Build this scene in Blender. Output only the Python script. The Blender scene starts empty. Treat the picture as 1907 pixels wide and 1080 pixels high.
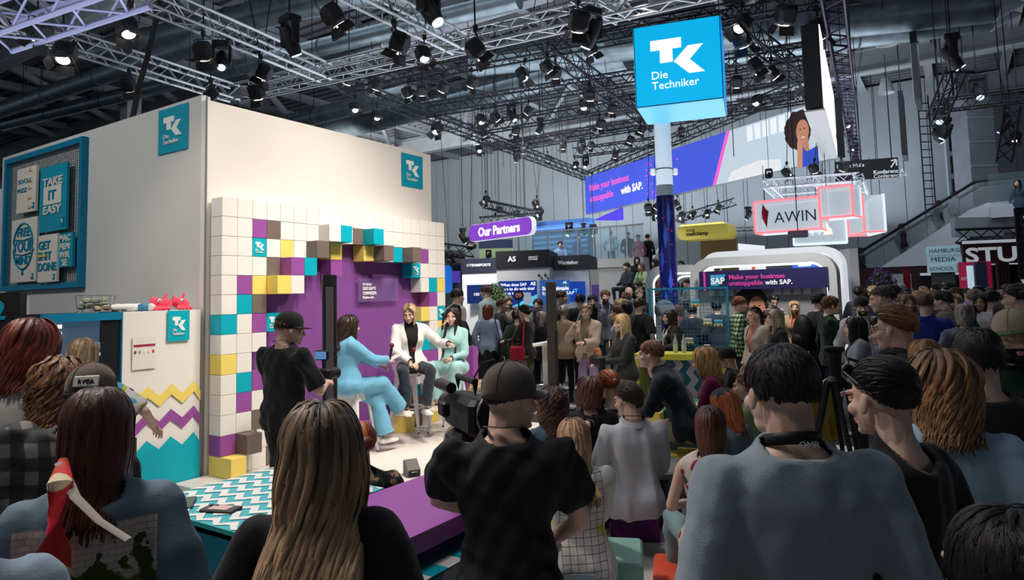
import bpy, math, random
import numpy as np
from mathutils import Vector, Matrix
scene = bpy.context.scene
COL = scene.collection
R_ = math.radians
PI = math.pi
# ------------------------------------------------------------------ camera
YAW, PIT, ROLL, F0, PY, EYE = R_(33.36), .07698, -.02427, 1252.7, 454.3, 1.85
def _basis():
    cy, sy, cp, sp = math.cos(YAW), math.sin(YAW), math.cos(PIT), math.sin(PIT)
    f = np.array([cy*cp, sy*cp, sp]); r = np.array([sy, -cy, 0.]); u = np.cross(r, f)
    c, s = math.cos(ROLL), math.sin(ROLL)
    return f, r*c+u*s, -r*s+u*c
FW, RT, UP = _basis()
CAM0 = np.array([0, 0, EYE])
def ray(x, y): return FW + (x-953.5)/F0*RT - (y-PY)/F0*UP
def at(x, y, D): return CAM0 + ray(x, y)*D                   # point at depth D
def gz(x, y, z=0.): d = ray(x, y); return CAM0 + d*(z-EYE)/d[2]   # point on the level z
def onY(x, y, Y): d = ray(x, y); return CAM0 + d*Y/d[1]
def onX(x, y, X): d = ray(x, y); return CAM0 + d*X/d[0]
cam = bpy.data.cameras.new('camera'); co = bpy.data.objects.new('camera', cam); COL.objects.link(co)
m = Matrix(((RT[0], UP[0], -FW[0], 0), (RT[1], UP[1], -FW[1], 0), (RT[2], UP[2], -FW[2], EYE), (0, 0, 0, 1)))
co.matrix_world = m
cam.sensor_width = 36; cam.lens = F0/1907*36; cam.shift_y = -(PY-540)/1907*-1
cam.clip_end = 300
scene.camera = co
# ------------------------------------------------------------------ light
scene.view_settings.view_transform = 'Standard'; scene.view_settings.look = 'None'
scene.view_settings.gamma = 1; scene.view_settings.use_curve_mapping = False
scene.view_settings.exposure = 0.0
w = bpy.data.worlds.new('world'); scene.world = w; w.use_nodes = True
w.node_tree.nodes['Background'].inputs[0].default_value = (.55, .66, .8, 1)
w.node_tree.nodes['Background'].inputs[1].default_value = .3
def spot(p, tgt, watt, size=60, col=(1, .9, .8), rad=.15, blend=.6):
    l = bpy.data.lights.new('spot', 'SPOT'); l.energy = watt; l.spot_size = R_(size); l.spot_blend = blend
    l.color = col; l.shadow_soft_size = rad
    o = bpy.data.objects.new('stage_and_fill_beam', l); COL.objects.link(o); o.location = p  # truss lamps and added fill spots alike
    o.rotation_euler = (Vector(tgt)-Vector(p)).to_track_quat('-Z', 'Y').to_euler()
def area(p, tgt, watt, sx, sy, col=(1, 1, 1)):
    l = bpy.data.lights.new('area', 'AREA'); l.energy = watt; l.shape = 'RECTANGLE'; l.size = sx; l.size_y = sy; l.color = col
    o = bpy.data.objects.new('hall_fill_light', l); COL.objects.link(o); o.location = p
    o.rotation_euler = (Vector(tgt)-Vector(p)).to_track_quat('-Z', 'Y').to_euler()
WARM = (1, .87, .74)
# truss lamps over the stage
spot((4.6, 2.2, 6.0), (5.0, 6.2, 1.6), 720, 62, WARM)
spot((6.6, 1.6, 6.0), (6.6, 6.2, 1.6), 560, 60, WARM)
spot((3.0, 3.4, 6.0), (4.4, 6.4, 2.2), 200, 60, WARM)
spot((5.4, 3.0, 6.2), (5.6, 5.0, 0.2), 520, 70, (1, .95, .88))
spot((7.6, 3.2, 6.0), (6.8, 5.9, 1.2), 260, 45, WARM)
spot((2.4, 5.0, 5.6), (3.7, 6.5, 1.0), 130, 60, WARM)
# seats and middle ground
spot((6.5, 4.5, 6.2), (5.6, 2.2, .6), 240, 75, (1, .93, .86), .3)
spot((9.5, 3.8, 6.2), (9.0, 3.6, .8), 650, 80, (1, .93, .88), .3)
spot((11.0, 6.5, 6.2), (11.5, 6.5, .8), 650, 85, (1, .95, .9), .3)
spot((10.0, 0.6, 6.2), (9.4, 1.2, .8), 150, 75, (1, .93, .88), .3)
spot((15.5, 9, 6.6), (17, 9.5, 1.0), 700, 85, (.95, .97, 1), .4)
spot((19, 12, 8.0), (24, 12, 3.0), 1100, 100, (.9, .97, 1), .6)
spot((1.6, 4.6, 5.6), (2.0, 2.4, 1.0), 850, 62, (1, .93, .87), .3, 1.)
spot((-1.0, 8.5, 6.0), (4.0, 9.0, 2.6), 520, 110, (1, .97, .92), .6, 1.)
spot((.5, 5.5, 5.6), (3.6, 6.6, .9), 160, 60, WARM, .3)
spot((8, 9, 6.2), (10.5, 10.5, .8), 420, 90, (1, .96, .92), .4)
spot((18, 20, 7.5), (30, 24, 4.5), 3500, 130, (.9, .97, 1), .8)
spot((12.5, 10.5, 5.6), (16.5, 12.5, 1.6), 1500, 95, (1, .98, .95), .4, 1.)
spot(tuple(at(1440, 400, 10.5)[:2])+(4.6,), tuple(at(1430, 600, 13.2)), 800, 95, (1, .98, .95), .4, 1.)  # added to brighten the grey wall under the arches
spot((17, 2, 7), (23, .5, 3.5), 450, 110, (.85, .95, 1), .6, 1.)
spot((.2, 2.6, 5.2), (1.3, 2.3, 1.3), 260, 80, (1, .94, .9), .4, 1.)  # soft fill added over the left foreground
area((2, 9, 5.4), (2, 9, 12), 140, 6, 8, (.78, .88, 1))  # unseen upward fill added for the dark roof at upper left
# dim unseen area lights high in the hall
area((14, 12, 9.0), (14, 12, 0), 260, 12, 8, (.72, .86, 1))
area((4, 15, 8.6), (4, 20, 12), 150, 8, 5, (.72, .86, 1))
area((22, 0, 8.6), (24, 0, 0), 260, 8, 8, (.7, .82, 1))
area((3, 2, 8.2), (3, 2, 0), 70, 6, 5, (.72, .84, 1))
# unseen upward panels added in place of light bounced off the stands
area((16, 8, 4.25), (16, 8, 12), 1100, 14, 14, (.78, .88, 1))
area((26, 9, 4.25), (26, 9, 12), 1100, 9, 16, (.78, .88, 1))
# ------------------------------------------------------------------ materials
_M = {}
def mat(name, col, rough=.6, metal=0., emit=None, es=1., noise=0., nscale=40., bump=0., bscale=200., alpha=None, trans=0., spec=.3, sheen=0.):
    if name in _M: return _M[name]
    m = bpy.data.materials.new(name); m.use_nodes = True; n = m.node_tree; b = n.nodes['Principled BSDF']
    c = (*col[:3], 1)
    b.inputs['Base Color'].default_value = c; b.inputs['Roughness'].default_value = rough
    b.inputs['Metallic'].default_value = metal; b.inputs['Specular IOR Level'].default_value = spec
    if sheen: b.inputs['Sheen Weight'].default_value = sheen
    if trans: b.inputs['Transmission Weight'].default_value = trans
    if alpha is not None: b.inputs['Alpha'].default_value = alpha
    if emit is not None:
        b.inputs['Emission Color'].default_value = (*emit, 1); b.inputs['Emission Strength'].default_value = es
    if noise or bump: tc = n.nodes.new('ShaderNodeTexCoord')
    if noise:
        t = n.nodes.new('ShaderNodeTexNoise'); t.inputs['Scale'].default_value = nscale; t.inputs['Detail'].default_value = 4
        n.links.new(tc.outputs['Object'], t.inputs['Vector'])
        mx = n.nodes.new('ShaderNodeMix'); mx.data_type = 'RGBA'; mx.blend_type = 'MULTIPLY'; mx.inputs[0].default_value = 1
        rp = n.nodes.new('ShaderNodeMapRange'); rp.inputs[1].default_value = .3; rp.inputs[2].default_value = .7
        rp.inputs[3].default_value = 1-noise; rp.inputs[4].default_value = 1+noise*.3
        n.links.new(t.outputs[0], rp.inputs[0]); mx.inputs[6].default_value = c
        n.links.new(rp.outputs[0], mx.inputs[7]); n.links.new(mx.outputs[2], b.inputs['Base Color'])
    if bump:
        t2 = n.nodes.new('ShaderNodeTexNoise'); t2.inputs['Scale'].default_value = bscale; t2.inputs['Detail'].default_value = 3
        n.links.new(tc.outputs['Object'], t2.inputs['Vector'])
        bp = n.nodes.new('ShaderNodeBump'); bp.inputs['Strength'].default_value = bump; bp.inputs['Distance'].default_value = .01
        n.links.new(t2.outputs[0], bp.inputs['Height']); n.links.new(bp.outputs[0], b.inputs['Normal'])
    _M[name] = m
    return m
def S(r, g, b):      # sRGB 0..255 -> linear
    return tuple(((v/255)/12.92 if v <= 10 else ((v/255+.055)/1.055)**2.4) for v in (r, g, b))
def col_nodes(m):
    n = m.node_tree; return n, n.nodes['Principled BSDF']
def pattern_mat(name, kind, cols, scale=1., rough=.75):
    """printed / woven cloth patterns: check, blobs, leopard, paint, stripes"""
    if name in _M: return _M[name]
    m = mat(name, cols[0], rough, bump=.15); n, b = col_nodes(m)
    tc = n.nodes.new('ShaderNodeTexCoord'); L = n.links.new
    mp = n.nodes.new('ShaderNodeMapping'); mp.inputs['Scale'].default_value = (scale,)*3; L(tc.outputs['Object'], mp.inputs[0])
    def mix(f, a, c):
        x = n.nodes.new('ShaderNodeMix'); x.data_type = 'RGBA'
        L(f, x.inputs[0])
        for k, v in ((6, a), (7, c)):
            if hasattr(v, 'is_linked') or hasattr(v, 'links'): L(v, x.inputs[k])
            else: x.inputs[k].default_value = (*v, 1)
        return x.outputs[2]
    def ramp(o, lo, hi, const=True):
        r = n.nodes.new('ShaderNodeMapRange'); r.inputs[1].default_value = lo; r.inputs[2].default_value = hi; L(o, r.inputs[0]); return r.outputs[0]
    if kind == 'check':
        sp = n.nodes.new('ShaderNodeSeparateXYZ'); L(mp.outputs[0], sp.inputs[0])
        def band(o, ph=0):
            a = n.nodes.new('ShaderNodeMath'); a.operation = 'SINE'
            q = n.nodes.new('ShaderNodeMath'); q.operation = 'ADD'; q.inputs[1].default_value = ph; L(o, q.inputs[0]); L(q.outputs[0], a.inputs[0])
            return ramp(a.outputs[0], -.15, .15)
        ad = n.nodes.new('ShaderNodeMath'); ad.operation = 'ADD'; L(sp.outputs[0], ad.inputs[0]); L(sp.outputs[1], ad.inputs[1])
        c1 = mix(band(ad.outputs[0]), cols[0], cols[1])
        m2 = mix(band(ad.outputs[0]), cols[1], cols[2] if len(cols) > 2 else cols[0])
        o = mix(band(sp.outputs[2]), c1, m2)
    elif kind in ('blobs', 'paint'):
        o = None
        for i, c in enumerate(cols[1:]):
            t = n.nodes.new('ShaderNodeTexNoise'); t.noise_dimensions = '4D'; t.inputs['W'].default_value = i*3.7; t.inputs['Scale'].default_value = 12
            t.inputs['Detail'].default_value = 2 if kind == 'blobs' else 0
            L(mp.outputs[0], t.inputs['Vector'])
            o = mix(ramp(t.outputs[0], *((.56, .58) if kind == 'blobs' else (.61, .62))), cols[0] if o is None else o, c)
    elif kind == 'leopard':
        t = n.nodes.new('ShaderNodeTexVoronoi'); t.inputs['Scale'].default_value = 45; L(mp.outputs[0], t.inputs['Vector'])
        o = mix(ramp(t.outputs['Distance'], .42, .5), cols[1], cols[0])
    elif kind == 'stripes':
        t = n.nodes.new('ShaderNodeTexWave'); t.inputs['Scale'].default_value = 20; L(mp.outputs[0], t.inputs['Vector'])
        o = mix(ramp(t.outputs[0], .45, .55), cols[0], cols[1])
    elif kind in ('scenery', 'gridprint'):
        s0 = n.nodes.new('ShaderNodeSeparateXYZ'); L(tc.outputs['Object'], s0.inputs[0])
        def mth(op, a, bb=None):
            q = n.nodes.new('ShaderNodeMath'); q.operation = op
            for k, v in ((0, a), (1, bb)):
                if v is None: continue
                if hasattr(v, 'links'): L(v, q.inputs[k])
                else: q.inputs[k].default_value = v
            return q.outputs[0]
        ax = mth('ABSOLUTE', s0.outputs[0]); inside = mth('LESS_THAN', ax, .15)
        t = n.nodes.new('ShaderNodeTexNoise'); t.inputs['Scale'].default_value = 22 if kind == 'scenery' else 9; t.inputs['Detail'].default_value = 6; L(tc.outputs['Object'], t.inputs['Vector'])
        if kind == 'scenery':
            br = n.nodes.new('ShaderNodeTexBrick'); br.inputs['Scale'].default_value = 16; mp2 = n.nodes.new('ShaderNodeCombineXYZ'); L(s0.outputs[0], mp2.inputs[0]); L(s0.outputs[2], mp2.inputs[1]); L(mp2.outputs[0], br.inputs['Vector'])
            br.inputs['Color1'].default_value = (*cols[1], 1); br.inputs['Color2'].default_value = (*[v*.85 for v in cols[1]], 1); br.inputs['Mortar'].default_value = (*[v*.6 for v in cols[1]], 1)
            tr = mix(ramp(t.outputs[0], .47, .6), cols[2], cols[3]); hh = mth('ADD', mth('MULTIPLY', t.outputs[0], .35), s0.outputs[2]); pic = mix(mth('LESS_THAN', hh, 1.40), br.outputs[0], tr)
            o = mix(mth('MULTIPLY', inside, mth('LESS_THAN', s0.outputs[2], 1.33)), cols[0], pic)
        else:
            gx = mth('LESS_THAN', mth('FRACT', mth('MULTIPLY', s0.outputs[0], 26.)), .07); gz_ = mth('LESS_THAN', mth('FRACT', mth('MULTIPLY', s0.outputs[2], 26.)), .07); ln = mth('MAXIMUM', gx, gz_)
            sp1 = mix(ramp(t.outputs[0], .62, .66), cols[0], cols[2]); o = mix(mth('MULTIPLY', mth('MULTIPLY', ln, mth('LESS_THAN', ax, .12)), mth('LESS_THAN', s0.outputs[2], .93)), sp1, cols[1])
    L(o, b.inputs['Base Color'])
    return m
# ------------------------------------------------------------------ mesh kit
def nrm(v): v = np.asarray(v, float); return v/(np.linalg.norm(v)+1e-12)
class MB:
    def __init__(s): s.V = []; s.F = []; s.MI = []; s.n = 0; s.A = []
    def add(s, V, F, mi=0, attr=None):
        V = np.asarray(V, float); s.V.append(V)
        for f in F: s.F.append(tuple(i+s.n for i in f))
        s.MI += [mi]*len(F); s.n += len(V)
        s.A.append(np.zeros((len(V), 2)) if attr is None else attr)
        return s
    def box(s, c, d, rz=0, mi=0, top=1.):
        x, y, z = [v/2 for v in d]; cr, sr = math.cos(rz), math.sin(rz); V = []
        for k, (i, j, l) in enumerate(((-1, -1, -1), (1, -1, -1), (1, 1, -1), (-1, 1, -1), (-1, -1, 1), (1, -1, 1), (1, 1, 1), (-1, 1, 1))):
            q = top if l > 0 else 1.
            a, b = i*x*q, j*y*q; V.append((c[0]+a*cr-b*sr, c[1]+a*sr+b*cr, c[2]+l*z))
        return s.add(V, [(0, 3, 2, 1), (4, 5, 6, 7), (0, 1, 5, 4), (1, 2, 6, 5), (2, 3, 7, 6), (3, 0, 4, 7)], mi)
    def cbox(s, c, d, b=.01, mi=0):       # box with chamfered edges
        x, y, z = [v/2 for v in d]; V = []; 
        for l in (-1, 1):
            for (q, zz) in (((x-b, y-b), z),) if l < 0 else ():
                pass
        rings = [(x-b, y-b, -z), (x, y, -z+b), (x, y, z-b), (x-b, y-b, z)]
        for (a, e, h) in rings:
            k = min(b, a*.5, e*.5)
            V += [(c[0]+p, c[1]+q, c[2]+h) for p, q in ((-a+k, -e), (a-k, -e), (a, -e+k), (a, e-k), (a-k, e), (-a+k, e), (-a, e-k), (-a, -e+k))]
        F = [tuple(reversed(range(8))), tuple(range(24, 32))]
        for r in range(3):
            for i in range(8): F.append((r*8+i, r*8+(i+1) % 8, r*8+8+(i+1) % 8, r*8+8+i))
        return s.add(V, F, mi)
    def bar(s, a, b, w, h=None, mi=0, up=(0, 0, 1)):   # rectangular bar a->b
        h = h or w; a = np.array(a, float); b = np.array(b, float); d = nrm(b-a)
        if abs(d@np.array(up)) > .95: up = (1, 0, 0)
        x = nrm(np.cross(d, up)); y = np.cross(x, d); V = []
        for p in (a, b):
            for i, j in ((-1, -1), (1, -1), (1, 1), (-1, 1)): V.append(p+x*i*w/2+y*j*h/2)
        return s.add(V, [(3, 2, 1, 0), (4, 5, 6, 7), (0, 1, 5, 4), (1, 2, 6, 5), (2, 3, 7, 6), (3, 0, 4, 7)], mi)
    def tube(s, P, r, n=8, mi=0, cap=True, flat=1., closed=False):
        P = np.asarray(P, float); k = len(P); r = np.broadcast_to(np.asarray(r, float), (k,))
        T = np.gradient(P, axis=0) if not closed else (np.roll(P, -1, 0)-np.roll(P, 1, 0))
        T /= np.linalg.norm(T, axis=1)[:, None]+1e-12
        ref = np.array([0, 0, 1.]) if np.mean(np.abs(T[:, 2])) < .85 else np.array([0, 1., 0])
        X = np.cross(T, ref); X /= np.linalg.norm(X, axis=1)[:, None]+1e-9; Y = np.cross(T, X)
        a = np.arange(n)*2*PI/n
        V = P[:, None]+r[:, None, None]*(X[:, None]*np.cos(a)[None, :, None]+flat*Y[:, None]*np.sin(a)[None, :, None])
        F = []
        for i in range(k if closed else k-1):
            i2 = (i+1) % k
            for j in range(n): F.append((i*n+j, i*n+(j+1) % n, i2*n+(j+1) % n, i2*n+j))
        if cap and not closed: F += [tuple(reversed(range(n))), tuple(range((k-1)*n, k*n))]
        return s.add(V.reshape(-1, 3), F, mi)
    def lathe(s, prof, n=16, c=(0, 0, 0), mi=0, axis=None):
        V = []; a = np.arange(n)*2*PI/n
        for (r, z) in prof: V += [(r*math.cos(t), r*math.sin(t), z) for t in a]
        F = [tuple(reversed(range(n))), tuple(range((len(prof)-1)*n, len(prof)*n))]
        for i in range(len(prof)-1):
            for j in range(n): F.append((i*n+j, i*n+(j+1) % n, (i+1)*n+(j+1) % n, (i+1)*n+j))
        V = np.array(V)
        if axis is not None:
            q = Vector((0, 0, 1)).rotation_difference(Vector(axis)).to_matrix(); V = V@np.array(q).T
        return s.add(V+np.array(c), F, mi)
    def prism(s, poly, y0, y1, mi=0, tf=None):     # polygon in x,z extruded along y
        n = len(poly); V = [(p[0], y0, p[1]) for p in poly]+[(p[0], y1, p[1]) for p in poly]
        F = [tuple(range(n)), tuple(reversed(range(n, 2*n)))]+[(i, n+i, n+(i+1) % n, (i+1) % n) for i in range(n)]
        V = np.array(V)
        if tf: V = np.array([tf(v) for v in V])
        return s.add(V, F, mi)
    def ell(s, c, r, Rm=None, nu=14, nv=10, mi=0):
        V = []
        for j in range(nv+1):
            t = PI*j/nv
            for i in range(nu): V.append((r[0]*math.sin(t)*math.cos(2*PI*i/nu), r[1]*math.sin(t)*math.sin(2*PI*i/nu), r[2]*math.cos(t)))
        V = np.array(V)
        if Rm is not None: V = V@np.asarray(Rm).T
        F = [(j*nu+i, (j+1)*nu+i, (j+1)*nu+(i+1) % nu, j*nu+(i+1) % nu) for j in range(nv) for i in range(nu)]
        return s.add(V+np.array(c), F, mi)
    def mesh(s, name, mats, smooth=False, fix=False):
        me = bpy.data.meshes.new(name)
        V = np.concatenate(s.V) if s.V else np.zeros((0, 3))
        me.from_pydata(V.tolist(), [], s.F)
        for m in mats: me.materials.append(m)
        me.polygons.foreach_set('material_index', s.MI)
        if smooth: me.polygons.foreach_set('use_smooth', [True]*len(s.F))
        me.update()
        return me
def link(name, me, parent=None, loc=None, rz=None):
    o = bpy.data.objects.new(name, me); COL.objects.link(o)
    if parent is not None: o.parent = parent
    if loc is not None: o.location = loc
    if rz is not None: o.rotation_euler = (0, 0, rz)
    return o
def obj(name, mb, mats, parent=None, smooth=False, loc=None, rz=None, bevel=0, label=None):
    if not isinstance(mats, (list, tuple)): mats = [mats]
    o = link(name, mb.mesh(name, mats, smooth), parent, loc, rz)
    if smooth and smooth != 'all':
        try: o.data.set_sharp_from_angle(angle=R_(38))
        except Exception: pass
    if bevel:
        b = o.modifiers.new('bevel', 'BEVEL'); b.width = bevel; b.segments = 2; b.limit_method = 'ANGLE'
    if label: o['label'] = label
    return o
def tag(o, label, cat, group=None, kind=None):
    o['label'] = label; o['category'] = cat
    if group: o['group'] = group
    if kind: o['kind'] = kind
    return o
def thing(name, label, cat, loc=(0, 0, 0), rz=0, group=None):
    o = link(name, None, None, tuple(map(float, loc)), rz); return tag(o, label, cat, group)
def struct(o): o['kind'] = 'structure'; return o
def copy_tree(o, parent=None):
    c = o.copy(); COL.objects.link(c); c.parent = parent
    for ch in o.children: copy_tree(ch, c)
    return c
def text(name, s, size, mat_, parent, loc, rx=PI/2, rz=0, al='LEFT', bold=0., ext=.004, sx=1., sp=1., label=None, shear=0, ry=0):
    cu = bpy.data.curves.new(name, 'FONT'); cu.body = s; cu.size = size; cu.extrude = ext; cu.offset = min(bold, size*.028); cu.align_x = al
    cu.space_line = sp; cu.shear = shear; cu.resolution_u = 3
    cu.materials.append(mat_); tmpo = bpy.data.objects.new('t', cu); me = bpy.data.meshes.new_from_object(tmpo); bpy.data.objects.remove(tmpo); bpy.data.curves.remove(cu); o = link(name, me, parent, loc); o.rotation_euler = (rx, ry, rz); o.scale = (sx, 1, 1)
    if label: o['label'] = label
    return o
def frame_px(xl, xr, yt, yb, Dl, Dr=None):
    """vertical rectangle whose corners are seen at these pixels: base centre, heading, width, height"""
    Dr = Dr or Dl; a = at(xl, yb, Dl); b = at(xr, yb, Dr); a2 = at(xl, yt, Dl)
    d = b-a; w = math.hypot(d[0], d[1]); rz = math.atan2(d[1], d[0])
    return (np.array([(a[0]+b[0])/2, (a[1]+b[1])/2, (a[2]+b[2])/2]), rz, w, a2[2]-a[2])
# inside such a frame local +x runs left to right as seen, local -y points to the viewer, z is up
# ------------------------------------------------------------------ people kit
_tmp = bpy.data.scenes.new('tmp')
def remesh(mb, vox, it=4, fac=.5):
    me = mb.mesh('t', []); o = bpy.data.objects.new('t', me); _tmp.collection.objects.link(o)
    r = o.modifiers.new('r', 'REMESH'); r.mode = 'VOXEL'; r.voxel_size = vox; r.adaptivity = 0
    if it: q = o.modifiers.new('s', 'SMOOTH'); q.factor = fac; q.iterations = it
    with bpy.context.temp_override(scene=_tmp, view_layer=_tmp.view_layers[0]): dg = bpy.context.evaluated_depsgraph_get()
    dg.update(); e = o.evaluated_get(dg); m2 = e.to_mesh()
    nv = len(m2.vertices); V = np.empty(nv*3); m2.vertices.foreach_get('co', V); V = V.reshape(-1, 3)
    N = np.empty(nv*3); m2.vertex_normals.foreach_get('vector', N); N = N.reshape(-1, 3)
    nl = len(m2.loops); L = np.empty(nl, int); m2.loops.foreach_get('vertex_index', L)
    npo = len(m2.polygons); T = np.empty(npo, int); m2.polygons.foreach_get('loop_total', T)
    if npo and (T == 4).all(): F = L.reshape(-1, 4)
    else:
        st = np.concatenate([[0], np.cumsum(T)[:-1]]); F = np.array([[L[a], L[a+1], L[a+2], L[a+3] if t > 3 else L[a+2]] for a, t in zip(st, T)])
    e.to_mesh_clear(); bpy.data.objects.remove(o); bpy.data.meshes.remove(me)
    return V, F, N
def npmesh(name, V, F, mats, MI=None, attr=None, smooth=True):
    """fast mesh from arrays of quads"""
    me = bpy.data.meshes.new(name); nv, nf = len(V), len(F)
    me.vertices.add(nv); me.vertices.foreach_set('co', np.asarray(V, np.float32).ravel())
    me.loops.add(nf*4); me.loops.foreach_set('vertex_index', np.asarray(F, np.int32).ravel())
    me.polygons.add(nf); me.polygons.foreach_set('loop_start', np.arange(nf, dtype=np.int32)*4)
    for m in mats: me.materials.append(m)
    if MI is not None: me.polygons.foreach_set('material_index', np.asarray(MI, np.int32))
    if smooth: me.polygons.foreach_set('use_smooth', np.ones(nf, bool))
    me.update(calc_edges=True); me.validate()
    if attr is not None and len(me.vertices) == nv:
        a = me.color_attributes.new('hair', 'FLOAT_COLOR', 'POINT')
        c = np.ones((nv, 4), np.float32); c[:, :3] = attr; a.data.foreach_set('color', c.ravel())
    return me
def sub(V, F, keep):
    """faces whose vertices all pass keep"""
    F = F[keep[F].all(1)]; u, inv = np.unique(F, return_inverse=True); return u, inv.reshape(-1, 4)
def cap(mb, a, b, r0, r1, n=10):
    a = np.array(a, float); b = np.array(b, float); d = nrm(b-a); L = np.linalg.norm(b-a)
    t = [-.95*r0, -.6*r0, 0, L*.33, L*.66, L, L+.6*r1, L+.95*r1]
    r = [.3*r0, .8*r0, r0, r0+(r1-r0)*.33, r0+(r1-r0)*.66, r1, .8*r1, .3*r1]
    mb.tube([a+d*q for q in t], r, n)
def eul(yaw=0, pitch=0, roll=0):
    """yaw left+, pitch forward/down+, roll to the right+"""
    return np.array(Matrix.Rotation(R_(yaw), 3, 'Z')@Matrix.Rotation(-R_(pitch), 3, 'X')@Matrix.Rotation(R_(roll), 3, 'Y'))
_heads = {}
def head_raw(sex, vox):
    k = (sex, vox)
    if k in _heads: return _heads[k]
    m = MB(); f = sex == 'f'
    jw = .044 if f else .051
    m.ell((0, -.018, .03), (.075, .097, .088)); m.ell((0, .026, -.03), (.060, .064, .078))
    m.ell((0, .03, -.078), (jw, .052, .034)); m.ell((0, .072, -.099), (.019 if f else .025, .017, .015))
    cap(m, (0, .088, .008), (0, .108, -.034), .007, .0095); m.ell((0, .108, -.038), (.0125, .012, .0095))
    for s in (-1, 1):
        m.ell((s*.012, .098, -.041), (.009, .011, .008)); m.ell((s*.043, .055, -.03), (.022, .026, .022))
        m.ell((s*.078, -.006, -.012), (.0085, .017, .031), eul(0, -12)); m.ell((s*.03, .078, .019), (.024, .013, .009))
    m.ell((0, .086, -.0655), (.023, .011, .0055)); m.ell((0, .085, -.0755), (.019, .0115, .0065))
    cap(m, (0, -.03, -.02), (0, -.045, -.15), .05 if f else .058, .05 if f else .058)
    V, F, N = remesh(m, vox, 2 if vox < .007 else 1, .5)
    c = V[F].mean(1); MI = np.zeros(len(F), int)
    lip = (np.abs(c[:, 2]+.0705) < .0085) & (np.abs(c[:, 0]) < .021) & (c[:, 1] > .082); MI[lip] = 1
    b = (c[:, 2] < -.05) & (c[:, 1] > -.005) & (c[:, 2] > -.116) & (c[:, 2] < -.05-.0*c[:, 1]) & ~lip | ((c[:, 2] < -.02) & (c[:, 1] > .0) & (c[:, 1] < .03) & (c[:, 2] > -.11) & (np.abs(c[:, 0]) > .04))
    b |= (np.abs(c[:, 0]) < .03) & (c[:, 2] < -.05) & (c[:, 2] > -.062) & (c[:, 1] > .07)
    e = MB()
    for s in (-1, 1):
        e.ell((s*.0305, .0735, -.001), (.0135, .0135, .0115), mi=2); e.ell((s*.0305, .0818, -.001), (.0065, .0055, .0065), mi=3)
        e.ell((s*.0305, .0735, .002), (.0148, .0142, .0118), eul(0, 28), mi=4 if f else 0, nu=12, nv=8)
        e.ell((s*.0305, .0715, -.0045), (.0148, .0142, .010), eul(0, -18), mi=0, nu=12, nv=8)
        e.tube([(s*.014, .0905, .0195), (s*.028, .0915, .0255), (s*.046, .081, .0215)], [.0035, .0038, .0015], 5, mi=5)
    fe = np.array([q if len(q) == 4 else (q[0], q[1], q[2], q[3]) for q in e.F if len(q) == 4])
    mi = np.array([i for q, i in zip(e.F, e.MI) if len(q) == 4])
    if vox < .012:
        VV = np.concatenate([V]+e.V); FF = np.concatenate([F, fe+len(V)]); MM = np.concatenate([MI, mi]); bb = np.concatenate([b, np.zeros(len(fe), bool)])
    else: VV, FF, MM, bb = V, F, MI, b
    _heads[k] = (VV, FF, MM, bb); return _heads[k]
SK = np.array([0, -.018, .03])
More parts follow.
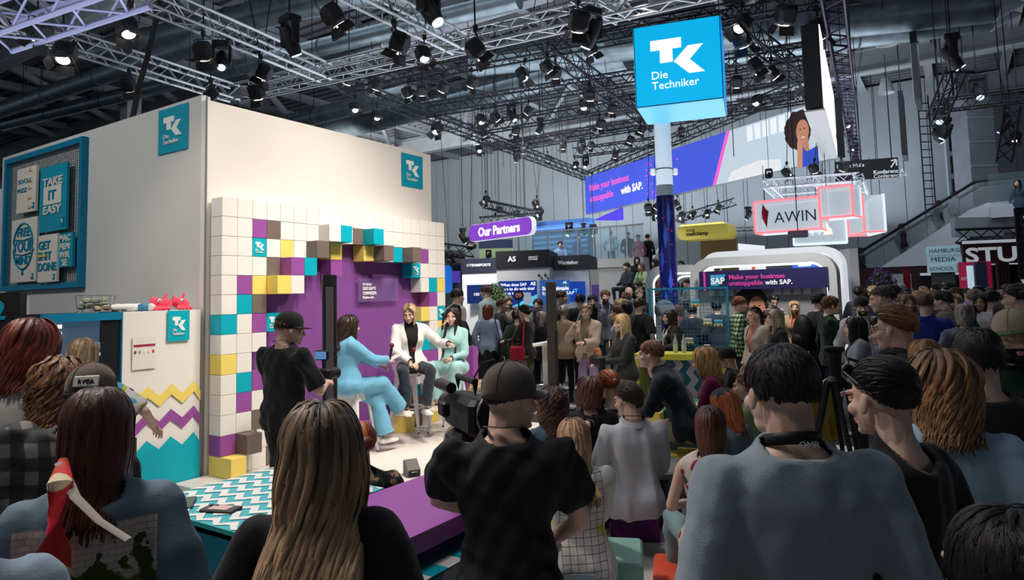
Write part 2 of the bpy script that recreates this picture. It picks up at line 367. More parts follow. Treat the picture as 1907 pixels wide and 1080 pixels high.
def hair_mesh(rng, n=200, L=.3, w=.011, wave=0., wf=30., curl=0., part=0., puff=1.0, gather=None, fringe=0., grav=.55, K=12, back=.0, jit=.25, hl=None, seg=None, mess=0., comb=False, quiff=0., vol=1., tailed=False):
    """locks grown from the scalp (head-local). Returns V,F,attr"""
    i = np.arange(int(n*2.1))+.5; ph = np.arccos(1-2*i/len(i)); th = PI*(1+5**.5)*i
    D = np.stack([np.cos(th)*np.sin(ph), np.sin(th)*np.sin(ph), np.cos(ph)], 1)
    az = np.arctan2(np.abs(D[:, 0]), D[:, 1])           # 0 front .. pi back
    front = .50 if hl is None else hl
    lim = np.interp(az, [0, .7, 1.15, 1.5, 1.9, 2.4, PI], [front, front-.08, .12, .05, -.32, -.55, -.62] if L > .1 else [front, front-.05, .2, .12, -.2, -.42, -.46])
    D = D[D[:, 2] > lim]; az = None; M = len(D)
    rad = np.array([.076, .098, .089])*puff
    rnd = rng.uniform(0, 1, M); r2 = rng.uniform(-1, 1, M); p0 = rng.uniform(0, 2*PI, M)
    th0 = np.arctan2(D[:, 0]+1e-6, D[:, 1]); sg = np.where(D[:, 0]-part*.22*np.clip(D[:, 2], 0, 1)*(D[:, 1] > -.2) > 0, 1., -1.)
    if comb: E = np.tile(nrm(np.array([0, -1., -.15])), (M, 1))+np.stack([D[:, 0]*.5, D[:, 0]*0, D[:, 0]*0], 1)
    elif gather is not None: g_ = (np.array(gather)-SK)/rad; E = np.tile(g_/np.linalg.norm(g_), (M, 1))+rng.normal(0, .10, (M, 3))*np.array([1, .3, 1])
    else:
        fr = np.clip((1.15-np.abs(th0))/.5, 0, 1)*(0. if fringe else 1.)
        tht = np.where(fr > 0, sg*(1.12+.22*rnd)*fr+th0*(1-fr), th0)
        tht = np.where((D[:, 2] > .75) & (fr < .01), np.where(np.abs(th0) < 2.2, sg*np.maximum(np.abs(th0), 1.2), th0), tht)
        tht = tht+r2*.10; el = -.16
        E = np.stack([np.sin(tht)*math.cos(el), np.cos(tht)*math.cos(el), np.full(M, math.sin(el))], 1)
    E = E+rng.normal(0, jit*.35, E.shape); E /= np.linalg.norm(E, axis=1)[:, None]
    om = np.arccos(np.clip((D*E).sum(1), -1, 1)); R0 = .092; Lk = L*(1-.18*rnd+.05*r2)*(1. if L > .12 else rng.uniform(.7, 1.3, M)*np.clip(.75+D[:, 2]*1.1, .3, 1.15))
    outer = np.clip((D[:, 2]+.3)/1.3, 0, 1)
    gl = (.02+.10*outer+.05*rnd)*(1 if L > .12 else .45)*vol+(quiff*np.clip(D[:, 1], 0, 1)*np.clip(D[:, 2]*1.5, 0, 1) if quiff else 0)
    out = []
    for k in range(K+1):
        sk_ = Lk*k/K; al = sk_/R0; ov = np.maximum(al-om, 0)*R0; a_ = np.minimum(al, om); so = np.sin(om)+1e-5
        d = D*(np.sin(om-a_)/so)[:, None]+E*(np.sin(a_)/so)[:, None]; d /= np.linalg.norm(d, axis=1)[:, None]
        rho = 1.0+gl*np.minimum(1, sk_/.05+.25); p = SK+d*rad*rho[:, None]
        if gather is not None and not tailed: ov = ov*0
        z = p[:, 2]-ov; t1 = np.clip((-.06-z)/.10, 0, 1)*(ov > 0); t2 = np.clip((-.15-z)/.13, 0, 1)*(ov > 0)
        if tailed: p = np.stack([p[:, 0]*.6+r2*.012*(ov > 0), p[:, 1]-np.minimum(ov, .05)*.5, z], 1)
        else:
            back_ = np.abs(np.arctan2(p[:, 0], p[:, 1]-.0)) > 1.45
            x_ = p[:, 0]*(1-.16*t1+.22*t2); yb = np.minimum(p[:, 1]*(1-.1*t1), -.155-.03*rnd); yf = np.maximum(p[:, 1], .075+.02*rnd)
            y_ = np.where(back_, p[:, 1]*(1-t2)+yb*t2, p[:, 1]*(1-t2)+yf*t2); p = np.stack([x_, y_, z], 1)
        out.append(p)
    seg = L/K
    A = np.stack(out, 1); K1 = K+1; t = np.linspace(0, 1, K1)
    T = np.gradient(A, axis=1); T /= np.linalg.norm(T, axis=2)[:, :, None]+1e-9
    N = A-np.array([0, -.02, 0])*1.0; N[:, :, 2] = np.where(A[:, :, 2] < 0, 0, N[:, :, 2]); N /= np.linalg.norm(N, axis=2)[:, :, None]+1e-9
    X = np.cross(T, N); X /= np.linalg.norm(X, axis=2)[:, :, None]+1e-9; Y = np.cross(X, T)
    s = t[None]*seg*K
    A = A+X*(wave*np.minimum(1, t*2)[None]*np.sin(s*wf+p0[:, None]*.6))[:, :, None]+Y*(wave*.7*np.minimum(1, t*2)[None]*(np.cos(s*wf+p0[:, None]*.6)+1))[:, :, None]
    if curl: A = A+X*(curl*np.sin(s*wf*2+p0[:, None]))[:, :, None]+Y*(curl*np.cos(s*wf*2+p0[:, None]))[:, :, None]
    wd = w*1.9*(1-.8*t**2.5)*np.interp(t, [0, .12, 1], [.6, 1, 1]); wd = wd[None]*rng.uniform(.7, 1.3, M)[:, None]
    a = np.arange(5)*2*PI/5
    V = A[:, :, None]+X[:, :, None]*(wd[:, :, None]*np.cos(a))[..., None]+Y[:, :, None]*(.2*wd[:, :, None]*np.sin(a))[..., None]
    at_ = np.stack([np.broadcast_to(t[None, :, None], V.shape[:3]), np.broadcast_to(rnd[:, None, None], V.shape[:3]), np.broadcast_to((np.cos(a)*.5+.5)[None, None, :], V.shape[:3])], -1)
    base = (np.arange(M)*K1*5)[:, None, None]; kk = (np.arange(K)*5)[None, :, None]; j = np.arange(5)[None, None, :]; j2 = (j+1) % 5
    F = np.stack([base+kk+j, base+kk+j2, base+kk+5+j2, base+kk+5+j], -1).reshape(-1, 4)
    V = V.reshape(-1, 3); at_ = at_.reshape(-1, 3)
    # scalp under the locks
    nu, nv = 30, 20; U = []; 
    for jj in range(nv+1):
        q = PI*.78*jj/nv
        for ii in range(nu): U.append((math.sin(q)*math.cos(2*PI*ii/nu), math.sin(q)*math.sin(2*PI*ii/nu), math.cos(q)))
    U = np.array(U); az = np.arctan2(np.abs(U[:, 0]), U[:, 1])
    lim = np.interp(az, [0, .7, 1.15, 1.5, 1.9, 2.4, PI], [front, front-.08, .12, .05, -.32, -.55, -.62] if L > .1 else [front, front-.05, .2, .12, -.2, -.42, -.46])
    SF = np.array([(a_*nu+b_, (a_+1)*nu+b_, (a_+1)*nu+(b_+1) % nu, a_*nu+(b_+1) % nu) for a_ in range(nv) for b_ in range(nu)])
    u_, SF = sub(U, SF, U[:, 2] > lim-.02); SV = SK+U[u_]*rad*1.025
    return np.concatenate([V, SV]), np.concatenate([F, SF+len(V)]), np.concatenate([at_, np.stack([np.full(len(SV), .05), np.full(len(SV), .35), (np.arctan2(SV[:, 1], SV[:, 0])*3) % 1.], 1)])
def hair_mat(root, tip):
    nm = 'hair_%d_%d' % (hash(root) % 99991, hash(tip) % 99991)
    if nm in _M: return _M[nm]
    m = mat(nm, root, .42, spec=.45); n, b = col_nodes(m); L = n.links.new
    a = n.nodes.new('ShaderNodeVertexColor'); a.layer_name = 'hair'; sp = n.nodes.new('ShaderNodeSeparateColor'); L(a.outputs[0], sp.inputs[0])
    x = n.nodes.new('ShaderNodeMix'); x.data_type = 'RGBA'; x.inputs[6].default_value = (*root, 1); x.inputs[7].default_value = (*tip, 1)
    q = n.nodes.new('ShaderNodeMath'); q.operation = 'MULTIPLY_ADD'; L(sp.outputs[1], q.inputs[0]); q.inputs[1].default_value = .55
    q2 = n.nodes.new('ShaderNodeMath'); q2.operation = 'SUBTRACT'; L(sp.outputs[0], q2.inputs[0]); q2.inputs[1].default_value = .25
    L(q2.outputs[0], q.inputs[2]); q.use_clamp = True; L(q.outputs[0], x.inputs[0])
    h = n.nodes.new('ShaderNodeHueSaturation'); r = n.nodes.new('ShaderNodeMapRange'); r.inputs[3].default_value = .75; r.inputs[4].default_value = 1.2
    L(sp.outputs[1], r.inputs[0]); L(r.outputs[0], h.inputs['Value']); L(x.outputs[2], h.inputs['Color']); L(h.outputs[0], b.inputs['Base Color'])
    # fine strands across each lock
    q3 = n.nodes.new('ShaderNodeMath'); q3.operation = 'MULTIPLY_ADD'; q3.inputs[1].default_value = 2.2; L(sp.outputs[2], q3.inputs[0])
    q4 = n.nodes.new('ShaderNodeMath'); q4.operation = 'MULTIPLY'; q4.inputs[1].default_value = 40; L(sp.outputs[1], q4.inputs[0]); L(q4.outputs[0], q3.inputs[2])
    cx = n.nodes.new('ShaderNodeCombineXYZ'); L(q3.outputs[0], cx.inputs[0]); L(sp.outputs[0], cx.inputs[1])
    nz = n.nodes.new('ShaderNodeTexNoise'); nz.inputs['Scale'].default_value = 3.2; nz.inputs['Detail'].default_value = 3; L(cx.outputs[0], nz.inputs['Vector'])
    bp = n.nodes.new('ShaderNodeBump'); bp.inputs['Strength'].default_value = .9; bp.inputs['Distance'].default_value = .004; L(nz.outputs[0], bp.inputs['Height']); L(bp.outputs[0], b.inputs['Normal'])
    r2 = n.nodes.new('ShaderNodeMapRange'); r2.inputs[1].default_value = .35; r2.inputs[2].default_value = .65; r2.inputs[3].default_value = .62; r2.inputs[4].default_value = 1.25; L(nz.outputs[0], r2.inputs[0])
    h2 = n.nodes.new('ShaderNodeHueSaturation'); L(r2.outputs[0], h2.inputs['Value']); L(h.outputs[0], h2.inputs['Color']); L(h2.outputs[0], b.inputs['Base Color'])
    return m
# rings of the torso: height above pelvis, half width, half depth, forward shift
TM = [(-.13, .12, .085, 0), (-.07, .165, .11, 0), (0, .168, .115, 0), (.09, .148, .105, .0), (.19, .15, .105, .0), (.30, .172, .118, .005), (.38, .183, .118, 0), (.43, .166, .098, -.008), (.465, .132, .085, -.012), (.50, .085, .07, -.012), (.53, .058, .058, -.01)]
TF = [(-.13, .115, .085, 0), (-.07, .17, .115, 0), (0, .17, .115, 0), (.09, .135, .098, .0), (.17, .122, .09, .0), (.28, .145, .112, .014), (.34, .152, .115, .012), (.39, .152, .1, 0), (.43, .138, .086, -.01), (.465, .105, .072, -.014), (.495, .066, .06, -.014), (.53, .05, .05, -.012)]
def ik(a, b, l1, l2, pole):
    a = np.array(a, float); b = np.array(b, float); d = b-a; L = np.linalg.norm(d); L2 = min(L, (l1+l2)*.995)
    d = d/(L+1e-9); b = a+d*L2; x = (l1*l1-l2*l2+L2*L2)/(2*L2+1e-9); hgt = math.sqrt(max(l1*l1-x*x, 0))
    p = np.array(pole, float); p = p-d*(p@d); p = nrm(p); return a+d*x+p*hgt, b
class Fig: pass
def hand(mb, wrist, d, n, s, side, curl=.5, sc=1.):
    """palm and five unequal fingers; d forearm direction, n palm normal"""
    d = nrm(d); n = nrm(np.array(n)-d*(np.array(n)@d)); x = np.cross(d, n)*side; k = s*sc
    def q(a, b, c): return wrist+(x*a+n*b+d*c)*k
    mb.tube([q(0, 0, -.02), q(0, 0, .01), q(0, .002, .045), q(0, .002, .085), q(0, .002, .098)], np.array([.024, .029, .039, .040, .03])*k, 10, flat=.42) if abs(nrm(d)[2]) < .0 else mb.add(*palm(q, k))
    for i, (fx, fl) in enumerate(((-.030, .072), (-.010, .08), (.011, .075), (.030, .058))):
        P = [q(fx, .002, .08)]; a = .25*curl; p = P[0]
        for j, sg in enumerate((.42, .32, .26)):
            p = p+(d*math.cos(a)+n*math.sin(a))*fl*sg*k*1.05; P.append(p); a += .75*curl
        mb.tube(P, np.array([.0092, .0088, .0078, .0055])*k, 6)
    P = [q(-.026, .004, .02), q(-.046, .012, .045), q(-.052+.012*curl, .022, .075), q(-.044+.02*curl, .03, .098)]
    mb.tube(P, np.array([.013, .0115, .0095, .0065])*k, 6)
def palm(q, k):
    R = []
    for c, w_, t_ in ((-.02, .026, .02), (.01, .03, .017), (.045, .041, .015), (.082, .042, .0125), (.096, .036, .009)):
        R.append([q(math.cos(a)*w_, .003+math.sin(a)*t_, c) for a in np.arange(10)*2*PI/10])
    V = np.array(R).reshape(-1, 3)
    F = [(i*10+j, i*10+(j+1) % 10, i*10+10+(j+1) % 10, i*10+10+j) for i in range(4) for j in range(10)]+[tuple(reversed(range(10))), tuple(range(40, 50))]
    return V, F
def person(label, head, D, face=0, h=1.72, sex='f', sit=False, lean=0, side=0, twist=0, hd=(0, 0, 0), skin=(.62, .40, .30),
           top=('shirt', (.5, .5, .5)), sleeve='long', tuck=False, fit=1., hem=-.14, low=('trousers', (.05, .05, .07)), wide=0., shoe=(.8, .8, .8),
           hair=None, hc=((.05, .03, .02), (.1, .06, .04)), armL=None, armR=None, poleL=None, poleR=None, footL=None, footR=None, kneeL=None, kneeR=None,
           vox=.014, cat='person', group=None, beard=None, inner=None, collar=None, lanyard=None, cap_=None, glasses=False, floor=0., hands=True, curl=.5,
           fold=.006, extra=None, hcurl=None, shoulder=1., girth=1., sunhat=None, bag=None, lowfit=0., seed=None, hairlab=None, pos=None, hairs=1., grp=None):
    rng = np.random.default_rng(seed if seed is not None else int(head[0]*7+head[1]*13+D*31))
    top_pt = at(head[0], head[1], D) if pos is None else np.array(pos)
    ztop = top_pt[2]; s = h/1.75
    f = Fig(); f.s = s
    L1 = R_(lean)
    # spine from pelvis with progressive bend
    zs = np.linspace(-.15, .56, 36); ang = np.clip((zs+.02)/.22, 0, 1)*L1; sa = np.clip((zs+.02)/.22, 0, 1)*R_(side)
    py_ = np.zeros(36); pz_ = np.zeros(36); px_ = np.zeros(36); i0 = np.argmin(abs(zs)); dz = zs[1]-zs[0]
    for i in range(i0+1, 36): py_[i] = py_[i-1]+math.sin(ang[i])*dz; pz_[i] = pz_[i-1]+math.cos(ang[i])*math.cos(sa[i])*dz; px_[i] = px_[i-1]+math.sin(sa[i])*dz
    for i in range(i0-1, -1, -1): pz_[i] = pz_[i+1]-dz
    def Bz(z):
        k = min(max((z+.02)/.22, 0), 1); return eul(twist*k, lean*k, side*k)
    neckb = np.array([px_[-3], py_[-3], pz_[-3]])*s
    Hm = eul(*hd)
    hs = s*(.97 if sex == 'f' else 1.02)*hairs
    necv = Bz(.5)@np.array([0, .0, 1.])
    hc0 = neckb+(necv*.046+np.array([0, .012, .0]))*s+Hm@np.array([0, .03, .062])*hs        # eye centre relative to pelvis
    topz = hc0[2]+.122*hs
    if sit is False: pz = (.95 if True else 0)*s; base_z = floor
    # pelvis world height follows from the head
    if sit is False:
        pz = ztop-floor-topz; leg = .95*s
    else: pz = ztop-floor-topz
    P0 = np.array([0, 0, pz]); f.pz = pz
    def tp(v):          # torso frame -> local
        z = v[2]; i = min(max((z+.15)/.71*35, 0), 35); a = int(min(i, 34)); k = i-a
        c = np.array([px_[a]*(1-k)+px_[a+1]*k, py_[a]*(1-k)+py_[a+1]*k, pz_[a]*(1-k)+pz_[a+1]*k])*s
        return P0+c+Bz(z)@np.array([v[0], v[1], 0])*s
    f.tp = tp
    sw = (.158 if sex == 'f' else .178)*shoulder
    SH = {-1: tp((-sw, -.012, .418)), 1: tp((sw, -.012, .418))}
    arms = {}
    for sd, tgt, pol in ((-1, armL, poleL), (1, armR, poleR)):
        S0 = SH[sd]
        if tgt is None:
            w_ = S0+np.array([sd*.10, .05, -.50])*s if not sit else P0+np.array([sd*.13, .32, .11])*s
        elif isinstance(tgt, str): w_ = S0+np.array([sd*.02, .2, -.32])*s
        else: w_ = P0+np.array(tgt)*s
        po = pol if pol is not None else (sd*.5, -.7, -.6)
        e, w_ = ik(S0, w_, .29*s, .255*s, po); arms[sd] = (S0, e, w_)
    legs = {}
    for sd, tgt, pol in ((-1, footL, kneeL), (1, footR, kneeR)):
        hp = P0+np.array([sd*.088, 0, -.03])*s
        if tgt is None: a = np.array([sd*.10*s, (.0 if not sit else .42*s), .085*s])
        else: a = np.array([tgt[0]*s, tgt[1]*s, tgt[2]+.085*s])
        po = pol if pol is not None else ((sd*.25, 1, .5) if sit else (0, 1, 0))
        k, a = ik(hp, a, .435*s, .43*s, po); legs[sd] = (hp, k, a)
    f.arms, f.legs, f.SH = arms, legs, SH
    HC = P0+hc0; f.HC = HC; f.Hm = Hm; f.hs = hs
    # root
    hx, hy = top_pt[0], top_pt[1]
    va = math.atan2(hy, hx); heading = va-R_(face)           # direction the person faces
    rz = heading-PI/2
    c, sn = math.cos(rz), math.sin(rz); off = np.array([c*HC[0]-sn*HC[1], sn*HC[0]+c*HC[1]])
    loc = (hx-off[0], hy-off[1], floor)
    def toH(V): return (V*hs)@Hm.T+HC
    # --- body skin, one continuous figure
    T = TF if sex == 'f' else TM
    def torso(mb, o, zmin=-.2, zmax=.6, flare=0., n=22, boxy=0., hipo=0.):
        rings = []
        for (z, rx, ry, yo) in T:
            if z < zmin or z > zmax: continue
            rr = rx*shoulder if z > .25 else rx*girth; yy = ry*girth; ff = flare*max(0, .3-z)+hipo*min(1, max(0, (.13-z)/.12)); bx = boxy*(.165-rx) if (rx < .165 and z < .35) else 0
            V = []
            for a in np.arange(n)*2*PI/n:
                ca, sa_ = math.cos(a), math.sin(a); e = .85
                V.append(tp((np.sign(ca)*abs(ca)**e*(rr+o+ff+bx), yo+np.sign(sa_)*abs(sa_)**e*(yy+o*.9+ff), z)))
            rings.append(V)
        nr = len(rings); V = np.array(rings).reshape(-1, 3)
        F = [(i*n+j, i*n+(j+1) % n, i*n+n+(j+1) % n, i*n+n+j) for i in range(nr-1) for j in range(n)]+[tuple(reversed(range(n))), tuple(range((nr-1)*n, nr*n))]
        mb.add(V, F)
    b = MB(); torso(b, -.024)
    nb = tp((0, -.012, .49)); cap(b, nb, toH(np.array([[0, -.04, -.09]]))[0], (.052 if sex == 'f' else .06)*s, (.047 if sex == 'f' else .056)*s)
    bust = sex == 'f'
    if bust:
        for q in (-1, 1): b.ell(tp((q*.066, .085, .305)), np.array([.05, .04, .05])*s*girth)
    ar = (.041, .034, .029, .024) if sex == 'f' else (.052, .042, .036, .028)
    for sd in (-1, 1):
        S0, e, w_ = arms[sd]; cap(b, S0*.9+e*.1, e, ar[0]*s*.95, ar[1]*s); cap(b, e, w_, ar[2]*s*1.12, ar[3]*s)
        b.ell(S0-np.array([sd*.012, 0, .006]), np.array([1, 1, 1])*(.044 if sex == 'f' else .054)*s)
        hp, k, a = legs[sd]; cap(b, hp, k, .066*s, .046*s); cap(b, k, a, .047*s, .032*s)
    bv = max(vox, .0125 if sleeve in ('short', 'none', 'elbow') or (low[0] in ('skirt', 'shorts')) else .022)
    V, F, N = remesh(b, bv, 2); MI = np.zeros(len(F), int)
    hv, hf, hmi, hb = head_raw(sex, .0048 if vox < .0125 else (.0065 if vox < .02 else .0125))
    hmi = hmi.copy()
    if beard: hmi[hb & (hmi == 0)] = 6
    VV = [V, toH(hv)]; FF = [F, hf+len(V)]; MM = [MI, hmi]; n0 = len(V)+len(hv)
    if hands:
        hb_ = MB()
        for sd in (-1, 1):
            S0, e, w_ = arms[sd]; d = nrm(w_-e); nn = np.array([-sd*1., .2, -.1]) if abs(d[2]) > .6 else np.array([-sd*.3, 0, -1])
            hand(hb_, w_, d, nn, s, sd, curl if not isinstance(curl, (tuple, list)) else curl[0 if sd < 0 else 1], .92 if sex == 'f' else 1.03)
        hV = np.concatenate(hb_.V); hF = [q for q in hb_.F]
        hF4 = np.array([(q if len(q) == 4 else (q[0], q[1], q[2], q[2])) for q in hF if len(q) == 4]+[(q[0], q[i], q[i+1], q[i+2]) if i+2 < len(q) else (q[0], q[i], q[i+1], q[i+1]) for q in hF if len(q) > 4 for i in range(1, len(q)-1, 2)])
        hF4 = hF4[np.array([len(set(q)) == 4 for q in hF4])]
        VV.append(hV); FF.append(hF4+n0); MM.append(np.zeros(len(hF4), int))
    sk = mat('skin_%.2f' % skin[0], skin, .5, bump=.05, bscale=300, spec=.4, noise=.12, nscale=25)
    hm = hair_mat(*hc)
    mats = [sk, mat('lips_%.2f' % skin[0], (skin[0]*.85, skin[1]*.6, skin[2]*.62), .35), mat('eye_white', (.75, .75, .73), .2), mat('iris', (.04, .03, .02), .15),
            mat('lid_%.2f' % skin[0], (skin[0]*.7, skin[1]*.6, skin[2]*.55), .5), mat('brow_%.2f' % hc[0][0], tuple(v*.6 for v in hc[0]), .8), mat('beard_%.2f' % hc[0][0], tuple(v*.8+.004 for v in hc[0]), .95, bump=.6, bscale=250)]
    me = npmesh('person', np.concatenate(VV), np.concatenate(FF), mats, np.concatenate(MM))
    o = link('person', me, None, loc, rz); tag(o, label, cat, group)
    f.o = o
    # --- clothes
    def folds(V, N, amp, sc=1.):
        d = np.zeros(len(V))
        for i in range(5):
            k = rng.normal(0, 1, 3)*np.array([26, 26, 15])*sc; k2 = rng.normal(0, 1, 3)*14
            d += np.sin(V@k+1.8*np.sin(V@k2+rng.uniform(0, 6))+rng.uniform(0, 6))
        return V+N*(d/2.2*amp)[:, None]
    def cloth(name, V, F, keep, m, th=.004, lab=None, parent=o, MI=None):
        u_, F2 = sub(V, F, keep); me = npmesh(name, V[u_], F2, m if isinstance(m, list) else [m], MI)
        q = link(name, me, parent)
        if th: sm = q.modifiers.new('thickness', 'SOLIDIFY'); sm.thickness = th; sm.offset = -1
        if lab: q['label'] = lab
        return q
    nkP, nkN = tp((0, -.012, .497 if sex == 'm' else .487)), Bz(.5)@nrm(np.array([0, -.32 if sex == 'm' else -.6, 1]))
    def M_(c): return c if isinstance(c, bpy.types.Material) else mat('cloth_%.3f_%.3f_%.3f' % c, c, .82, bump=.25, bscale=350, sheen=.15, spec=.15)
    def garment(name, o_, m, slv, hm_, fit_, cutfn=None, vx=None, lab=None, flare=0.):
        g = MB(); torso(g, .009+o_, -.2, .6, flare, boxy=fit_-1, hipo=0. if tuck else (.03 if sit else .017))
        if not tuck and not sit and hm_ < -.05: g.tube([tp((0, 0, -.05)), tp((0, 0, -.13)), P0+np.array([0, 0, -.13+hm_])*s], np.array([.178+o_, .182+o_, .182+o_])*s*girth, 20, flat=.72)
        cap(g, tp((0, -.012, .47)), tp((0, -.012, .535)), .06*s+o_, .055*s+o_)
        if bust:
            for q in (-1, 1): g.ell(tp((q*.066, .092, .305)), (np.array([.06, .05, .06])*girth+o_*.9)*s)
            g.ell(tp((0, .09, .30)), (np.array([.07, .045, .05])*girth+o_*.9)*s)
        af = o_+.010*fit_+.006*(fit_-1)*4
        for sd in (-1, 1):
            S0, e, w_ = arms[sd]; g.ell(S0-np.array([sd*.006, 0, .004]), np.array([1, 1, 1])*((.046 if sex == 'f' else .06)*s+o_))
            cap(g, S0*.6+tp((0, -.01, .44))*.4, S0, .052*s+o_, .046*s+o_)
            cap(g, tp((sd*.045, -.016, .478)), S0, .036*s+o_, .046*s+o_)
            if slv == 'none': continue
            r = [q*s+af for q in ar]
            cap(g, S0, e if slv == 'long' else S0+(e-S0)*(.80 if slv == 'elbow' else .52), r[0]*1.06, r[1]*(1.05 if slv == 'long' else 1.25))
            if slv == 'long': cap(g, e, w_, r[2]*1.12, r[3]*1.02)
        if sit and hm_ < -.09:
            for sd in (-1, 1):
                hp, k, a = legs[sd]; cap(g, hp, hp+(k-hp)*.16, .085*s+o_, .08*s+o_)
        V, F, N = remesh(g, vx or vox, 6)
        if slv == 'none':
            for sd in (-1, 1): pass
        V2 = folds(V, N, fold*(1 if o_ < .02 else 1.2)); keep = np.ones(len(V), bool); vq = (vx or vox)*1.5
        def cut(sd_, g_, mask):
            nonlocal keep, V2
            mv = mask & (sd_ > 0) & (sd_ < vq); V2 = np.where(mv[:, None], V2-np.asarray(g_)*sd_[:, None], V2); keep &= ~(mask & (sd_ >= vq))
        al = np.ones(len(V), bool)
        cut((V2-nkP)@nkN-.012*s, nkN, al)
        for sd in (-1, 1):
            S0, e, w_ = arms[sd]
            if slv == 'long': dd_ = nrm(w_-e); c_ = w_-dd_*.005*s; R = .11
            elif slv == 'elbow': dd_ = nrm(e-S0); c_ = S0+(e-S0)*.9; R = .15
            elif slv == 'short': dd_ = nrm(e-S0); c_ = S0+(e-S0)*.62; R = .15
            else: dd_ = nrm(np.array([sd*1., 0, .25])); c_ = S0+dd_*.012*s; R = .3
            rl = np.linalg.norm((V-c_)-((V-c_)@dd_)[:, None]*dd_, axis=1); cut((V2-c_)@dd_, dd_, (np.linalg.norm(V-c_, axis=1) < R*s) & (rl < ((.085*s+o_+.025*fit_) if slv != 'none' else 9)))
        if not sit: cut(pz+hm_*s-V2[:, 2], np.array([0, 0, -1.]), np.abs(V[:, 0]-0) < .27*s*girth)
        elif hm_ > -.09: cut(pz+hm_*s-.02-V2[:, 2], np.array([0, 0, -1.]), al)
        if cutfn is not None:
            l = V2-P0; sdx, okc = cutfn(l/s); xc = l[:, 0]-np.interp(l[:, 2]/s, zs, px_)*s
            cut(sdx*s, np.stack([-np.sign(xc), xc*0, xc*0], 1), okc)
        return cloth(name, V2, F, keep, M_(m), .005 if vox < .02 else .004, lab)
    tname, tc = top[0], top[1]; o1 = .0 if inner is None else .014
    if inner is not None:
        garment('shirt', -.004, inner, 'none', -.08, 1., vx=max(vox, .014))
        wv = {'jacket': 1., 'blazer': 1., 'shirt': .6, 'cardigan': 1.2}.get(tname, 1.)
        def cf(l):
            w0 = (.032+.055*np.clip((l[:, 2]-.12)/.3, 0, 1)+.05*np.clip((.0-l[:, 2])/.15, 0, 1))*wv
            yy = l[:, 1]-np.interp(l[:, 2], zs, py_)
            return w0-np.abs(l[:, 0]-np.interp(l[:, 2], zs, px_)), (yy > .04)
        gt = garment(tname, o1, tc, sleeve, hem, fit, cf)
    else: gt = garment(tname, o1, tc, sleeve, hem, fit)
    f.top = gt
    if collar is not None:
        mb = MB(); c_ = nkP; ax = nkN; x_ = Bz(.5)@np.array([1., 0, 0]); y_ = np.cross(ax, x_); R = (.07 if sex == 'f' else .078)*s
        for up_, rr in ((-.012, 1.12), (.018, 1.0), (.03, 1.02), (.0, 1.22)): pass
        n = 24; prof = [(-.02, 1.1), (.022, .95), (.034, .98), (.0, 1.24)]; V = []
        for (u0, rr) in prof:
            for i in range(n):
                a = 2*PI*i/n+PI/2; op = 0.0
                fr = max(0, math.sin(a)); V.append(c_+x_*math.cos(a)*R*rr+y_*math.sin(a)*R*rr*1.05+ax*(u0*s*(1-.9*fr**6)-.02*fr**2*s))
        F = [(i*n+j, i*n+(j+1) % n, i*n+n+(j+1) % n, i*n+n+j) for i in range(3) for j in range(n)]
        mb.add(V, F); obj('collar', mb, M_(collar), gt, True)
    # legs
    lk, lc = low[0], low[1]
    if lk in ('trousers', 'jeans', 'shorts'):
        g = MB(); torso(g, .002+lowfit, -.2, .1); cut = .0
        for sd in (-1, 1):
            hp, k, a = legs[sd]; cap(g, hp, k, .083*s+lowfit, .062*s+wide*.35+lowfit)
            q = nrm(a-k); cap(g, k, a+q*.03*s, .062*s+wide*.3+lowfit, .046*s+wide)
            g.ell(hp+np.array([0, -.03, -.02])*s, np.array([.088, .088, .09])*s)
        V, F, N = remesh(g, vox*1.15, 3); V2 = folds(V, N, fold*.9, .8); vq = vox*1.7; keep = (V2[:, 2] < pz+(.12 if not sit else .05)*s) | ((V2[:, 1] > .11*s) if sit else False)
        for sd in (-1, 1):
            hp, k, a = legs[sd]; q = nrm(a-k); lim = -.02 if lk != 'shorts' else -.38
            sd_ = (V2-(a+q*lim*s))@q; mk = np.linalg.norm(V-a, axis=1) < (.16+wide*1.5 if lk != 'shorts' else .5)
            V2 = np.where((mk & (sd_ > 0) & (sd_ < vq))[:, None], V2-q*sd_[:, None], V2); keep &= ~(mk & (sd_ >= vq))
        cloth(lk, V2, F, keep, M_(lc), .004)
    else:   # skirt / long dress
        mb = MB(); n = 36; rings = []
        zz = [(.10, .14, .10), (.0, .178, .125), (-.12, .19, .14), (-.35, .20, .17), (-.62, .215, .19), (-.80, .225, .2)]
        if sit: zz = zz[:3]
        for (z, rx, ry) in zz:
            rings.append([P0+np.array([math.cos(a)*(rx+.012*math.sin(a*7+z*3)*(z < -.1)), math.sin(a)*(ry+.012*math.sin(a*7)*(z < -.1)), z])*s for a in np.arange(n)*2*PI/n])
        mb.add(np.array(rings).reshape(-1, 3), [(i*n+j, i*n+(j+1) % n, i*n+n+(j+1) % n, i*n+n+j) for i in range(len(zz)-1) for j in range(n)])
        obj('skirt', mb, M_(lc), o, True)
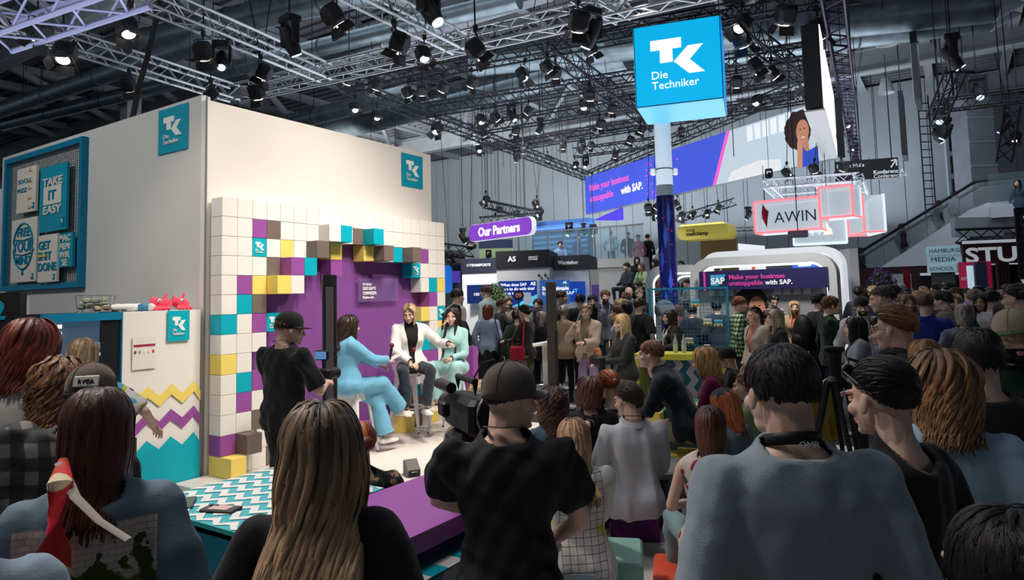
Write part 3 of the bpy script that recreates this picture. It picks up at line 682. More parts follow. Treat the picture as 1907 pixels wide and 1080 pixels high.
    # shoes
    if shoe is not None:
        for sd in (-1, 1):
            hp, k, a = legs[sd]; q = nrm(a-k); fw = np.array([sd*.15, 1, 0.]); 
            if q[2] > -.75: fw = nrm(fw+np.array([0, 0, -.35]))
            fw = nrm(fw-np.array([0, 0, 0])); up = nrm(np.array([0, -fw[2], 1])); rt = np.cross(fw, up); c_ = a-up*.055*s
            mb = MB(); V = []; R = []
            for (y, hw, ht, zb) in ((-.075, .02, .02, .02), (-.065, .034, .05, .0), (-.02, .037, .075, 0), (.04, .041, .055, 0), (.10, .046, .04, 0), (.15, .04, .03, .003), (.178, .02, .016, .01)):
                for (i, j) in ((-1, 0), (1, 0), (1, .5), (.6, 1), (-.6, 1), (-1, .5)): V.append(c_+(fw*y+rt*hw*i+up*(-.03+zb+ht*j))*s)
            F = [(i*6+j, i*6+(j+1) % 6, i*6+6+(j+1) % 6, i*6+6+j) for i in range(6) for j in range(6)]+[tuple(reversed(range(6))), tuple(range(36, 42))]
            mb.add(V, F); obj('shoe', mb, mat('shoe_%.2f' % shoe[0], shoe, .5), o, True)
    # --- hair
    if hair is not None:
        hp_ = dict(n=150, L=.3); hp_.update(hair); nobun = hp_.pop('nobun', False)
        V, F, A = hair_mesh(rng, **hp_); me = npmesh('hair', toH(V), F, [hm], None, A)
        q = link('hair', me, o); f.hair = q
        if hairlab: q['label'] = hairlab
        if hair.get('gather') is not None and not hair.get('tailed') and not nobun:
            mb = MB(); g0 = toH(np.array([hair['gather']]))[0]; mb.ell(g0, np.array([.04, .036, .04])*hs, nu=14, nv=8); obj('hair_bun', mb, hm, q, True)
    if glasses:
        mb = MB()
        for sd in (-1, 1):
            mb.tube(toH(np.array([[sd*.031+.021*math.cos(a), .097, -.002+.018*math.sin(a)] for a in np.arange(14)*2*PI/14])), .0017*hs, 5, closed=True)
            mb.tube(toH(np.array([[sd*.052, .095, .002], [sd*.074, .06, .003], [sd*.08, -.005, -.0]])), .0016*hs, 5)
        mb.tube(toH(np.array([[-.01, .1, .002], [0, .103, .004], [.01, .1, .002]])), .0016*hs, 5)
        obj('glasses', mb, mat('frame_dark', (.03, .02, .02), .3), o, True)
    if cap_:
        cc, back, brimc = cap_; sgn = -1 if back else 1; mb = MB(); n = 24; V = []
        for j in range(9):
            t = (PI/2)*j/8
            for i in range(n):
                a = 2*PI*i/n; V.append((math.cos(a)*.086*math.sin(t), -.014+math.sin(a)*.108*math.sin(t), .035+.103*math.cos(t)**.8))
        V += [(math.cos(2*PI*i/n)*.087, -.014+math.sin(2*PI*i/n)*.109, .008) for i in range(n)]
        F = [(j*n+i, (j+1)*n+i, (j+1)*n+(i+1) % n, j*n+(i+1) % n) for j in range(9) for i in range(n)]
        mb.add(toH(np.array(V)), F); c1 = obj('cap', mb, M_(cc), o, True)
        sm = c1.modifiers.new('thickness', 'SOLIDIFY'); sm.thickness = .004
        mb = MB(); V = []
        for j in range(5):
            for i in range(13):
                a = PI*(i/12)*.84+PI*.08; rr = j/4*.075
                V.append((math.cos(a)*(.085+rr*.12), sgn*(math.sin(a)*(.105+rr))-.014, .022-(abs(math.cos(a))**2)*.014*j/4-.006*j/4))
        F = [(j*13+i, j*13+i+1, j*13+14+i, j*13+13+i) for j in range(4) for i in range(12)]
        mb.add(toH(np.array(V)), F); q = obj('cap_brim', mb, M_(brimc), c1, True); sm = q.modifiers.new('thickness', 'SOLIDIFY'); sm.thickness = .004
        mb = MB(); mb.ell(toH(np.array([[0, -.014, .138]]))[0], np.array([.009, .009, .005])*hs, nu=8, nv=5); obj('cap_button', mb, M_(cc), c1, True)
        for k in range(6):
            mb = MB(); a = k*PI/3; mb.tube(toH(np.array([[math.cos(a)*.0872*math.sin(t), -.014+math.sin(a)*.1095*math.sin(t), .035+.1045*max(math.cos(t), 0)**.8] for t in np.linspace(.1, PI/2, 7)])), .0014*hs, 4)
            obj('cap_seam', mb, M_(tuple(v*.6 for v in cc) if not isinstance(cc, bpy.types.Material) else cc), c1, True)
        f.cap = c1
    if lanyard:
        mb = MB(); x_ = Bz(.4)
        pts = [tp((.068, -.06, .545)), tp((.0, -.085, .545)), tp((-.068, -.06, .545)), tp((-.075, .05, .50)), tp((-.065, .13, .40)), tp((-.03, .155, .25)), tp((0, .16, .12)), tp((.03, .155, .25)), tp((.065, .13, .40)), tp((.075, .05, .50))]
        P = np.array(pts); Q = []
        for i in range(len(P)):
            for t in (0, .33, .66): Q.append(P[i]*(1-t)+P[(i+1) % len(P)]*t)
        mb.tube(np.array(Q), .008*s, 6, closed=True, flat=.3); q = obj('lanyard', mb, mat('lanyard_%.2f' % lanyard[0][0], lanyard[0], .6), o, True)
        if lanyard[1]:
            mb = MB(); c_ = tp((0, .168, .06)); mb.box(c_, (.095*s, .004, .125*s)); obj('badge', mb, mat('badge', (.75, .76, .78), .4), q, label='white name badge on the lanyard')
    if bag:   # shoulder bag: colour, side, size
        bc, sd, bs = bag; mb = MB(); c_ = P0+np.array([sd*.27, .0, -.02])*s
        mb.cbox(c_, (.12*bs, .30*bs, .26*bs), .03); q = obj('shoulder_bag', mb, M_(bc), o, True)
        mb = MB(); a0 = SH[sd]+np.array([0, 0, .055])*s
        mb.tube([c_+np.array([0, .13*bs, .12*bs]), a0+np.array([0, .05, 0]), a0, a0+np.array([0, -.05, 0]), c_+np.array([0, -.13*bs, .12*bs])], .012, 6, flat=.4); obj('strap', mb, M_(bc), q, True)
    return f
# ------------------------------------------------------------------ colours
WH = mat('white_paint', (.78, .76, .72), .55, bump=.02); TEAL = mat('teal', S(0, 168, 188), .45); TEALD = mat('teal_frame', S(0, 120, 160), .45)
TEALM = mat('teal_print', S(0, 150, 180), .5); PUR = mat('purple', S(146, 78, 154), .5); PURD = mat('purple_wall', S(130, 76, 148), .55); YEL = mat('yellow', S(236, 212, 110), .5)
YELT = mat('table_yellow', S(205, 200, 70), .5); GRY = mat('taupe', S(112, 100, 94), .5); BLK = mat('black', (.012, .012, .013), .5); BLKM = mat('black_metal', (.02, .02, .022), .4, .6)
WTX = mat('white_text', (.85, .85, .85), .5); SIL = mat('truss_silver', (.5, .5, .52), .35, .8); GAL = mat('galvanised', (.33, .39, .42), .38, .85, noise=.3, nscale=3)
DARKG = mat('dark_grey', (.06, .06, .065), .5); CONC = mat('hall_wall', (.40, .43, .45), .8, noise=.12, nscale=.5); CEIL = mat('roof_deck', (.20, .20, .22), .8, noise=.25, nscale=1.5)
BEAM = mat('beam_grey', (.36, .37, .38), .7, noise=.15, nscale=2); NAVY = mat('navy', S(22, 22, 66), .5); SCRB = mat('screen_blue', S(10, 40, 120), .3, emit=S(14, 52, 140), es=.8)
GREEN = mat('green_block', S(0, 100, 70), .7); MINT = mat('mint_block', S(130, 170, 160), .6, bump=.1, bscale=15); BLUET = mat('sofa_blue', S(70, 110, 170), .6)
LAMPW = mat('lamp_glow', (1, 1, 1), .3, emit=(1, .93, .82), es=4); LED = mat('led_white', (1, 1, 1), .3, emit=(.92, .97, 1), es=1.8)
def glass_mat(nm, col, a): return mat(nm, col, .08, alpha=a, spec=.5)
GLS = glass_mat('clear_glass', (.6, .75, .8), .22)
# ------------------------------------------------------------------ floor and hall shell
mb = MB(); mb.box((15, 5, -.05), (110, 110, .1)); struct(obj('floor', mb, mat('dark_carpet', (.03, .032, .036), .85, noise=.3, nscale=6)))
mb = MB(); mb.box((3.1, 2.2, .006), (11.4, 8.4, .012)); tag(obj('booth_floor', mb, mat('light_floor', (.62, .58, .54), .35, noise=.08, nscale=2)), 'pale vinyl floor laid under the health insurer stand', 'floor covering')
# hall walls and roof
A1, A2 = at(780, 300, 42), at(1716, 300, 27)
def hall_wall(name, a, b, z1, n, m=CONC, joint=.9):
    a = np.array([a[0], a[1], 0]); b = np.array([b[0], b[1], 0]); d = b-a; L = np.linalg.norm(d); rz = math.atan2(d[1], d[0]); mb = MB()
    mb.box((L/2, .3, z1/2), (L, .5, z1)); w_ = struct(obj(name, mb, DARKG, None, loc=tuple(a), rz=rz)); k = max(1, int(L/joint))
    base = MB(); base.box((0, .02, z1/2), (L/k-.025, .06, z1)); me = base.mesh('panel', [m])
    for i in range(k):
        o = link('panel', me, w_, ((i+.5)*L/k, 0, 0))
    return w_, L, rz
dirv = nrm(np.array([A2[0]-A1[0], A2[1]-A1[1], 0])); B0 = A1-dirv*26; B1 = A2+dirv*1.2
ZC = 10.2
wb, Lb, rzb = hall_wall('wall_back', B0, B1, ZC, 20)
nrmv = np.array([dirv[1], -dirv[0], 0]);  nrmv = -nrmv if nrmv@(np.array([0, 0, 0])-B1)*1 < 0 else nrmv
R1 = B1+nrm(np.array([FW[0]*.2+RT[0], FW[1]*.2+RT[1], 0]))*16
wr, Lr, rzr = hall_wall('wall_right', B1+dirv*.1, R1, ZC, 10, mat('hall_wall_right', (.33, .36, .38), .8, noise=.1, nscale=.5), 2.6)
mb = MB(); mb.box((12, 12, ZC+.35), (90, 90, .3)); struct(obj('ceiling', mb, CEIL))
# roof ribs of the corrugated deck
rib = MB()
for i in range(200): rib.box((-30+i*.42, 12, ZC+.16), (.2, 84, .1))
q = obj('roof_corrugation', rib, CEIL); q['kind'] = 'structure'
# light grey roof beams (I sections) along the hall and purlins across
for i, x in enumerate((2.5, 8.5, 14.5, 20.5, 26.5, 32.5)):
    b = MB(); b.box((x, 12, ZC-.35), (.08, 84, .8)); b.box((x, 12, ZC-.77), (.42, 84, .06)); b.box((x, 12, ZC+.03), (.42, 84, .06)); struct(obj('trim_%d' % (i+1), b, BEAM))
pm = MB(); pm.box((0, 0, 0), (70, .16, .26)); pm.box((0, 0, -.13), (70, .3, .03)); pme = pm.mesh('purlin', [BEAM])
for i in range(22):
    o = link('trim_%d' % (i+7), pme, None, (14, -14+i*2.4, ZC-.02)); struct(o)
# diagonal wind braces under the roof
bm = MB(); bm.bar((0, 0, 0), (6, 4.8, 0), .14, .2); bme = bm.mesh('brace', [BEAM])
for i in range(4):
    for j in range(7):
        o = link('trim_%d' % (40+i*7+j), bme, None, (2.5+i*6, 1+j*4.8, ZC-.5)); struct(o)
# spiral air ducts
def duct(name, p0, p1, r, label, bend=None):
    p0 = np.array(p0, float); p1 = np.array(p1, float); L = np.linalg.norm(p1-p0); d = (p1-p0)/L; mb = MB(); n = int(L/.12)
    P = []; R = []
    for i in range(n): P += [p0+d*L*i/n, p0+d*L*(i+.8)/n]; R += [r, r]
    mb.tube(P, r, 18); t = thing(name, label, 'duct', p0*0, 0, 'spiral ventilation ducts under the roof')
    obj('duct_pipe', mb, GAL, t, True)
    mb = MB()
    for i in range(1, int(L/3.0)): mb.tube([p0+d*(i*3.-.03), p0+d*(i*3.+.03)], r*1.05, 18)
    obj('joint_ring', mb, mat('duct_ring', (.1, .12, .13), .5, .7), t, True)
    mb = MB()
    for i in range(0, int(L/3.5)):
        for s in (-1, 1): mb.tube([p0+d*(i*3.5+1)+np.array([s*r, 0, 0]), p0+d*(i*3.5+1)+np.array([s*r, 0, ZC-p0[2]])], .012, 4)
    q_ = obj('hanger_rod', mb, BLKM, t); q_['kind'] = 'stuff'
    return t
def line_lvl(xa, ya, xb, yb, z): return gz(xa, ya, z), gz(xb, yb, z)
def ext(a, b, e0, e1): d = nrm(b-a); return a-d*e0, b+d*e1
for k, (xa, ya, xb, yb, z, r, e0, e1, lab) in enumerate((
        (778, 201, 1170, 101, 9.0, .48, 14, 0, 'thick spiral duct running behind the blue cube sign'),
        (1390, 62, 1850, 12, 9.0, .42, 8, 0, 'upper pointed spiral duct near the right roof edge'),
        (1390, 92, 1845, 33, 9.0, .38, 6, 0, 'lower pointed spiral duct near the right roof edge'),
        (430, 40, 640, -10, 9.2, .36, 6, 8, 'spiral duct at the top left above the silver truss'),
        (60, 185, 230, 128, 8.6, .27, 8, 4, 'spiral duct at the far left over the booth wall'),
        (60, 218, 300, 160, 8.4, .22, 8, 12, 'thin spiral duct under the far left roof'),
        (1590, 250, 1800, 208, 8.8, .34, 16, 0, 'grey spiral duct along the top of the far hall wall'),
        (520, 232, 760, 175, 8.3, .3, 10, 0, 'slim spiral duct over the white booth top'))):
    a, b = line_lvl(xa, ya, xb, yb, z); a, b = ext(a, b, e0, e1); duct('air_duct', a, b, r, lab)
    if e1 == 0 and r < .45 and k < 3:
        mb = MB(); d = nrm(b-a); mb.tube([b, b+d*.7], [r, .02], 18); tag(obj('duct_cone', mb, mat('cone_white', (.6, .62, .7), .4)), 'pale pointed end cone of the %s duct at the right' % ('upper' if k == 1 else 'lower'), 'duct end')
# fluorescent tubes on the roof
for i, (xa, ya, xb, yb) in enumerate(((1612, 27, 1642, 22), (1648, 21, 1673, 16), (1640, 20, 1675, 14))):
    a, b = line_lvl(xa, ya, xb, yb, 9.3); mb = MB(); mb.bar(a, b, .12, .06)
    if i < 2: tag(obj('tube_light', mb, mat('tube_glow', (1, 1, 1), .3, emit=(.9, 1, 1), es=3)), 'lit %s roof tube light at the upper right' % ('left' if i == 0 else 'right'), 'lamp')
# pendant hall lamps (unlit white shades)
def pendant(px, py, D, k, lab):
    p = at(px, py, D); t = thing('pendant_lamp', lab, 'lamp', p, 0, 'white bell shades under the roof'); m = MB()
    m.lathe([(.10*k, .38*k), (.14*k, .34*k), (.2*k, .1*k), (.26*k, -.2*k), (.24*k, -.2*k), (.17*k, .1*k)], 16); obj('lamp_shade', m, mat('shade_white', (.6, .62, .62), .5), t, True)
    m = MB(); m.tube([(0, 0, .38*k), (0, 0, ZC+.2-p[2])], .02, 5); obj('cord', m, BLKM, t)
pendant(1652, 68, 22, 1.3, 'larger white bell pendant lamp at the upper right'); pendant(1650, 163, 26, 1.1, 'lower white bell pendant lamp at the upper right')
pendant(722, 75, 20, .8, 'white bell pendant lamp above the black truss corner'); pendant(885, 262, 30, .8, 'small far white bell pendant lamp near hall wall')
pendant(1018, 2, 20, .8, 'white bell pendant lamp at the top edge of the roof')
# hall columns
for i, (x, ytop, D, w_, lab) in enumerate(((245, 130, 22, .45, 'far left pale hall column rising behind the booth'), (596, 230, 34, .4, 'distant pale hall column behind the booth top'))):
    p = at(x, ytop, D); m = MB(); m.box((p[0], p[1], ZC/2), (w_, w_, ZC)); m.box((p[0], p[1], ZC-.9), (w_*2.2, w_*1.4, .3)); struct(obj('trim_%d' % (80+i), m, BEAM))
# ladders and hanging cables on the back wall
def ladder(px0, y0, px1, y1, D, lab):
    a, b = at(px0, y0, D), at(px1, y1, D); t = thing('wall_ladder', lab, 'ladder', (0, 0, 0)); m = MB(); s = np.array([RT[0], RT[1], 0])*.2
    for q in (-1, 1): m.bar(a+s*q, np.array([a[0], a[1], b[2]])+s*q, .05)
    obj('rail', m, BLKM, t); m = MB(); n = int(abs(a[2]-b[2])/.3)
    for i in range(n): z = b[2]+(a[2]-b[2])*i/n; m.bar(np.array([a[0], a[1], z])-s, np.array([a[0], a[1], z])+s, .035)
    obj('rung', m, BLKM, t)
ladder(1718, 178, 1738, 470, 26.3, 'long steel ladder on the pale wall above the escalator'); ladder(1068, 290, 1072, 430, 39, 'steel ladder on the far wall left of the blue banner')
for i, x in enumerate((652, 690, 735, 820, 842, 905, 935, 970, 985, 1010, 1040, 1290, 1330, 1362, 1625, 1748, 1800)):
    p = at(x, 200, 18+(i*7 % 9)); m = MB(); m.tube([(p[0], p[1], ZC+.2), (p[0]+.01, p[1], ZC-2.2-(i*3 % 4)*.8)], .012, 4); tag(obj('hanging_cable', m, BLK), 'thin black hoist cable hanging from the hall roof', 'cable', 'thin hoist cables under the roof')
# big black cable bundle in front of the silver trusses
m = MB()
for k in range(4):
    P = [at(x+k*2.0, y, 11) for x, y in ((300, -60), (296, 0), (286, 45), (272, 105), (256, 160), (243, 225))]; m.tube(P, .022, 6)
tag(obj('cable_bundle', m, BLK), 'thick bundle of black cables dropping behind the white booth', 'cable')
# ------------------------------------------------------------------ the booth
XB, YB, ZB = 4.02, 6.416, 3.97
bt = thing('exhibition_booth', 'large white exhibition booth with poster frame on its left side', 'booth', (XB, YB, 0))
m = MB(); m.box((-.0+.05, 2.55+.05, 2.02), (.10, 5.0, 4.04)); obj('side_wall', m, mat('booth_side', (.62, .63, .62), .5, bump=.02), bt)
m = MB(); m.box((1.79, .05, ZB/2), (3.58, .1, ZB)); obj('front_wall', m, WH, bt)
m = MB(); m.box((1.79, 2.5, ZB-.05), (3.5, 4.9, .06)); obj('roof_panel', m, WH, bt)
m = MB(); m.box((3.53, 2.5, ZB/2), (.1, 4.9, ZB)); obj('end_wall', m, WH, bt)
m = MB(); m.bar((-.006, -.006, 0), (-.006, -.006, 4.0), .014); obj('corner_trim', m, mat('alu_edge', (.25, .25, .26), .4, .5), bt)
T_ = [(0.195, 0.799), (0.553, 0.799), (0.553, 0.673), (0.45, 0.673), (0.45, 0.511), (0.302, 0.511), (0.302, 0.673), (0.195, 0.673)]
K_ = [(0.628, 0.685), (0.8, 0.685), (0.643, 0.515), (0.808, 0.346), (0.63, 0.346), (0.461, 0.512)]
def tk_face(parent, w_, h_, y=-.006, m_=WTX, ox=0., oz=0., thick=.006, txt=True, bold=.0):
    """logo and words on the front (-y) of a plate w_ x h_ centred at ox, bottom oz"""
    for nm, P in (('letter', T_), ('letter', K_)):
        mb = MB(); mb.prism([(ox+(a-.5)*w_, oz+b*h_) for a, b in P], y-thick, y, 0); obj(nm, mb, m_, parent)
    if txt:
        text('lettering', 'Die', .135*h_, m_, parent, (ox+(.19-.5)*w_, y-thick, oz+.322*h_), bold=bold, sx=w_/h_*1.02)
        text('lettering', 'Techniker', .135*h_, m_, parent, (ox+(.195-.5)*w_, y-thick, oz+.195*h_), bold=bold, sx=w_/h_*.98)
def tk_sign(name, label, loc, rz, w_, h_, m_=TEALM):
    t = thing(name, label, 'sign', loc, rz); mb = MB(); mb.box((0, 0, h_/2), (w_, .012, h_)); obj('sign_plate', mb, m_, t); tk_face(t, w_, h_); return t
tk_sign('wall_sign', 'teal logo sign high on the grey left side of the booth', (XB-.01, 7.03, 3.50), -PI/2, .57, .50)
tk_sign('wall_sign', 'teal logo sign high at the right end of the white booth front', (7.18, YB-.01, 3.43), 0, .44, .47)
# poster frame with wire grid
pf = thing('wire_display_board', 'blue frame with a wire grid holding five posters on the booth', 'frame', (XB-.04, 10.08, 2.09), -PI/2)
fw, fh = 2.3, 1.86
for nm, c, d in (('frame_bar', (0, 0, .03), (fw, .08, .07)), ('frame_bar', (0, 0, fh-.03), (fw, .08, .07)), ('frame_bar', (-fw/2+.035, 0, fh/2), (.07, .078, fh-.13)), ('frame_bar', (fw/2-.035, 0, fh/2), (.07, .078, fh-.13))):
    m = MB(); m.box(c, d); obj(nm, m, TEALD, pf)
m = MB()
for i in range(44): m.box((-fw/2+.05+i*.0512, .0, fh/2), (.006, .006, fh))
for i in range(30): m.box((0, .006, .05+i*.0605), (fw, .006, .006))
q = obj('wire_grid', m, mat('wire_grey', (.2, .24, .26), .4, .6), pf); q['kind'] = 'stuff'
CREAM = mat('poster_cream', (.74, .71, .65), .6); TP = mat('print_teal', S(0, 130, 160), .6); GOLD = mat('print_gold', S(222, 190, 100), .6)
def poster(xl, yt, xr, yb, label, m_, X=XB-.11):
    ym = (yt+yb)/2; a, b = onX(xl, ym, X), onX(xr, ym, X); z1 = onX((xl+xr)/2, yt, X)[2]; z0 = onX((xl+xr)/2, yb, X)[2]
    w_ = abs(a[1]-b[1]); t = thing('poster', label, 'poster', (X, (a[1]+b[1])/2, z0), -PI/2, 'posters on the wire grid'); mb = MB(); mb.box((0, .02, (z1-z0)/2), (w_, .03, z1-z0)); obj('poster_board', mb, m_, t)
    return t, w_, z1-z0
def small_logo(t, w_, h_, x, z, s, bg=TP):
    m = MB(); m.box((x, -.001, z), (s*.8, .004, s)); obj('logo_tile', m, bg, t); tk_face(t, s*.8, s, -.004, WTX, x, z-s/2, .002, False)
t, w_, h_ = poster(31, 312, 66, 395, 'cream poster with blue words SOCIAL PIZZA', CREAM)
text('lettering', 'SOCI L', h_*.13, TP, t, (-w_*.44, 0, h_*.66), sx=1.0*w_/h_*1.9); text('lettering', 'PIZZ', h_*.13, TP, t, (-w_*.46, 0, h_*.46), sx=1.9*w_/h_)
for i, z in enumerate((.92, .68, .52, .30, .1)):
    m = MB(); m.tube([np.array([w_*(.22+.1*math.sin(i*2+a)), -.003, h_*(z+.05*math.cos(i*2+a))]) for a in (0, 2.1, 4.2)], .006, 4, closed=True); obj('pizza_slice_outline', m, GOLD, t)
small_logo(t, w_, h_, w_*.4, h_*.12, .08)
t, w_, h_ = poster(73, 308, 123, 430, 'teal poster with white blocks and words TAKE IT EASY', TEALM)
m = MB(); m.box((0, -.001, h_*.55), (w_*.66, .004, h_*.28)); obj('white_block', m, CREAM, t)
text('lettering', 'TAKE', h_*.17, CREAM, t, (0, -.002, h_*.70), sx=w_/h_*1.75, al='CENTER', bold=.012); text('lettering', 'IT', h_*.2, TP, t, (0, -.006, h_*.48), sx=w_/h_*1.7, al='CENTER', bold=.012); text('lettering', 'EASY', h_*.17, CREAM, t, (0, -.002, h_*.27), sx=w_/h_*1.75, al='CENTER', bold=.012)
small_logo(t, w_, h_, w_*.38, h_*.12, .12)
t, w_, h_ = poster(20, 407, 67, 525, 'cream poster with balloon lettering FREE YOUR MIND', CREAM)
m = MB(); m.tube([np.array([w_*.38*math.cos(a), -.003, h_*(.56+.36*math.sin(a))]) for a in np.arange(28)*2*PI/28], .012, 5, closed=True); obj('balloon_outline', m, TP, t)
for z in (.45, .68): m = MB(); m.tube([(-w_*.36, -.003, h_*z), (0, -.003, h_*(z-.03)), (w_*.36, -.003, h_*z)], .008, 5); obj('balloon_line', m, TP, t)
m = MB(); m.prism([(-.03, h_*.11), (.03, h_*.11), (.015, h_*.2), (-.015, h_*.2)], -.006, 0); obj('balloon_knot', m, TP, t)
text('lettering', 'FREE', h_*.19, TP, t, (0, 0, h_*.72), sx=w_/h_*1.3, al='CENTER', bold=.01); text('lettering', 'YOUR', h_*.24, TP, t, (0, 0, h_*.48), sx=w_/h_*1.25, al='CENTER', bold=.01); text('lettering', 'MIND', h_*.18, TP, t, (0, 0, h_*.28), sx=w_/h_*1.3, al='CENTER', bold=.01)
small_logo(t, w_, h_, w_*.38, h_*.08, .08)
t, w_, h_ = poster(70, 437, 105, 525, 'cream poster of three teal words ending in DONE', CREAM, XB-.13)
for s_, z in (('GET', .70), ('SHIT', .47), ('DONE', .24)): text('lettering', s_, h_*.24, TP, t, (-w_*.47, 0, h_*z), sx=w_/h_*(1.42 if len(s_) == 4 else 1.4), bold=.008)
m = MB(); m.box((-w_*.24, -.008, h_*.56), (w_*.46, .004, h_*.05)); obj('strike_bar', m, GOLD, t); small_logo(t, w_, h_, w_*.38, h_*.1, .07)
t, w_, h_ = poster(107, 434, 134, 497, 'small teal poster with stacked white letters MACHEN WIR', TEALM)
for s_, z in (('MAC', .76), ('HEN', .52), ('WIR', .27), ("'SE", .04)): text('lettering', s_, h_*.26, CREAM, t, (0, 0, h_*z), sx=w_/h_*1.35, al='CENTER', bold=.008)
# ------------------------------------------------------------------ white cabinet wall with zigzag print
cb = thing('zigzag_cabinet', 'low white cabinet with yellow, purple and teal zigzag print', 'cabinet', (3.60, YB, 0)); cw, chh = .76, 1.79
m = MB(); m.box((0, .27, chh/2), (cw, .52, chh)); obj('body', m, WH, cb)
def zig(z0, dz, amp, m_, dn=None, x0=-cw/2, x1=cw/2, n=3.3, y=-.0):
    k = int(n*2)+1; T = [(x0+(x1-x0)*i/(n*2), amp*(1 if i % 2 == 0 else 0)) for i in range(k+1)]
    T = [(min(x, x1), z) for x, z in T]; top = [(x, z0+z) for x, z in T]; 
    bot = [(x, (z0+z-dz) if dn is None else dn) for x, z in reversed(T)]
    for i in range(len(top)-1):
        mm = MB(); mm.prism([bot[len(bot)-1-i], bot[len(bot)-2-i], top[i+1], top[i]], y-.004, y); yield mm
for z0, dz, m_, dn in ((.98, .1, YEL, None), (.74, .1, PUR, None), (.48, .1, TEAL, .02)):
    big = MB()
    for mm in zig(z0, dz, .10, m_, dn):
        for V in mm.V: big.add(V, [f for f in mm.F])
    obj('zigzag_print', big, m_, cb)
m = MB(); m.box((-.19, -.004, 1.40), (.22, .006, .30)); q = obj('price_sheet', m, CREAM, cb, label='white sheet with crimson bar and five product pictures')
m = MB(); m.box((-.19, -.008, 1.47), (.2, .004, .02)); obj('sheet_bar', m, mat('crimson', S(160, 30, 70), .5), q)
for i, c_ in enumerate(((.2, .08, .05), (.1, .4, .45), (.7, .7, .68), (.65, .65, .62), (.7, .05, .05))):
    m = MB(); m.ell((-.275+i*.042, -.008, 1.41), (.012, .004, .018), nu=8, nv=6); obj('sheet_picture', m, mat('pic%d' % i, c_, .6), q)
sg = tk_sign('cabinet_sign', 'teal logo sign on the top right of the zigzag cabinet', (3.60+.14, YB-.008, 1.79-.30), 0, .22, .295, TEAL)
# plush toys, rolled towels, wire basket on the cabinets
RED = mat('plush_red', S(232, 60, 90), .8, bump=.3, bscale=120, sheen=.4)
for i, (x, y_) in enumerate(((338, 563), (304, 566))):
    p = onY(x, 575, YB+.12); t = thing('plush_toy', ('right' if i == 0 else 'left')+' coral red plush monster on the zigzag cabinet', 'toy', (p[0], p[1], 1.79), .3-.5*i); m = MB(); m.ell((0, 0, .06), (.085, .065, .06)); m.ell((-.07, 0, .08), (.055, .05, .05))
    for a in range(4): cap(m, (.03*a-.06, -.02, .03), (.04*a-.1, -.07-.01*a, .015), .022, .018)
    cap(m, (.0, .0, .1), (.03, 0, .16), .018, .012); cap(m, (-.1, .0, .11), (-.12, 0, .15), .012, .005); V, F, N = remesh(m, .006, 2); link('body', npmesh('body', V, F, [RED]), t)
    m = MB(); m.ell((-.05, -.052, .095), (.018, .01, .018)); obj('eye', m, WTX, t, True); m = MB(); m.ell((-.05, -.062, .095), (.01, .004, .01)); obj('pupil', m, TP, t, True)
for i, (x, m_) in enumerate(((228, WTX), (240, WTX), (252, WTX), (262, WTX), (270, TEALM), (284, WTX))):
    p = onY(x, 575, YB+.1+.03*(i % 2)); mb = MB(); R = [(.0, -.09), (.03, -.088), (.038, -.05), (.034, 0), (.038, .05), (.03, .088), (.0, .09)]
    mb.lathe(R, 10, (0, 0, .037), axis=(.8, -.5+.25*i, 0)); t = obj('rolled_towel', mb, mat('towel_white', (.75, .74, .72), .9, bump=.3, bscale=90) if m_ is WTX else mat('towel_teal', S(60, 130, 160), .9, bump=.3), None, True, loc=(p[0], p[1], 1.79))
    tag(t, ('teal rolled sock bundle between white ones' if m_ is TEALM else ['leftmost white rolled sock bundle on the dark cabinet', 'second white rolled sock bundle from the left', 'third white rolled sock bundle from the left', 'white rolled sock bundle left of the teal one', '', 'white rolled sock bundle beside the plush toys'][i]), 'textile', 'rolled bundles on the cabinet')
# vending machine with dark gap cabinet
vm = thing('vending_machine', 'blue framed glass vending machine lit inside by white LEDs', 'vending machine', tuple(onY(158, 700, YB+.05)[:2])+(0,), 0); vw = .70; vz = 1.79
m = MB(); m.box((0, .35, vz/2), (vw, .6, vz)); obj('cabinet_body', m, BLKM, vm)
for c, d in (((0, -.0, vz-.035), (vw, .06, .07)), ((-vw/2+.03, 0, 1.16), (.06, .058, 1.11)), ((vw/2-.03, 0, 1.16), (.06, .058, 1.11)), ((0, 0, .3), (vw, .06, .6))): m = MB(); m.box(c, d); obj('door_frame', m, TEALD, vm)
m = MB(); m.box((0, .03, 1.17), (vw-.12, .01, 1.1)); obj('interior_back', m, mat('vend_inside', (.05, .07, .1), .4, emit=(.03, .07, .12), es=1.), vm)
for k in range(16): m = MB(); m.box((-.22, .015, .75+k*.062), (.06, .012, .03)); obj('led_strip', m, mat('led_cool', (1, 1, 1), .3, emit=(.75, .95, 1), es=3), vm)
for z, c_ in ((1.42, (.6, .7, .75)), (1.20, (.6, .7, .75)), (.98, (.6, .7, .75))):
    m = MB(); m.box((.1, .02, z), (.4, .03, .03)); s_ = obj('shelf', m, mat('vend_shelf', c_, .4, emit=(.3, .4, .45), es=.8), vm)
    for j in range(3): m = MB(); m.cbox((-.02+j*.12, .02, z+.07), (.09, .03, .09), .02); obj('product', m, mat('prod%d' % j, ((.05, .06, .12), (.2, .3, .5), (.55, .1, .4))[j], .5), s_)
m = MB(); m.box((0, -.02, 1.17), (vw-.12, .006, 1.1)); obj('glass_pane', m, mat('vend_glass', (.02, .03, .035), .1, alpha=.12, spec=.4), vm)
m = MB(); m.box((3.13, YB+.3, .9), (.16, .5, 1.79)); gp = thing('gap_panel', 'narrow black payment unit between vending machine and zigzag cabinet', 'machine', (0, 0, 0)); obj('housing', m, BLK, gp)  # black panel put in for the dark gap here
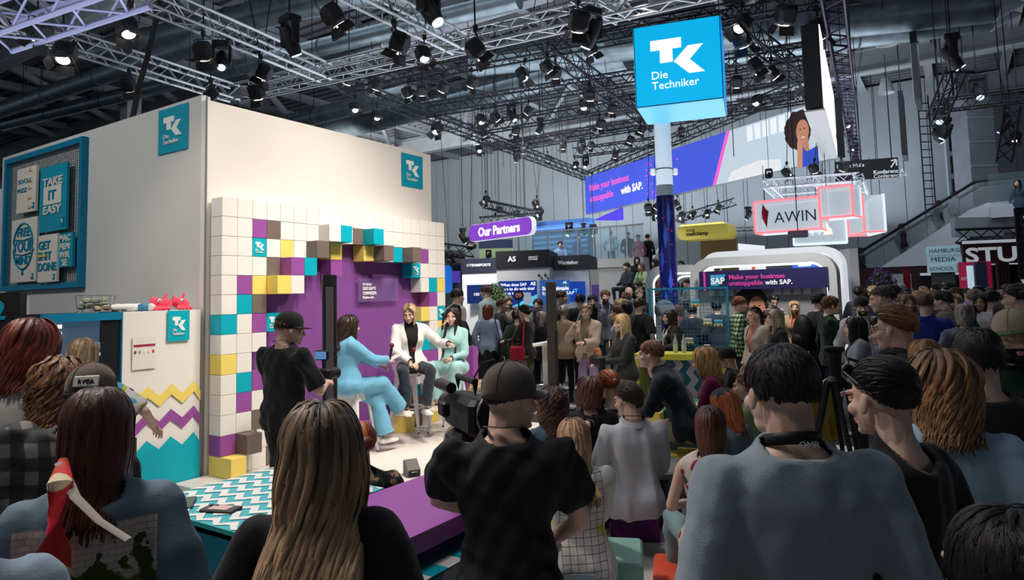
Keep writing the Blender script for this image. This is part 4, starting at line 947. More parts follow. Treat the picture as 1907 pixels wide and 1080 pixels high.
m = MB(); m.box((3.13, YB+.045, 1.18), (.11, .01, .012)); obj('green_light', m, mat('green_led', (0, .5, .1), .4, emit=(.05, .9, .2), es=1.5), gp)
p = onY(178, 577, YB+.2); wbk = thing('wire_basket', 'wire basket of crumpled snack packs on the vending machine', 'basket', (p[0], p[1], 1.79)); m = MB()
for i in range(12):
    a = 2*PI*i/12; m.tube([(.15*math.cos(a), .1*math.sin(a), 0), (.17*math.cos(a), .12*math.sin(a), .16)], .003, 4)
for z in (0, .08, .16): m.tube([((.15+.02*z/.16)*math.cos(a), (.1+.02*z/.16)*math.sin(a), z) for a in np.arange(16)*PI/8], .003, 4, closed=True)
obj('wire_frame', m, SIL, wbk)
rr = random.Random(3)
for i in range(14): m = MB(); m.cbox((rr.uniform(-.1, .1), rr.uniform(-.06, .06), .03+rr.uniform(0, .09)), (.07, .04, .05), .015); tag(obj('snack_pack', m, mat('pack%d' % (i % 3), ((.35, .3, .22), (.45, .42, .3), (.25, .3, .22))[i % 3], .6), None, loc=(p[0], p[1], 1.79)), 'crumpled khaki snack pack in the wire basket', 'snack', 'packs in the wire basket')
# shelf wall at the left with white boxes, 02 panel
p0 = onY(75, 700, 7.3); sh = thing('display_shelf', 'dark display shelf of white cards behind the red-haired woman', 'shelf', (p0[0], 7.3, 0)); m = MB(); m.box((0, .15, .89), (.62, .3, 1.78)); obj('shelf_body', m, BLK, sh)
for r_ in range(3):
    m = MB(); m.box((0, -.04, .70+r_*.35), (.6, .1, .02)); s_ = obj('shelf_board', m, BLK, sh)
    for c_ in range(5):
        m = MB(); m.box((-.22+c_*.11, -.06, .87+r_*.35), (.09, .05, .3)); q = obj('box', m, CREAM, s_)
m = MB(); m.box((1.85, 8.3, 1.05), (1.3, .1, 2.1)); tag(obj('white_partition', m, WH), 'plain white partition behind the display shelf', 'wall')
a, rz, w_, h_ = frame_px(-40, 31, 545, 760, 5.6); t = thing('number_sign', 'black panel with big blue digits 02 at the left edge', 'sign', a, rz)
m = MB(); m.box((0, .04, h_/2), (w_, .08, h_)); obj('panel', m, BLK, t); text('lettering', '02', .21, TEALM, t, (w_/2-.33, -.002, h_-.22), bold=.012, sx=1.0)
m = MB(); a2, rz2, w2, h2 = frame_px(32, 40, 552, 760, 5.9); m.box((0, .03, h2/2), (w2, .06, h2)); tag(obj('side_post', m, mat('post_grey', (.4, .39, .38), .6), None, loc=tuple(a2), rz=rz2), 'slim grey post right of the black 02 panel', 'post')
# ------------------------------------------------------------------ tile wall and stage
st = thing('stage_platform', 'low pale stage platform under the talk stools', 'platform', (6.1, 5.2, 0)); m = MB(); m.box((-.3, .2, .065), (4.2, 2.0, .13)); obj('deck', m, mat('stage_floor', (.70, .66, .61), .4, noise=.06, nscale=1.5), st); m = MB(); m.box((-.3, -.81, .06), (4.2, .02, .12)); obj('edge_strip', m, mat('edge_strip', (.25, .4, .42), .5), st)
TW, TH, Z0, YT, X0 = .1775, .2, .13, 6.176, 4.047
grid = ["WWWWWWWWWWWWWWWWWWWW", "WWPGWWWwtWGtWWWWWWWW", "WWKWYWg.Y..YgWTgWPWW", "WWWGptt.P.......KWWW", "WPYyw............WTY", "WTG...............PW", "TWPK.............YWK", "WWW.............K.WY", "YW..............TTTW", "WTP.............WPPW", "WPW.............wWWY", "WWG.............TpWW", "PgWY............GWYW", "yWWG.......PPWyYGWYW"]
grid[3] = "WWWGpt..P.......KWWW"
CM = {'W': WH, 'P': PUR, 'T': TEAL, 'Y': YEL, 'G': GRY}
tw = thing('pixel_wall', 'wall of square white and coloured tiles like pixels around the stage', 'wall', (X0, YT, 0))
m = MB(); m.box((1.79, .205, Z0+1.35), (3.4, .015, 2.68)); obj('purple_panel', m, PURD, tw)
tmesh = {}
def tile(c, front):
    k = (c, front)
    if k not in tmesh:
        mm = MB(); b = .0018; d = TW if front else 0; mm.cbox((0, (.19-d)/2, 0), (TW-2*b, .19+d, TH-2*b), .002); tmesh[k] = mm.mesh('tile', [CM[c]])
    return tmesh[k]
for r_ in range(14):
    for c_ in range(20):
        ch = grid[r_][c_]
        if ch == '.': continue
        k = 'T' if ch in 'Kk' else ch.upper(); z = Z0+(13.5-r_)*TH; o = link('tile', tile(k, ch.islower()), tw, (TW*(c_+.5), 0, z))
        if ch == 'K':
            o['label'] = 'teal tile with white logo'; tk_face(o, TW, TH, -.0-(TW if ch == 'k' else 0), WTX, 0, -TH/2, .003)
# acrylic sign on the purple wall
a1, b1 = onY(668, 518, YT+.12), onY(742, 560, YT+.12); sw_ = b1[0]-a1[0]; sh_ = a1[2]-b1[2]
t = thing('acrylic_sign', 'clear acrylic sign with white words on the purple wall', 'sign', ((a1[0]+b1[0])/2, YT+.13, b1[2])); m = MB(); m.box((0, 0, sh_/2), (sw_, .008, sh_)); obj('acrylic_plate', m, mat('acrylic', (.25, .15, .4), .05, alpha=.35, spec=.6), t)
for s_, z, q in (('Du kannst', .70, .13), ('DAS GAME', .50, .17), ('CHANGEN.', .30, .17), ("Machen wir's.", .13, .13)): text('lettering', s_, sh_*q*1.15, WTX, t, (-sw_*.40, -.006, sh_*z), bold=.004, sx=.82)
for x in (-.46, .46): m = MB(); m.lathe([(.012, 0), (.012, .04)], 10, (x*sw_, -.012, sh_*.9), axis=(0, 1, 0)); obj('stand_off_bolt', m, SIL, t, True)
# ------------------------------------------------------------------ stools
def stool_proto():
    t = thing('bar_stool', '-', 'stool', (0, 0, 0), 0, 'white metal bar stools on stage'); H = .78
    m = MB(); n = 8; m.cbox((0, 0, H-.012), (.31, .31, .024), .012); m.cbox((0, 0, H-.04), (.30, .30, .04), .01); obj('seat', m, STW, t)
    for sx in (-1, 1):
        for sy in (-1, 1):
            m = MB(); a = np.array([sx*.135, sy*.135, H-.05]); b = np.array([sx*.215, sy*.215, .015]); 
            V = []
            for p, w2 in ((a, .062), (a*.5+b*.5, .045), (b, .026)):
                V += [(p[0]-sx*w2, p[1], p[2]), (p[0], p[1], p[2]), (p[0], p[1]-sy*w2, p[2]), (p[0]-sx*.004, p[1]-sy*w2, p[2]), (p[0]-sx*.005, p[1]-sy*.005, p[2]), (p[0]-sx*w2, p[1]-sy*.004, p[2])]
            F = [(i*6+j, i*6+(j+1) % 6, i*6+6+(j+1) % 6, i*6+6+j) for i in range(2) for j in range(6)]; m.add(V, F)
            l = obj('leg', m, STW, t); sm = l.modifiers.new('t', 'SOLIDIFY'); sm.thickness = .003
            m = MB(); m.lathe([(.014, 0), (.012, .02)], 8, (b[0]-sx*.01, b[1]-sy*.01, 0)); obj('rubber_foot', m, BLK, l)
    for s in (-1, 1):
        m = MB(); m.bar((-.165, s*.175, .30), (.165, s*.175, .30), .008, .022); obj('rung', m, STW, t); m = MB(); m.bar((s*.175, -.165, .30), (s*.175, .165, .30), .008, .022); obj('rung', m, STW, t)
        m = MB(); m.bar((-.14, s*.145, H-.13), (.14, s*.145, H-.13), .004, .1); obj('apron', m, STW, t); m = MB(); m.bar((s*.145, -.14, H-.13), (s*.145, .14, H-.13), .004, .1); obj('apron', m, STW, t)
    return t
STW = mat('stool_white', (.78, .77, .75), .3)
STP = [at(655, 700, 7.55), gz(763, 801, Z0), at(836, 700, 8.75)]
s0 = stool_proto()
for i, lab in enumerate(('white metal bar stool under the moderator in sky blue', 'white metal bar stool under the woman in white blazer', 'white metal bar stool under the woman in mint')):
    s = s0 if i == 0 else copy_tree(s0); s.location = (STP[i][0], STP[i][1], Z0); s.rotation_euler = (0, 0, (.25, .35, .2)[i]); s['label'] = lab
# black column speaker, floor monitor
p = at(614, 700, 6.35); t = thing('column_speaker', 'tall slim black column speaker standing before the purple wall', 'speaker', (p[0], p[1], 0)); m = MB(); m.lathe([(.07, .0), (.07, 2.07), (.067, 2.09)], 20); obj('speaker_column', m, BLKM, t, True)
m = MB(); m.box((.0, -.066, 1.0), (.07, .02, 1.95)); obj('grille', m, DARKG, t, rz=-.7); m = MB(); m.lathe([(.074, 1.36), (.074, 1.375)], 20); m.lathe([(.074, 1.30), (.074, 1.315)], 20); obj('joint_ring', m, BLK, t, True)
m = MB(); m.lathe([(.2, 0), (.2, .02)], 24); obj('base_plate', m, BLK, t, True)
p = gz(768, 886, Z0); t = thing('floor_monitor', 'small grey wedge monitor on the stage floor', 'speaker', (p[0], p[1], Z0-.0), -.55); m = MB(); m.add([(-.065, -.06, 0), (.065, -.06, 0), (.065, .1, 0), (-.065, .1, 0), (-.065, -.06, .07), (.065, -.06, .07), (.065, .06, .15), (-.065, .06, .15), (.065, .1, .13), (-.065, .1, .13)], [(3, 2, 1, 0), (0, 1, 5, 4), (4, 5, 6, 7), (7, 6, 8, 9), (9, 8, 2, 3), (0, 4, 7, 9, 3), (1, 2, 8, 6, 5)]); obj('cabinet', m, mat('monitor_grey', (.13, .12, .11), .6), t, bevel=.004)
m = MB(); m.box((0, -.063, .035), (.1, .01, .05)); obj('grille', m, BLK, t); m = MB(); m.tube([(-.03, -.07, .05), (0, -.08, .055), (.03, -.07, .05)], .004, 5); obj('handle', m, SIL, t)
# bottle in the niche
def bottle(name, label, loc, h=.26, col=(.5, .6, .55), grp=None, lab_c=(.75, .8, .8)):
    t = thing(name, label, 'bottle', loc, 0, grp); r = h*.125; m = MB(); m.lathe([(r*.9, 0), (r, .01), (r, h*.55), (r*.85, h*.65), (r*.42, h*.78), (r*.36, h*.95), (r*.4, h*.96)], 14); obj('glass_body', m, mat('bottle_glass_%.1f' % col[0], col, .08, alpha=.55, spec=.6), t, True)
    m = MB(); m.lathe([(r*1.02, h*.12), (r*1.02, h*.45)], 14); obj('label', m, mat('btl_label_%.1f' % lab_c[0], lab_c, .5), t, True); m = MB(); m.lathe([(r*.46, h*.955), (r*.46, h)], 10); obj('bottle_cap', m, SIL, t, True)
    return t
bottle('water_bottle', 'glass water bottle standing in a niche of the tile wall', (X0+TW*17.5, YT+.06, Z0+TH*6), .27, (.6, .7, .66))
# ------------------------------------------------------------------ front tables
zt = 1.0
def chev_panel(parent, x0, x1, z0, z1, y, n, m1, m2, name='chevron_band', vert=False, rows=7, th=.004, axis='y'):
    """alternating zigzag bands on an upright (x,z) or lying (x,y) face"""
    w_ = (x1-x0)/n; am = w_*.75; hh = (z1-z0)/rows
    mb1 = MB(); mb2 = MB()
    for i in range(-1, n+1):
        for k in range(rows):
            zA = z0+k*hh; zB = zA+hh; oA = am*(k % 2); oB = am*((k+1) % 2)
            P = [(x0+i*w_+oA, zA), (x0+(i+1)*w_+oA, zA), (x0+(i+1)*w_+oB, zB), (x0+i*w_+oB, zB)]
            P = [(min(max(a_, x0), x1), b_) for a_, b_ in P]
            if abs(P[0][0]-P[1][0])+abs(P[2][0]-P[3][0]) < 1e-5: continue
            t_ = (mb1, mb2)[i % 2]
            if axis == 'y': t_.add([(a_, y, b_) for a_, b_ in P], [(0, 1, 2, 3)])
            else: t_.add([(a_, b_, y) for a_, b_ in P], [(0, 1, 2, 3)])
    obj(name, mb1, m1, parent); obj(name, mb2, m2, parent)
TEALP = mat('table_teal', S(60, 170, 178), .45); TEALK = mat('teal_deep', S(0, 110, 140), .45); OFFW = mat('table_white', (.72, .70, .66), .45)
t = thing('zigzag_table', 'turquoise bar table with a white zigzag top at the left front', 'table', (1.57, 2.215, 0))
m = MB(); m.box((.02, .395, zt/2-.01), (.04, .79, zt-.02)); obj('side_panel', m, TEALK, t); m = MB(); m.box((.35, .78, zt/2), (.70, .03, zt-.05)); obj('back_panel', m, TEALK, t); m = MB(); m.box((.35, .395, zt-.02), (.70, .79, .036)); obj('table_top', m, TEALP, t)
w1 = .09
for i in range(10):       # white zigzag bands across the top
    mb = MB()
    for k in range(14):
        y0 = .004+k*.0558; A_ = -.10+i*.086+(.052 if k % 2 else 0); B_ = -.10+i*.086+(0 if k % 2 else .052)
        P = [(A_, y0), (A_+.043, y0), (B_+.043, y0+.0558), (B_, y0+.0558)]
        P = [(min(max(a_, .004), .696), b_) for a_, b_ in P]
        if P[1][0]-P[0][0] < .002 and P[2][0]-P[3][0] < .002: continue
        mb.add([(a_, b_, zt+.0005) for a_, b_ in P], [(0, 1, 2, 3)])
    if mb.n: obj('zigzag_band', mb, OFFW, t)
for lab, c, rz, mm, cam_ in (('green phone lying near the left end of the zigzag table', (1.672, 2.80, zt), .9+PI/2, mat('phone_green', S(70, 95, 80), .4), 0), ('grey cased phone with card lying on the zigzag table', (1.70, 2.585, zt), .35, mat('phone_dark', (.05, .045, .045), .4), 1)):
    q = thing('smartphone', lab, 'phone', c, rz, 'phones on the table'); m = MB(); m.cbox((0, 0, .0055), (.077, .155, .011), .004); obj('phone_body', m, mm, q)
    for j in range(2): m = MB(); m.lathe([(.009, .011), (.009, .0135)], 12, (.022-.0*j, .058-.024*j, 0)); obj('camera_lens', m, BLK, q, True)
    if cam_: m = MB(); m.box((0, -.0, .0118), (.055, .09, .001)); obj('card', m, mat('pinkcard', (.6, .4, .36), .5), q)
t = thing('purple_table', 'purple bar table the cameraman leans on', 'table', (1.64, 1.68, 0)); L_ = 1.14
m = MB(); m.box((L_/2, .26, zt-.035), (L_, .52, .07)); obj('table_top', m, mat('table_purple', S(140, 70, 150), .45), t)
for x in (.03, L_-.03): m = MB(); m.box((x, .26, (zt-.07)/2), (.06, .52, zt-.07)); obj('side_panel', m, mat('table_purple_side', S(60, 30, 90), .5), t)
ZG, ZT = mat('chev_grey', S(150, 150, 155), .5), mat('chev_teal', S(0, 110, 145), .5)
t2 = thing('zigzag_counter_box', 'grey and teal zigzag box slid under the purple table', 'box', (1.68, 1.60, 0)); m = MB(); m.box((.42, .2, .435), (.84, .4, .87)); obj('box_body', m, ZT, t2); chev_panel(t2, 0, .84, .0, .87, -.003, 9, ZG, ZT, rows=9)
for i in range(9): m = MB(); m.box((.047+i*.093, .035, .8735), (.093, .07, .005)); obj('check_strip', m, TEAL if i % 2 == 0 else OFFW, t2)
# ------------------------------------------------------------------ seats
def cube(name, label, xl, xr, ytop, Dl, Dr, h_, dep, m_, zt_=None, top=None):
    a, b = at(xl, ytop, Dl), at(xr, ytop, Dr); d = b-a; w_ = math.hypot(d[0], d[1]); rz = math.atan2(d[1], d[0]); z = (a[2]+b[2])/2 if zt_ is None else zt_
    t = thing(name, label, 'seat', ((a[0]+b[0])/2, (a[1]+b[1])/2, 0), rz); m = MB(); m.cbox((0, dep/2, (z-h_/2) if h_ < z-.02 else z/2), (w_, dep, h_ if h_ < z-.02 else z), .012); obj('cushion', m, m_, t)
    m = MB(); m.tube([(-w_/2+.01, 0, z-.015), (w_/2-.01, 0, z-.015), (w_/2-.01, dep-.01, z-.015), (-w_/2+.01, dep-.01, z-.015)], .005, 5, closed=True); obj('piping', m, m_, t)
    if z-h_ > .05: m = MB(); m.cbox((0, dep/2, (z-h_)/2), (w_*.97, dep*.97, z-h_), .01); obj('base', m, BLK, t)
    return t
SEATP = mat('cube_purple', S(100, 35, 105), .55, bump=.12, bscale=14)
cube('seat_cube', 'purple seat cube under the man in pale shirt', 1136, 1227, 909, 5.02, 4.98, .42, .42, SEATP, .42)
cube('seat_cube', 'mint seat cube under the woman in printed hoodie', 1050, 1198, 1046, 3.62, 3.55, .42, .40, MINT, .42)
cube('seat_block', 'tall yellow seat block behind the man in pale shirt', 1180, 1230, 768, 6.7, 6.6, .6, .4, YEL, .68)
cube('seat_block', 'green bench block under the two front listeners', 1230, 1372, 764, 6.75, 6.9, .68, .5, GREEN, .68)
cube('step_block', 'low yellow step block below the green bench', 1226, 1330, 824, 5.9, 5.7, .26, .42, YEL, .42)
cube('seat_block', 'grey topped black stool block beside the purple cube', 1205, 1300, 868, 5.25, 5.2, .06, .5, mat('seat_grey', (.2, .2, .2), .6), .45)
cube('seat_block', 'olive yellow seat block under the person in mustard', 1480, 1545, 800, 5.9, 5.8, .42, .45, mat('olive_yellow', S(170, 165, 40), .6), .45)
cube('seat_block', 'teal seat cube under the denim jacket woman', 975, 1040, 905, 4.85, 4.8, .42, .42, mat('cube_teal', S(20, 90, 110), .6), .42)
cube('seat_block', 'dark seat cube under the two embracing women', 1070, 1140, 850, 5.5, 5.45, .42, .42, mat('cube_dark', S(50, 45, 60), .6), .42)
cube('seat_block', 'orange seat cushion on the floor beside the mint cube', 1215, 1290, 1062, 3.9, 3.85, .25, .4, mat('orange_cushion', S(225, 85, 60), .7, bump=.2, bscale=12), .2)
cube('seat_block', 'low teal seat cube behind the purple bar table', 630, 735, 980, 3.55, 3.45, .42, .4, TEALP, .42)
cube('seat_block', 'dark teal seat cube under the denim capped listener', 1310, 1385, 860, 4.75, 4.7, .42, .42, mat('cube_dark_teal', S(15, 70, 80), .6), .42)
cube('seat_block', 'grey seat cube under the short bobbed woman', 1275, 1365, 935, 4.1, 4.05, .42, .42, mat('cube_grey', S(90, 92, 95), .6), .42)
# pedestal, black screen post, white lectern
def boxpx(name, label, cat, xl, xr, yt, yb, D, dep, m_, part='body', Dr=None, zb=None, grp=None):
    a, rz, w_, h_ = frame_px(xl, xr, yt, yb, D, Dr)
    if zb is not None: h_ += a[2]-zb; a[2] = zb
    t = thing(name, label, cat, a, rz, grp); m = MB(); m.cbox((0, dep/2, h_/2), (w_, dep, h_), min(.01, w_*.1)); obj(part, m, m_, t); return t, w_, h_
t, w_, h_ = boxpx('equipment_case', 'dark grey equipment box at the foot of the black screen post', 'box', 978, 1052, 724, 780, 9.4, .5, mat('case_grey', (.085, .08, .075), .6), zb=0)
m = MB(); m.tube([(-.1, .1, h_), (-.06, .1, h_+.04), (0, .1, h_+.04)], .01, 6); obj('handle', m, SIL, t); m = MB(); m.box((0, -.003, h_*.8), (w_*.9, .004, .01)); obj('lid_line', m, BLK, t)
t, w_, h_ = boxpx('screen_post', 'tall black flat post standing on the grey equipment box', 'post', 1022, 1041, 524, 724, 9.6, .1, mat('post_black', (.04, .036, .033), .4)); m = MB(); m.box((w_*.42, .05, h_*.27), (w_*.2, .14, h_*.54)); obj('rear_bracket', m, BLK, t)
t, w_, h_ = boxpx('lectern', 'slim white lectern with tilted top beside the black post', 'lectern', 1012, 1022, 640, 726, 9.9, .1, OFFW, 'pillar', zb=0); m = MB(); m.bar((-.18, .0, h_-.02), (.1, .0, h_+.02), .34, .03); obj('top_plate', m, OFFW, t); m = MB(); m.box((0, .05, .01), (.3, .3, .02)); obj('foot_plate', m, OFFW, t)
# yellow table with zigzag back, bottles, mesh stand
a, rz, w_, h_ = frame_px(1180, 1352, 660, 664, 9.75, 9.25); zt2 = (a[2]+1.0)/2; t = thing('yellow_table', 'yellow framed bar table with a grey and teal zigzag back', 'table', (a[0], a[1], 0), rz); Wt = w_; ta = (np.array([a[0], a[1], 0]), rz)
m = MB(); m.box((0, .25, zt2-.04), (w_, .5, .08)); obj('table_top', m, YELT, t)
for s in (-1, 1): m = MB(); m.box((s*(w_/2-.035), .25, (zt2-.08)/2), (.07, .5, zt2-.08)); obj('side_panel', m, YELT, t)
m = MB(); m.box((0, .25, .04), (w_-.14, .5, .08)); obj('bottom_rail', m, YELT, t)
b = thing('zigzag_box', 'grey and teal zigzag box inside the yellow table', 'box', (a[0]+math.cos(rz)*.12, a[1]+math.sin(rz)*.12, 0), rz); m = MB(); m.box((0, .28, .5), (w_*.72, .3, .82)); obj('box_body', m, ZT, b); chev_panel(b, -w_*.36, w_*.36, .09, .91, .125, 9, ZG, mat('chev_petrol', S(10, 80, 100), .5), rows=8)
def on_table(x, dep=.25): return (ta[0][0]+math.cos(ta[1])*x-math.sin(ta[1])*dep, ta[0][1]+math.sin(ta[1])*x+math.cos(ta[1])*dep, zt2)
bottle('soda_bottle', 'left half-full soda bottle on the yellow table', on_table(-.08), .27, (.55, .65, .5), 'bottles on the yellow table', (.55, .65, .6)); bottle('soda_bottle', 'right half-full soda bottle on the yellow table', on_table(.04), .27, (.55, .65, .5), 'bottles on the yellow table', (.55, .65, .6))
t = thing('photo_camera', 'black photo camera lying on the right of yellow table', 'camera', on_table(.46), .4); m = MB(); m.cbox((0, 0, .05), (.14, .06, .09), .012); obj('camera_body', m, BLK, t); m = MB(); m.lathe([(.035, 0), (.035, .07), (.03, .08)], 14, (0, -.03, .05), axis=(0, -1, 0)); obj('lens', m, BLK, t, True); m = MB(); m.tube([(-.07, 0, .09), (-.12, -.04, .02), (-.05, -.1, .01), (.1, -.08, .01)], .006, 5); obj('strap', m, BLK, t)
t = thing('paper_cup', 'small teal patterned paper cup on yellow table', 'cup', on_table(.36, .3)); m = MB(); m.lathe([(.03, 0), (.042, .11)], 14); obj('cup_body', m, pattern_mat('cup_pat', 'check', [S(60, 160, 190), (.7, .7, .7)], 90), t, True); m = MB(); m.lathe([(.044, .108), (.044, .116)], 14); obj('cup_rim', m, WTX, t, True)
MW, MH = 1.25, .95; mp = on_table(-.03, 1.25); mp = (mp[0], mp[1], .95); mg = thing('mesh_stand', 'turquoise wire mesh stand with mirror on the yellow table', 'display stand', mp, ta[1]); MT = mat('mesh_turq', S(40, 150, 185), .4)
for c, d in (((0, 0, .02), (MW, .03, .035)), ((0, 0, MH-.0), (MW, .03, .035)), ((-MW/2+.0175, 0, MH/2+.01), (.035, .028, MH-.055)), ((MW/2-.0175, 0, MH/2+.01), (.035, .028, MH-.055))): m = MB(); m.box(c, d); obj('frame_bar', m, MT, mg)
m = MB()
for i in range(1, 23): m.box((-MW/2+i*MW/23, 0, MH/2), (.006, .006, MH))
for i in range(1, 17): m.box((0, .006, i*MH/17), (MW, .006, .006))
q = obj('wire_mesh', m, MT, mg); q['kind'] = 'stuff'
for s in (-1, 1): m = MB(); m.box((s*(MW/2-.0175), 0, -.475), (.035, .028, .95)); m.box((s*(MW/2-.0175), 0, -.94), (.05, .4, .02)); obj('leg', m, MT, mg)
m = MB(); m.lathe([(.165, 0), (.165, .012)], 32, (-.36, -.02, .62), axis=(0, -1, 0)); q = obj('round_mirror', m, mat('mirror', (.75, .78, .8), .05, 1.), mg, True); m = MB(); m.tube([(-.36+.168*math.cos(a_), -.03, .62+.168*math.sin(a_)) for a_ in np.arange(32)*PI/16], .006, 5, closed=True); obj('mirror_rim', m, BLK, q)
text('lettering', 'say cheese!', .055, MT, q, (-.36, -.036, .70), al='CENTER', bold=.001)
for x, z, c1, c2, lab in ((.13, .72, S(90, 180, 210), YEL, 'upper'), (.30, .42, (.7, .7, .68), YEL, 'white'), (.46, .40, S(90, 180, 210), YEL, 'blue'), (.0, .12, (.7, .7, .68), YEL, 'lowest')):
    x -= .0; t = thing('photo_prop', lab+' toy camera prop hooked on the mesh stand', 'toy', (mp[0]+math.cos(ta[1])*x, mp[1]+math.sin(ta[1])*x, mp[2]+z), ta[1], 'props on the mesh stand')
    m = MB(); m.cbox((0, -.04, 0), (.13, .05, .10), .01); obj('body', m, mat('prop%s' % lab, c1, .5), t); m = MB(); m.cbox((0, -.045, -.035), (.135, .055, .035), .006); obj('base', m, c2, t)
    for s in (-1, 1): m = MB(); m.ell((s*.03, -.073, -.035), (.012, .004, .012), nu=8, nv=6); obj('eye', m, BLK, t, True)
# stools behind the table
# ------------------------------------------------------------------ trusses
TRS = []
def truss(a, b, w_, m_, label, group=None, step=None):
    a = np.array(a, float); b = np.array(b, float); d = b-a; L = np.linalg.norm(d); d /= L; ref = np.array([0, 0, 1.]) if abs(d[2]) < .9 else np.array([1., 0, 0])
    x = nrm(np.cross(d, ref)); y = np.cross(x, d); t = thing('lighting_truss', label, 'truss', a, 0, group); h = w_/2; r = .024*w_/.29
    for i, j in ((-1, -1), (1, -1), (1, 1), (-1, 1)): m = MB(); m.tube([x*h*i+y*h*j, d*L+x*h*i+y*h*j], r, 6); obj('chord', m, m_, t)
    st = step or w_*.95; n = max(2, int(L/st)); m = MB()
    for (i0, j0), (i1, j1) in (((-1, -1), (1, -1)), ((1, -1), (1, 1)), ((1, 1), (-1, 1)), ((-1, 1), (-1, -1))):
        for k in range(n):
            p = d*L*k/n; q = d*L*(k+1)/n; A, B = x*h*i0+y*h*j0, x*h*i1+y*h*j1
            if k % 2: A, B = B, A
            m.tube([p+A, q+B], r*.5, 4, cap=False)
    q = obj('lattice', m, m_, t); q['kind'] = 'stuff'
    TRS.append((a, b if isinstance(b, np.ndarray) else b, w_))
    if a[2] > 4.5:
        for f_ in (.22, .78): m = MB(); p = d*L*f_; m.tube([p+np.array([0, 0, w_/2]), np.array([p[0], p[1], ZC+.2-a[2]])], .01, 4); obj('hoist_wire', m, BLK, t)
    return t
BT = mat('truss_black', (.018, .018, .02), .45, .4)
def tpx(xa, ya, xb, yb, z, w_, m_, lab, grp=None, za=None): return truss(gz(xa, ya, z if za is None else za), gz(xb, yb, z), w_, m_, lab, grp)
ZS = 6.3
tpx(-80, 12, 437, 175, ZS, .3, SIL, 'silver truss sloping down from the left edge above the booth', 'silver trusses')
tpx(190, -40, 606, 136, ZS, .3, SIL, 'silver truss running from the top left to the long cross truss', 'silver trusses')
tpx(437, 175, 1330, -28, ZS, .3, SIL, 'long silver cross truss above the white booth', 'silver trusses')
tpx(612, -42, 856, 82, ZS, .3, SIL, 'short silver truss joining the cross truss at upper centre', 'silver trusses')
tpx(-10, 58, 250, -34, ZS-.5, .45, mat('silver_violet_lit', (.4, .4, .62), .35, .7), 'wide violet lit truss at the top left corner', 'silver trusses')  # violet light tint is painted into the silver of this truss
tpx(1075, -20, 1160, 26, ZS, .26, SIL, 'small silver cross piece at the top centre', 'silver trusses')
ZBk = 7.6; g = 'black trusses over the neighbouring stand'
for (xa, ya, xb, yb, lab) in ((640, 158, 1600, -18, 'upper long black truss passing behind the cube top'), (640, 158, 1098, 330, 'left slanting black truss over the booth end'),
        (788, 206, 1545, 88, 'second black truss passing behind the blue cube'), (890, 240, 1545, 128, 'third black truss crossing under the second'), (950, 272, 1560, 170, 'lowest long black truss above the column'),
        (1018, 84, 1222, 236, 'black truss slanting down to the left of the cube'), (1350, 30, 1560, 190, 'black truss slanting at the right of the cube'), (1070, 285, 1240, 262, 'short black truss left of the white column')):
    tpx(xa, ya, xb, yb, ZBk, .34, BT, lab, g)
tpx(1548, -30, 1594, 292, 6.9, .34, mat('truss_black_violet', (.03, .02, .05), .4, .5), 'black truss along the glowing edge screen', g)
tpx(1088, 330, 1522, 148, 7.05, .3, BT, 'black truss carrying the blue LED banner', g)
tpx(1760, 196, 1935, 174, 6.6, .3, BT, 'black truss at the right edge of the hall', g)
truss(at(1742, 225, 15), at(1780, 132, 14), .28, BT, 'short steep black truss at the upper right', g)
truss(at(1885, 200, 14), at(1870, 300, 14), .26, BT, 'hanging black truss stub at the right edge', g)
truss(at(893, 412, 27), at(1002, 404, 27), .3, BT, 'small far black truss behind the partners sign', g); truss(at(905, 380, 27), at(1000, 402, 23), .3, BT, 'slanting far black truss behind the partners sign', g)
truss(at(826, 462, 22), at(884, 470, 22), .3, BT, 'far black truss right of the tile wall', g); truss(at(1262, 408, 24), at(1368, 376, 24), .25, BT, 'far black truss right of the column', g)
truss(at(1290, 430, 26), at(1402, 426, 26), .14, BT, 'thin lamp bar above the yellow cloud sign', g); truss(at(1780, 440, 20), at(1907, 436, 19), .4, BT, 'black truss over the red stand at the right', g)
for z_, (xa, ya), (xb, yb) in ( (0, (760, 145), (935, 177)), (0, (965, 143), (1012, 165))): m = MB(); m.tube([gz(xa, ya, 7.5), gz(xb, yb, 7.5)], .028, 6); tag(obj('truss_tube', m, BT), ('left' if xa < 900 else 'right')+' single black tube between the black trusses', 'pipe', 'single rig tubes')
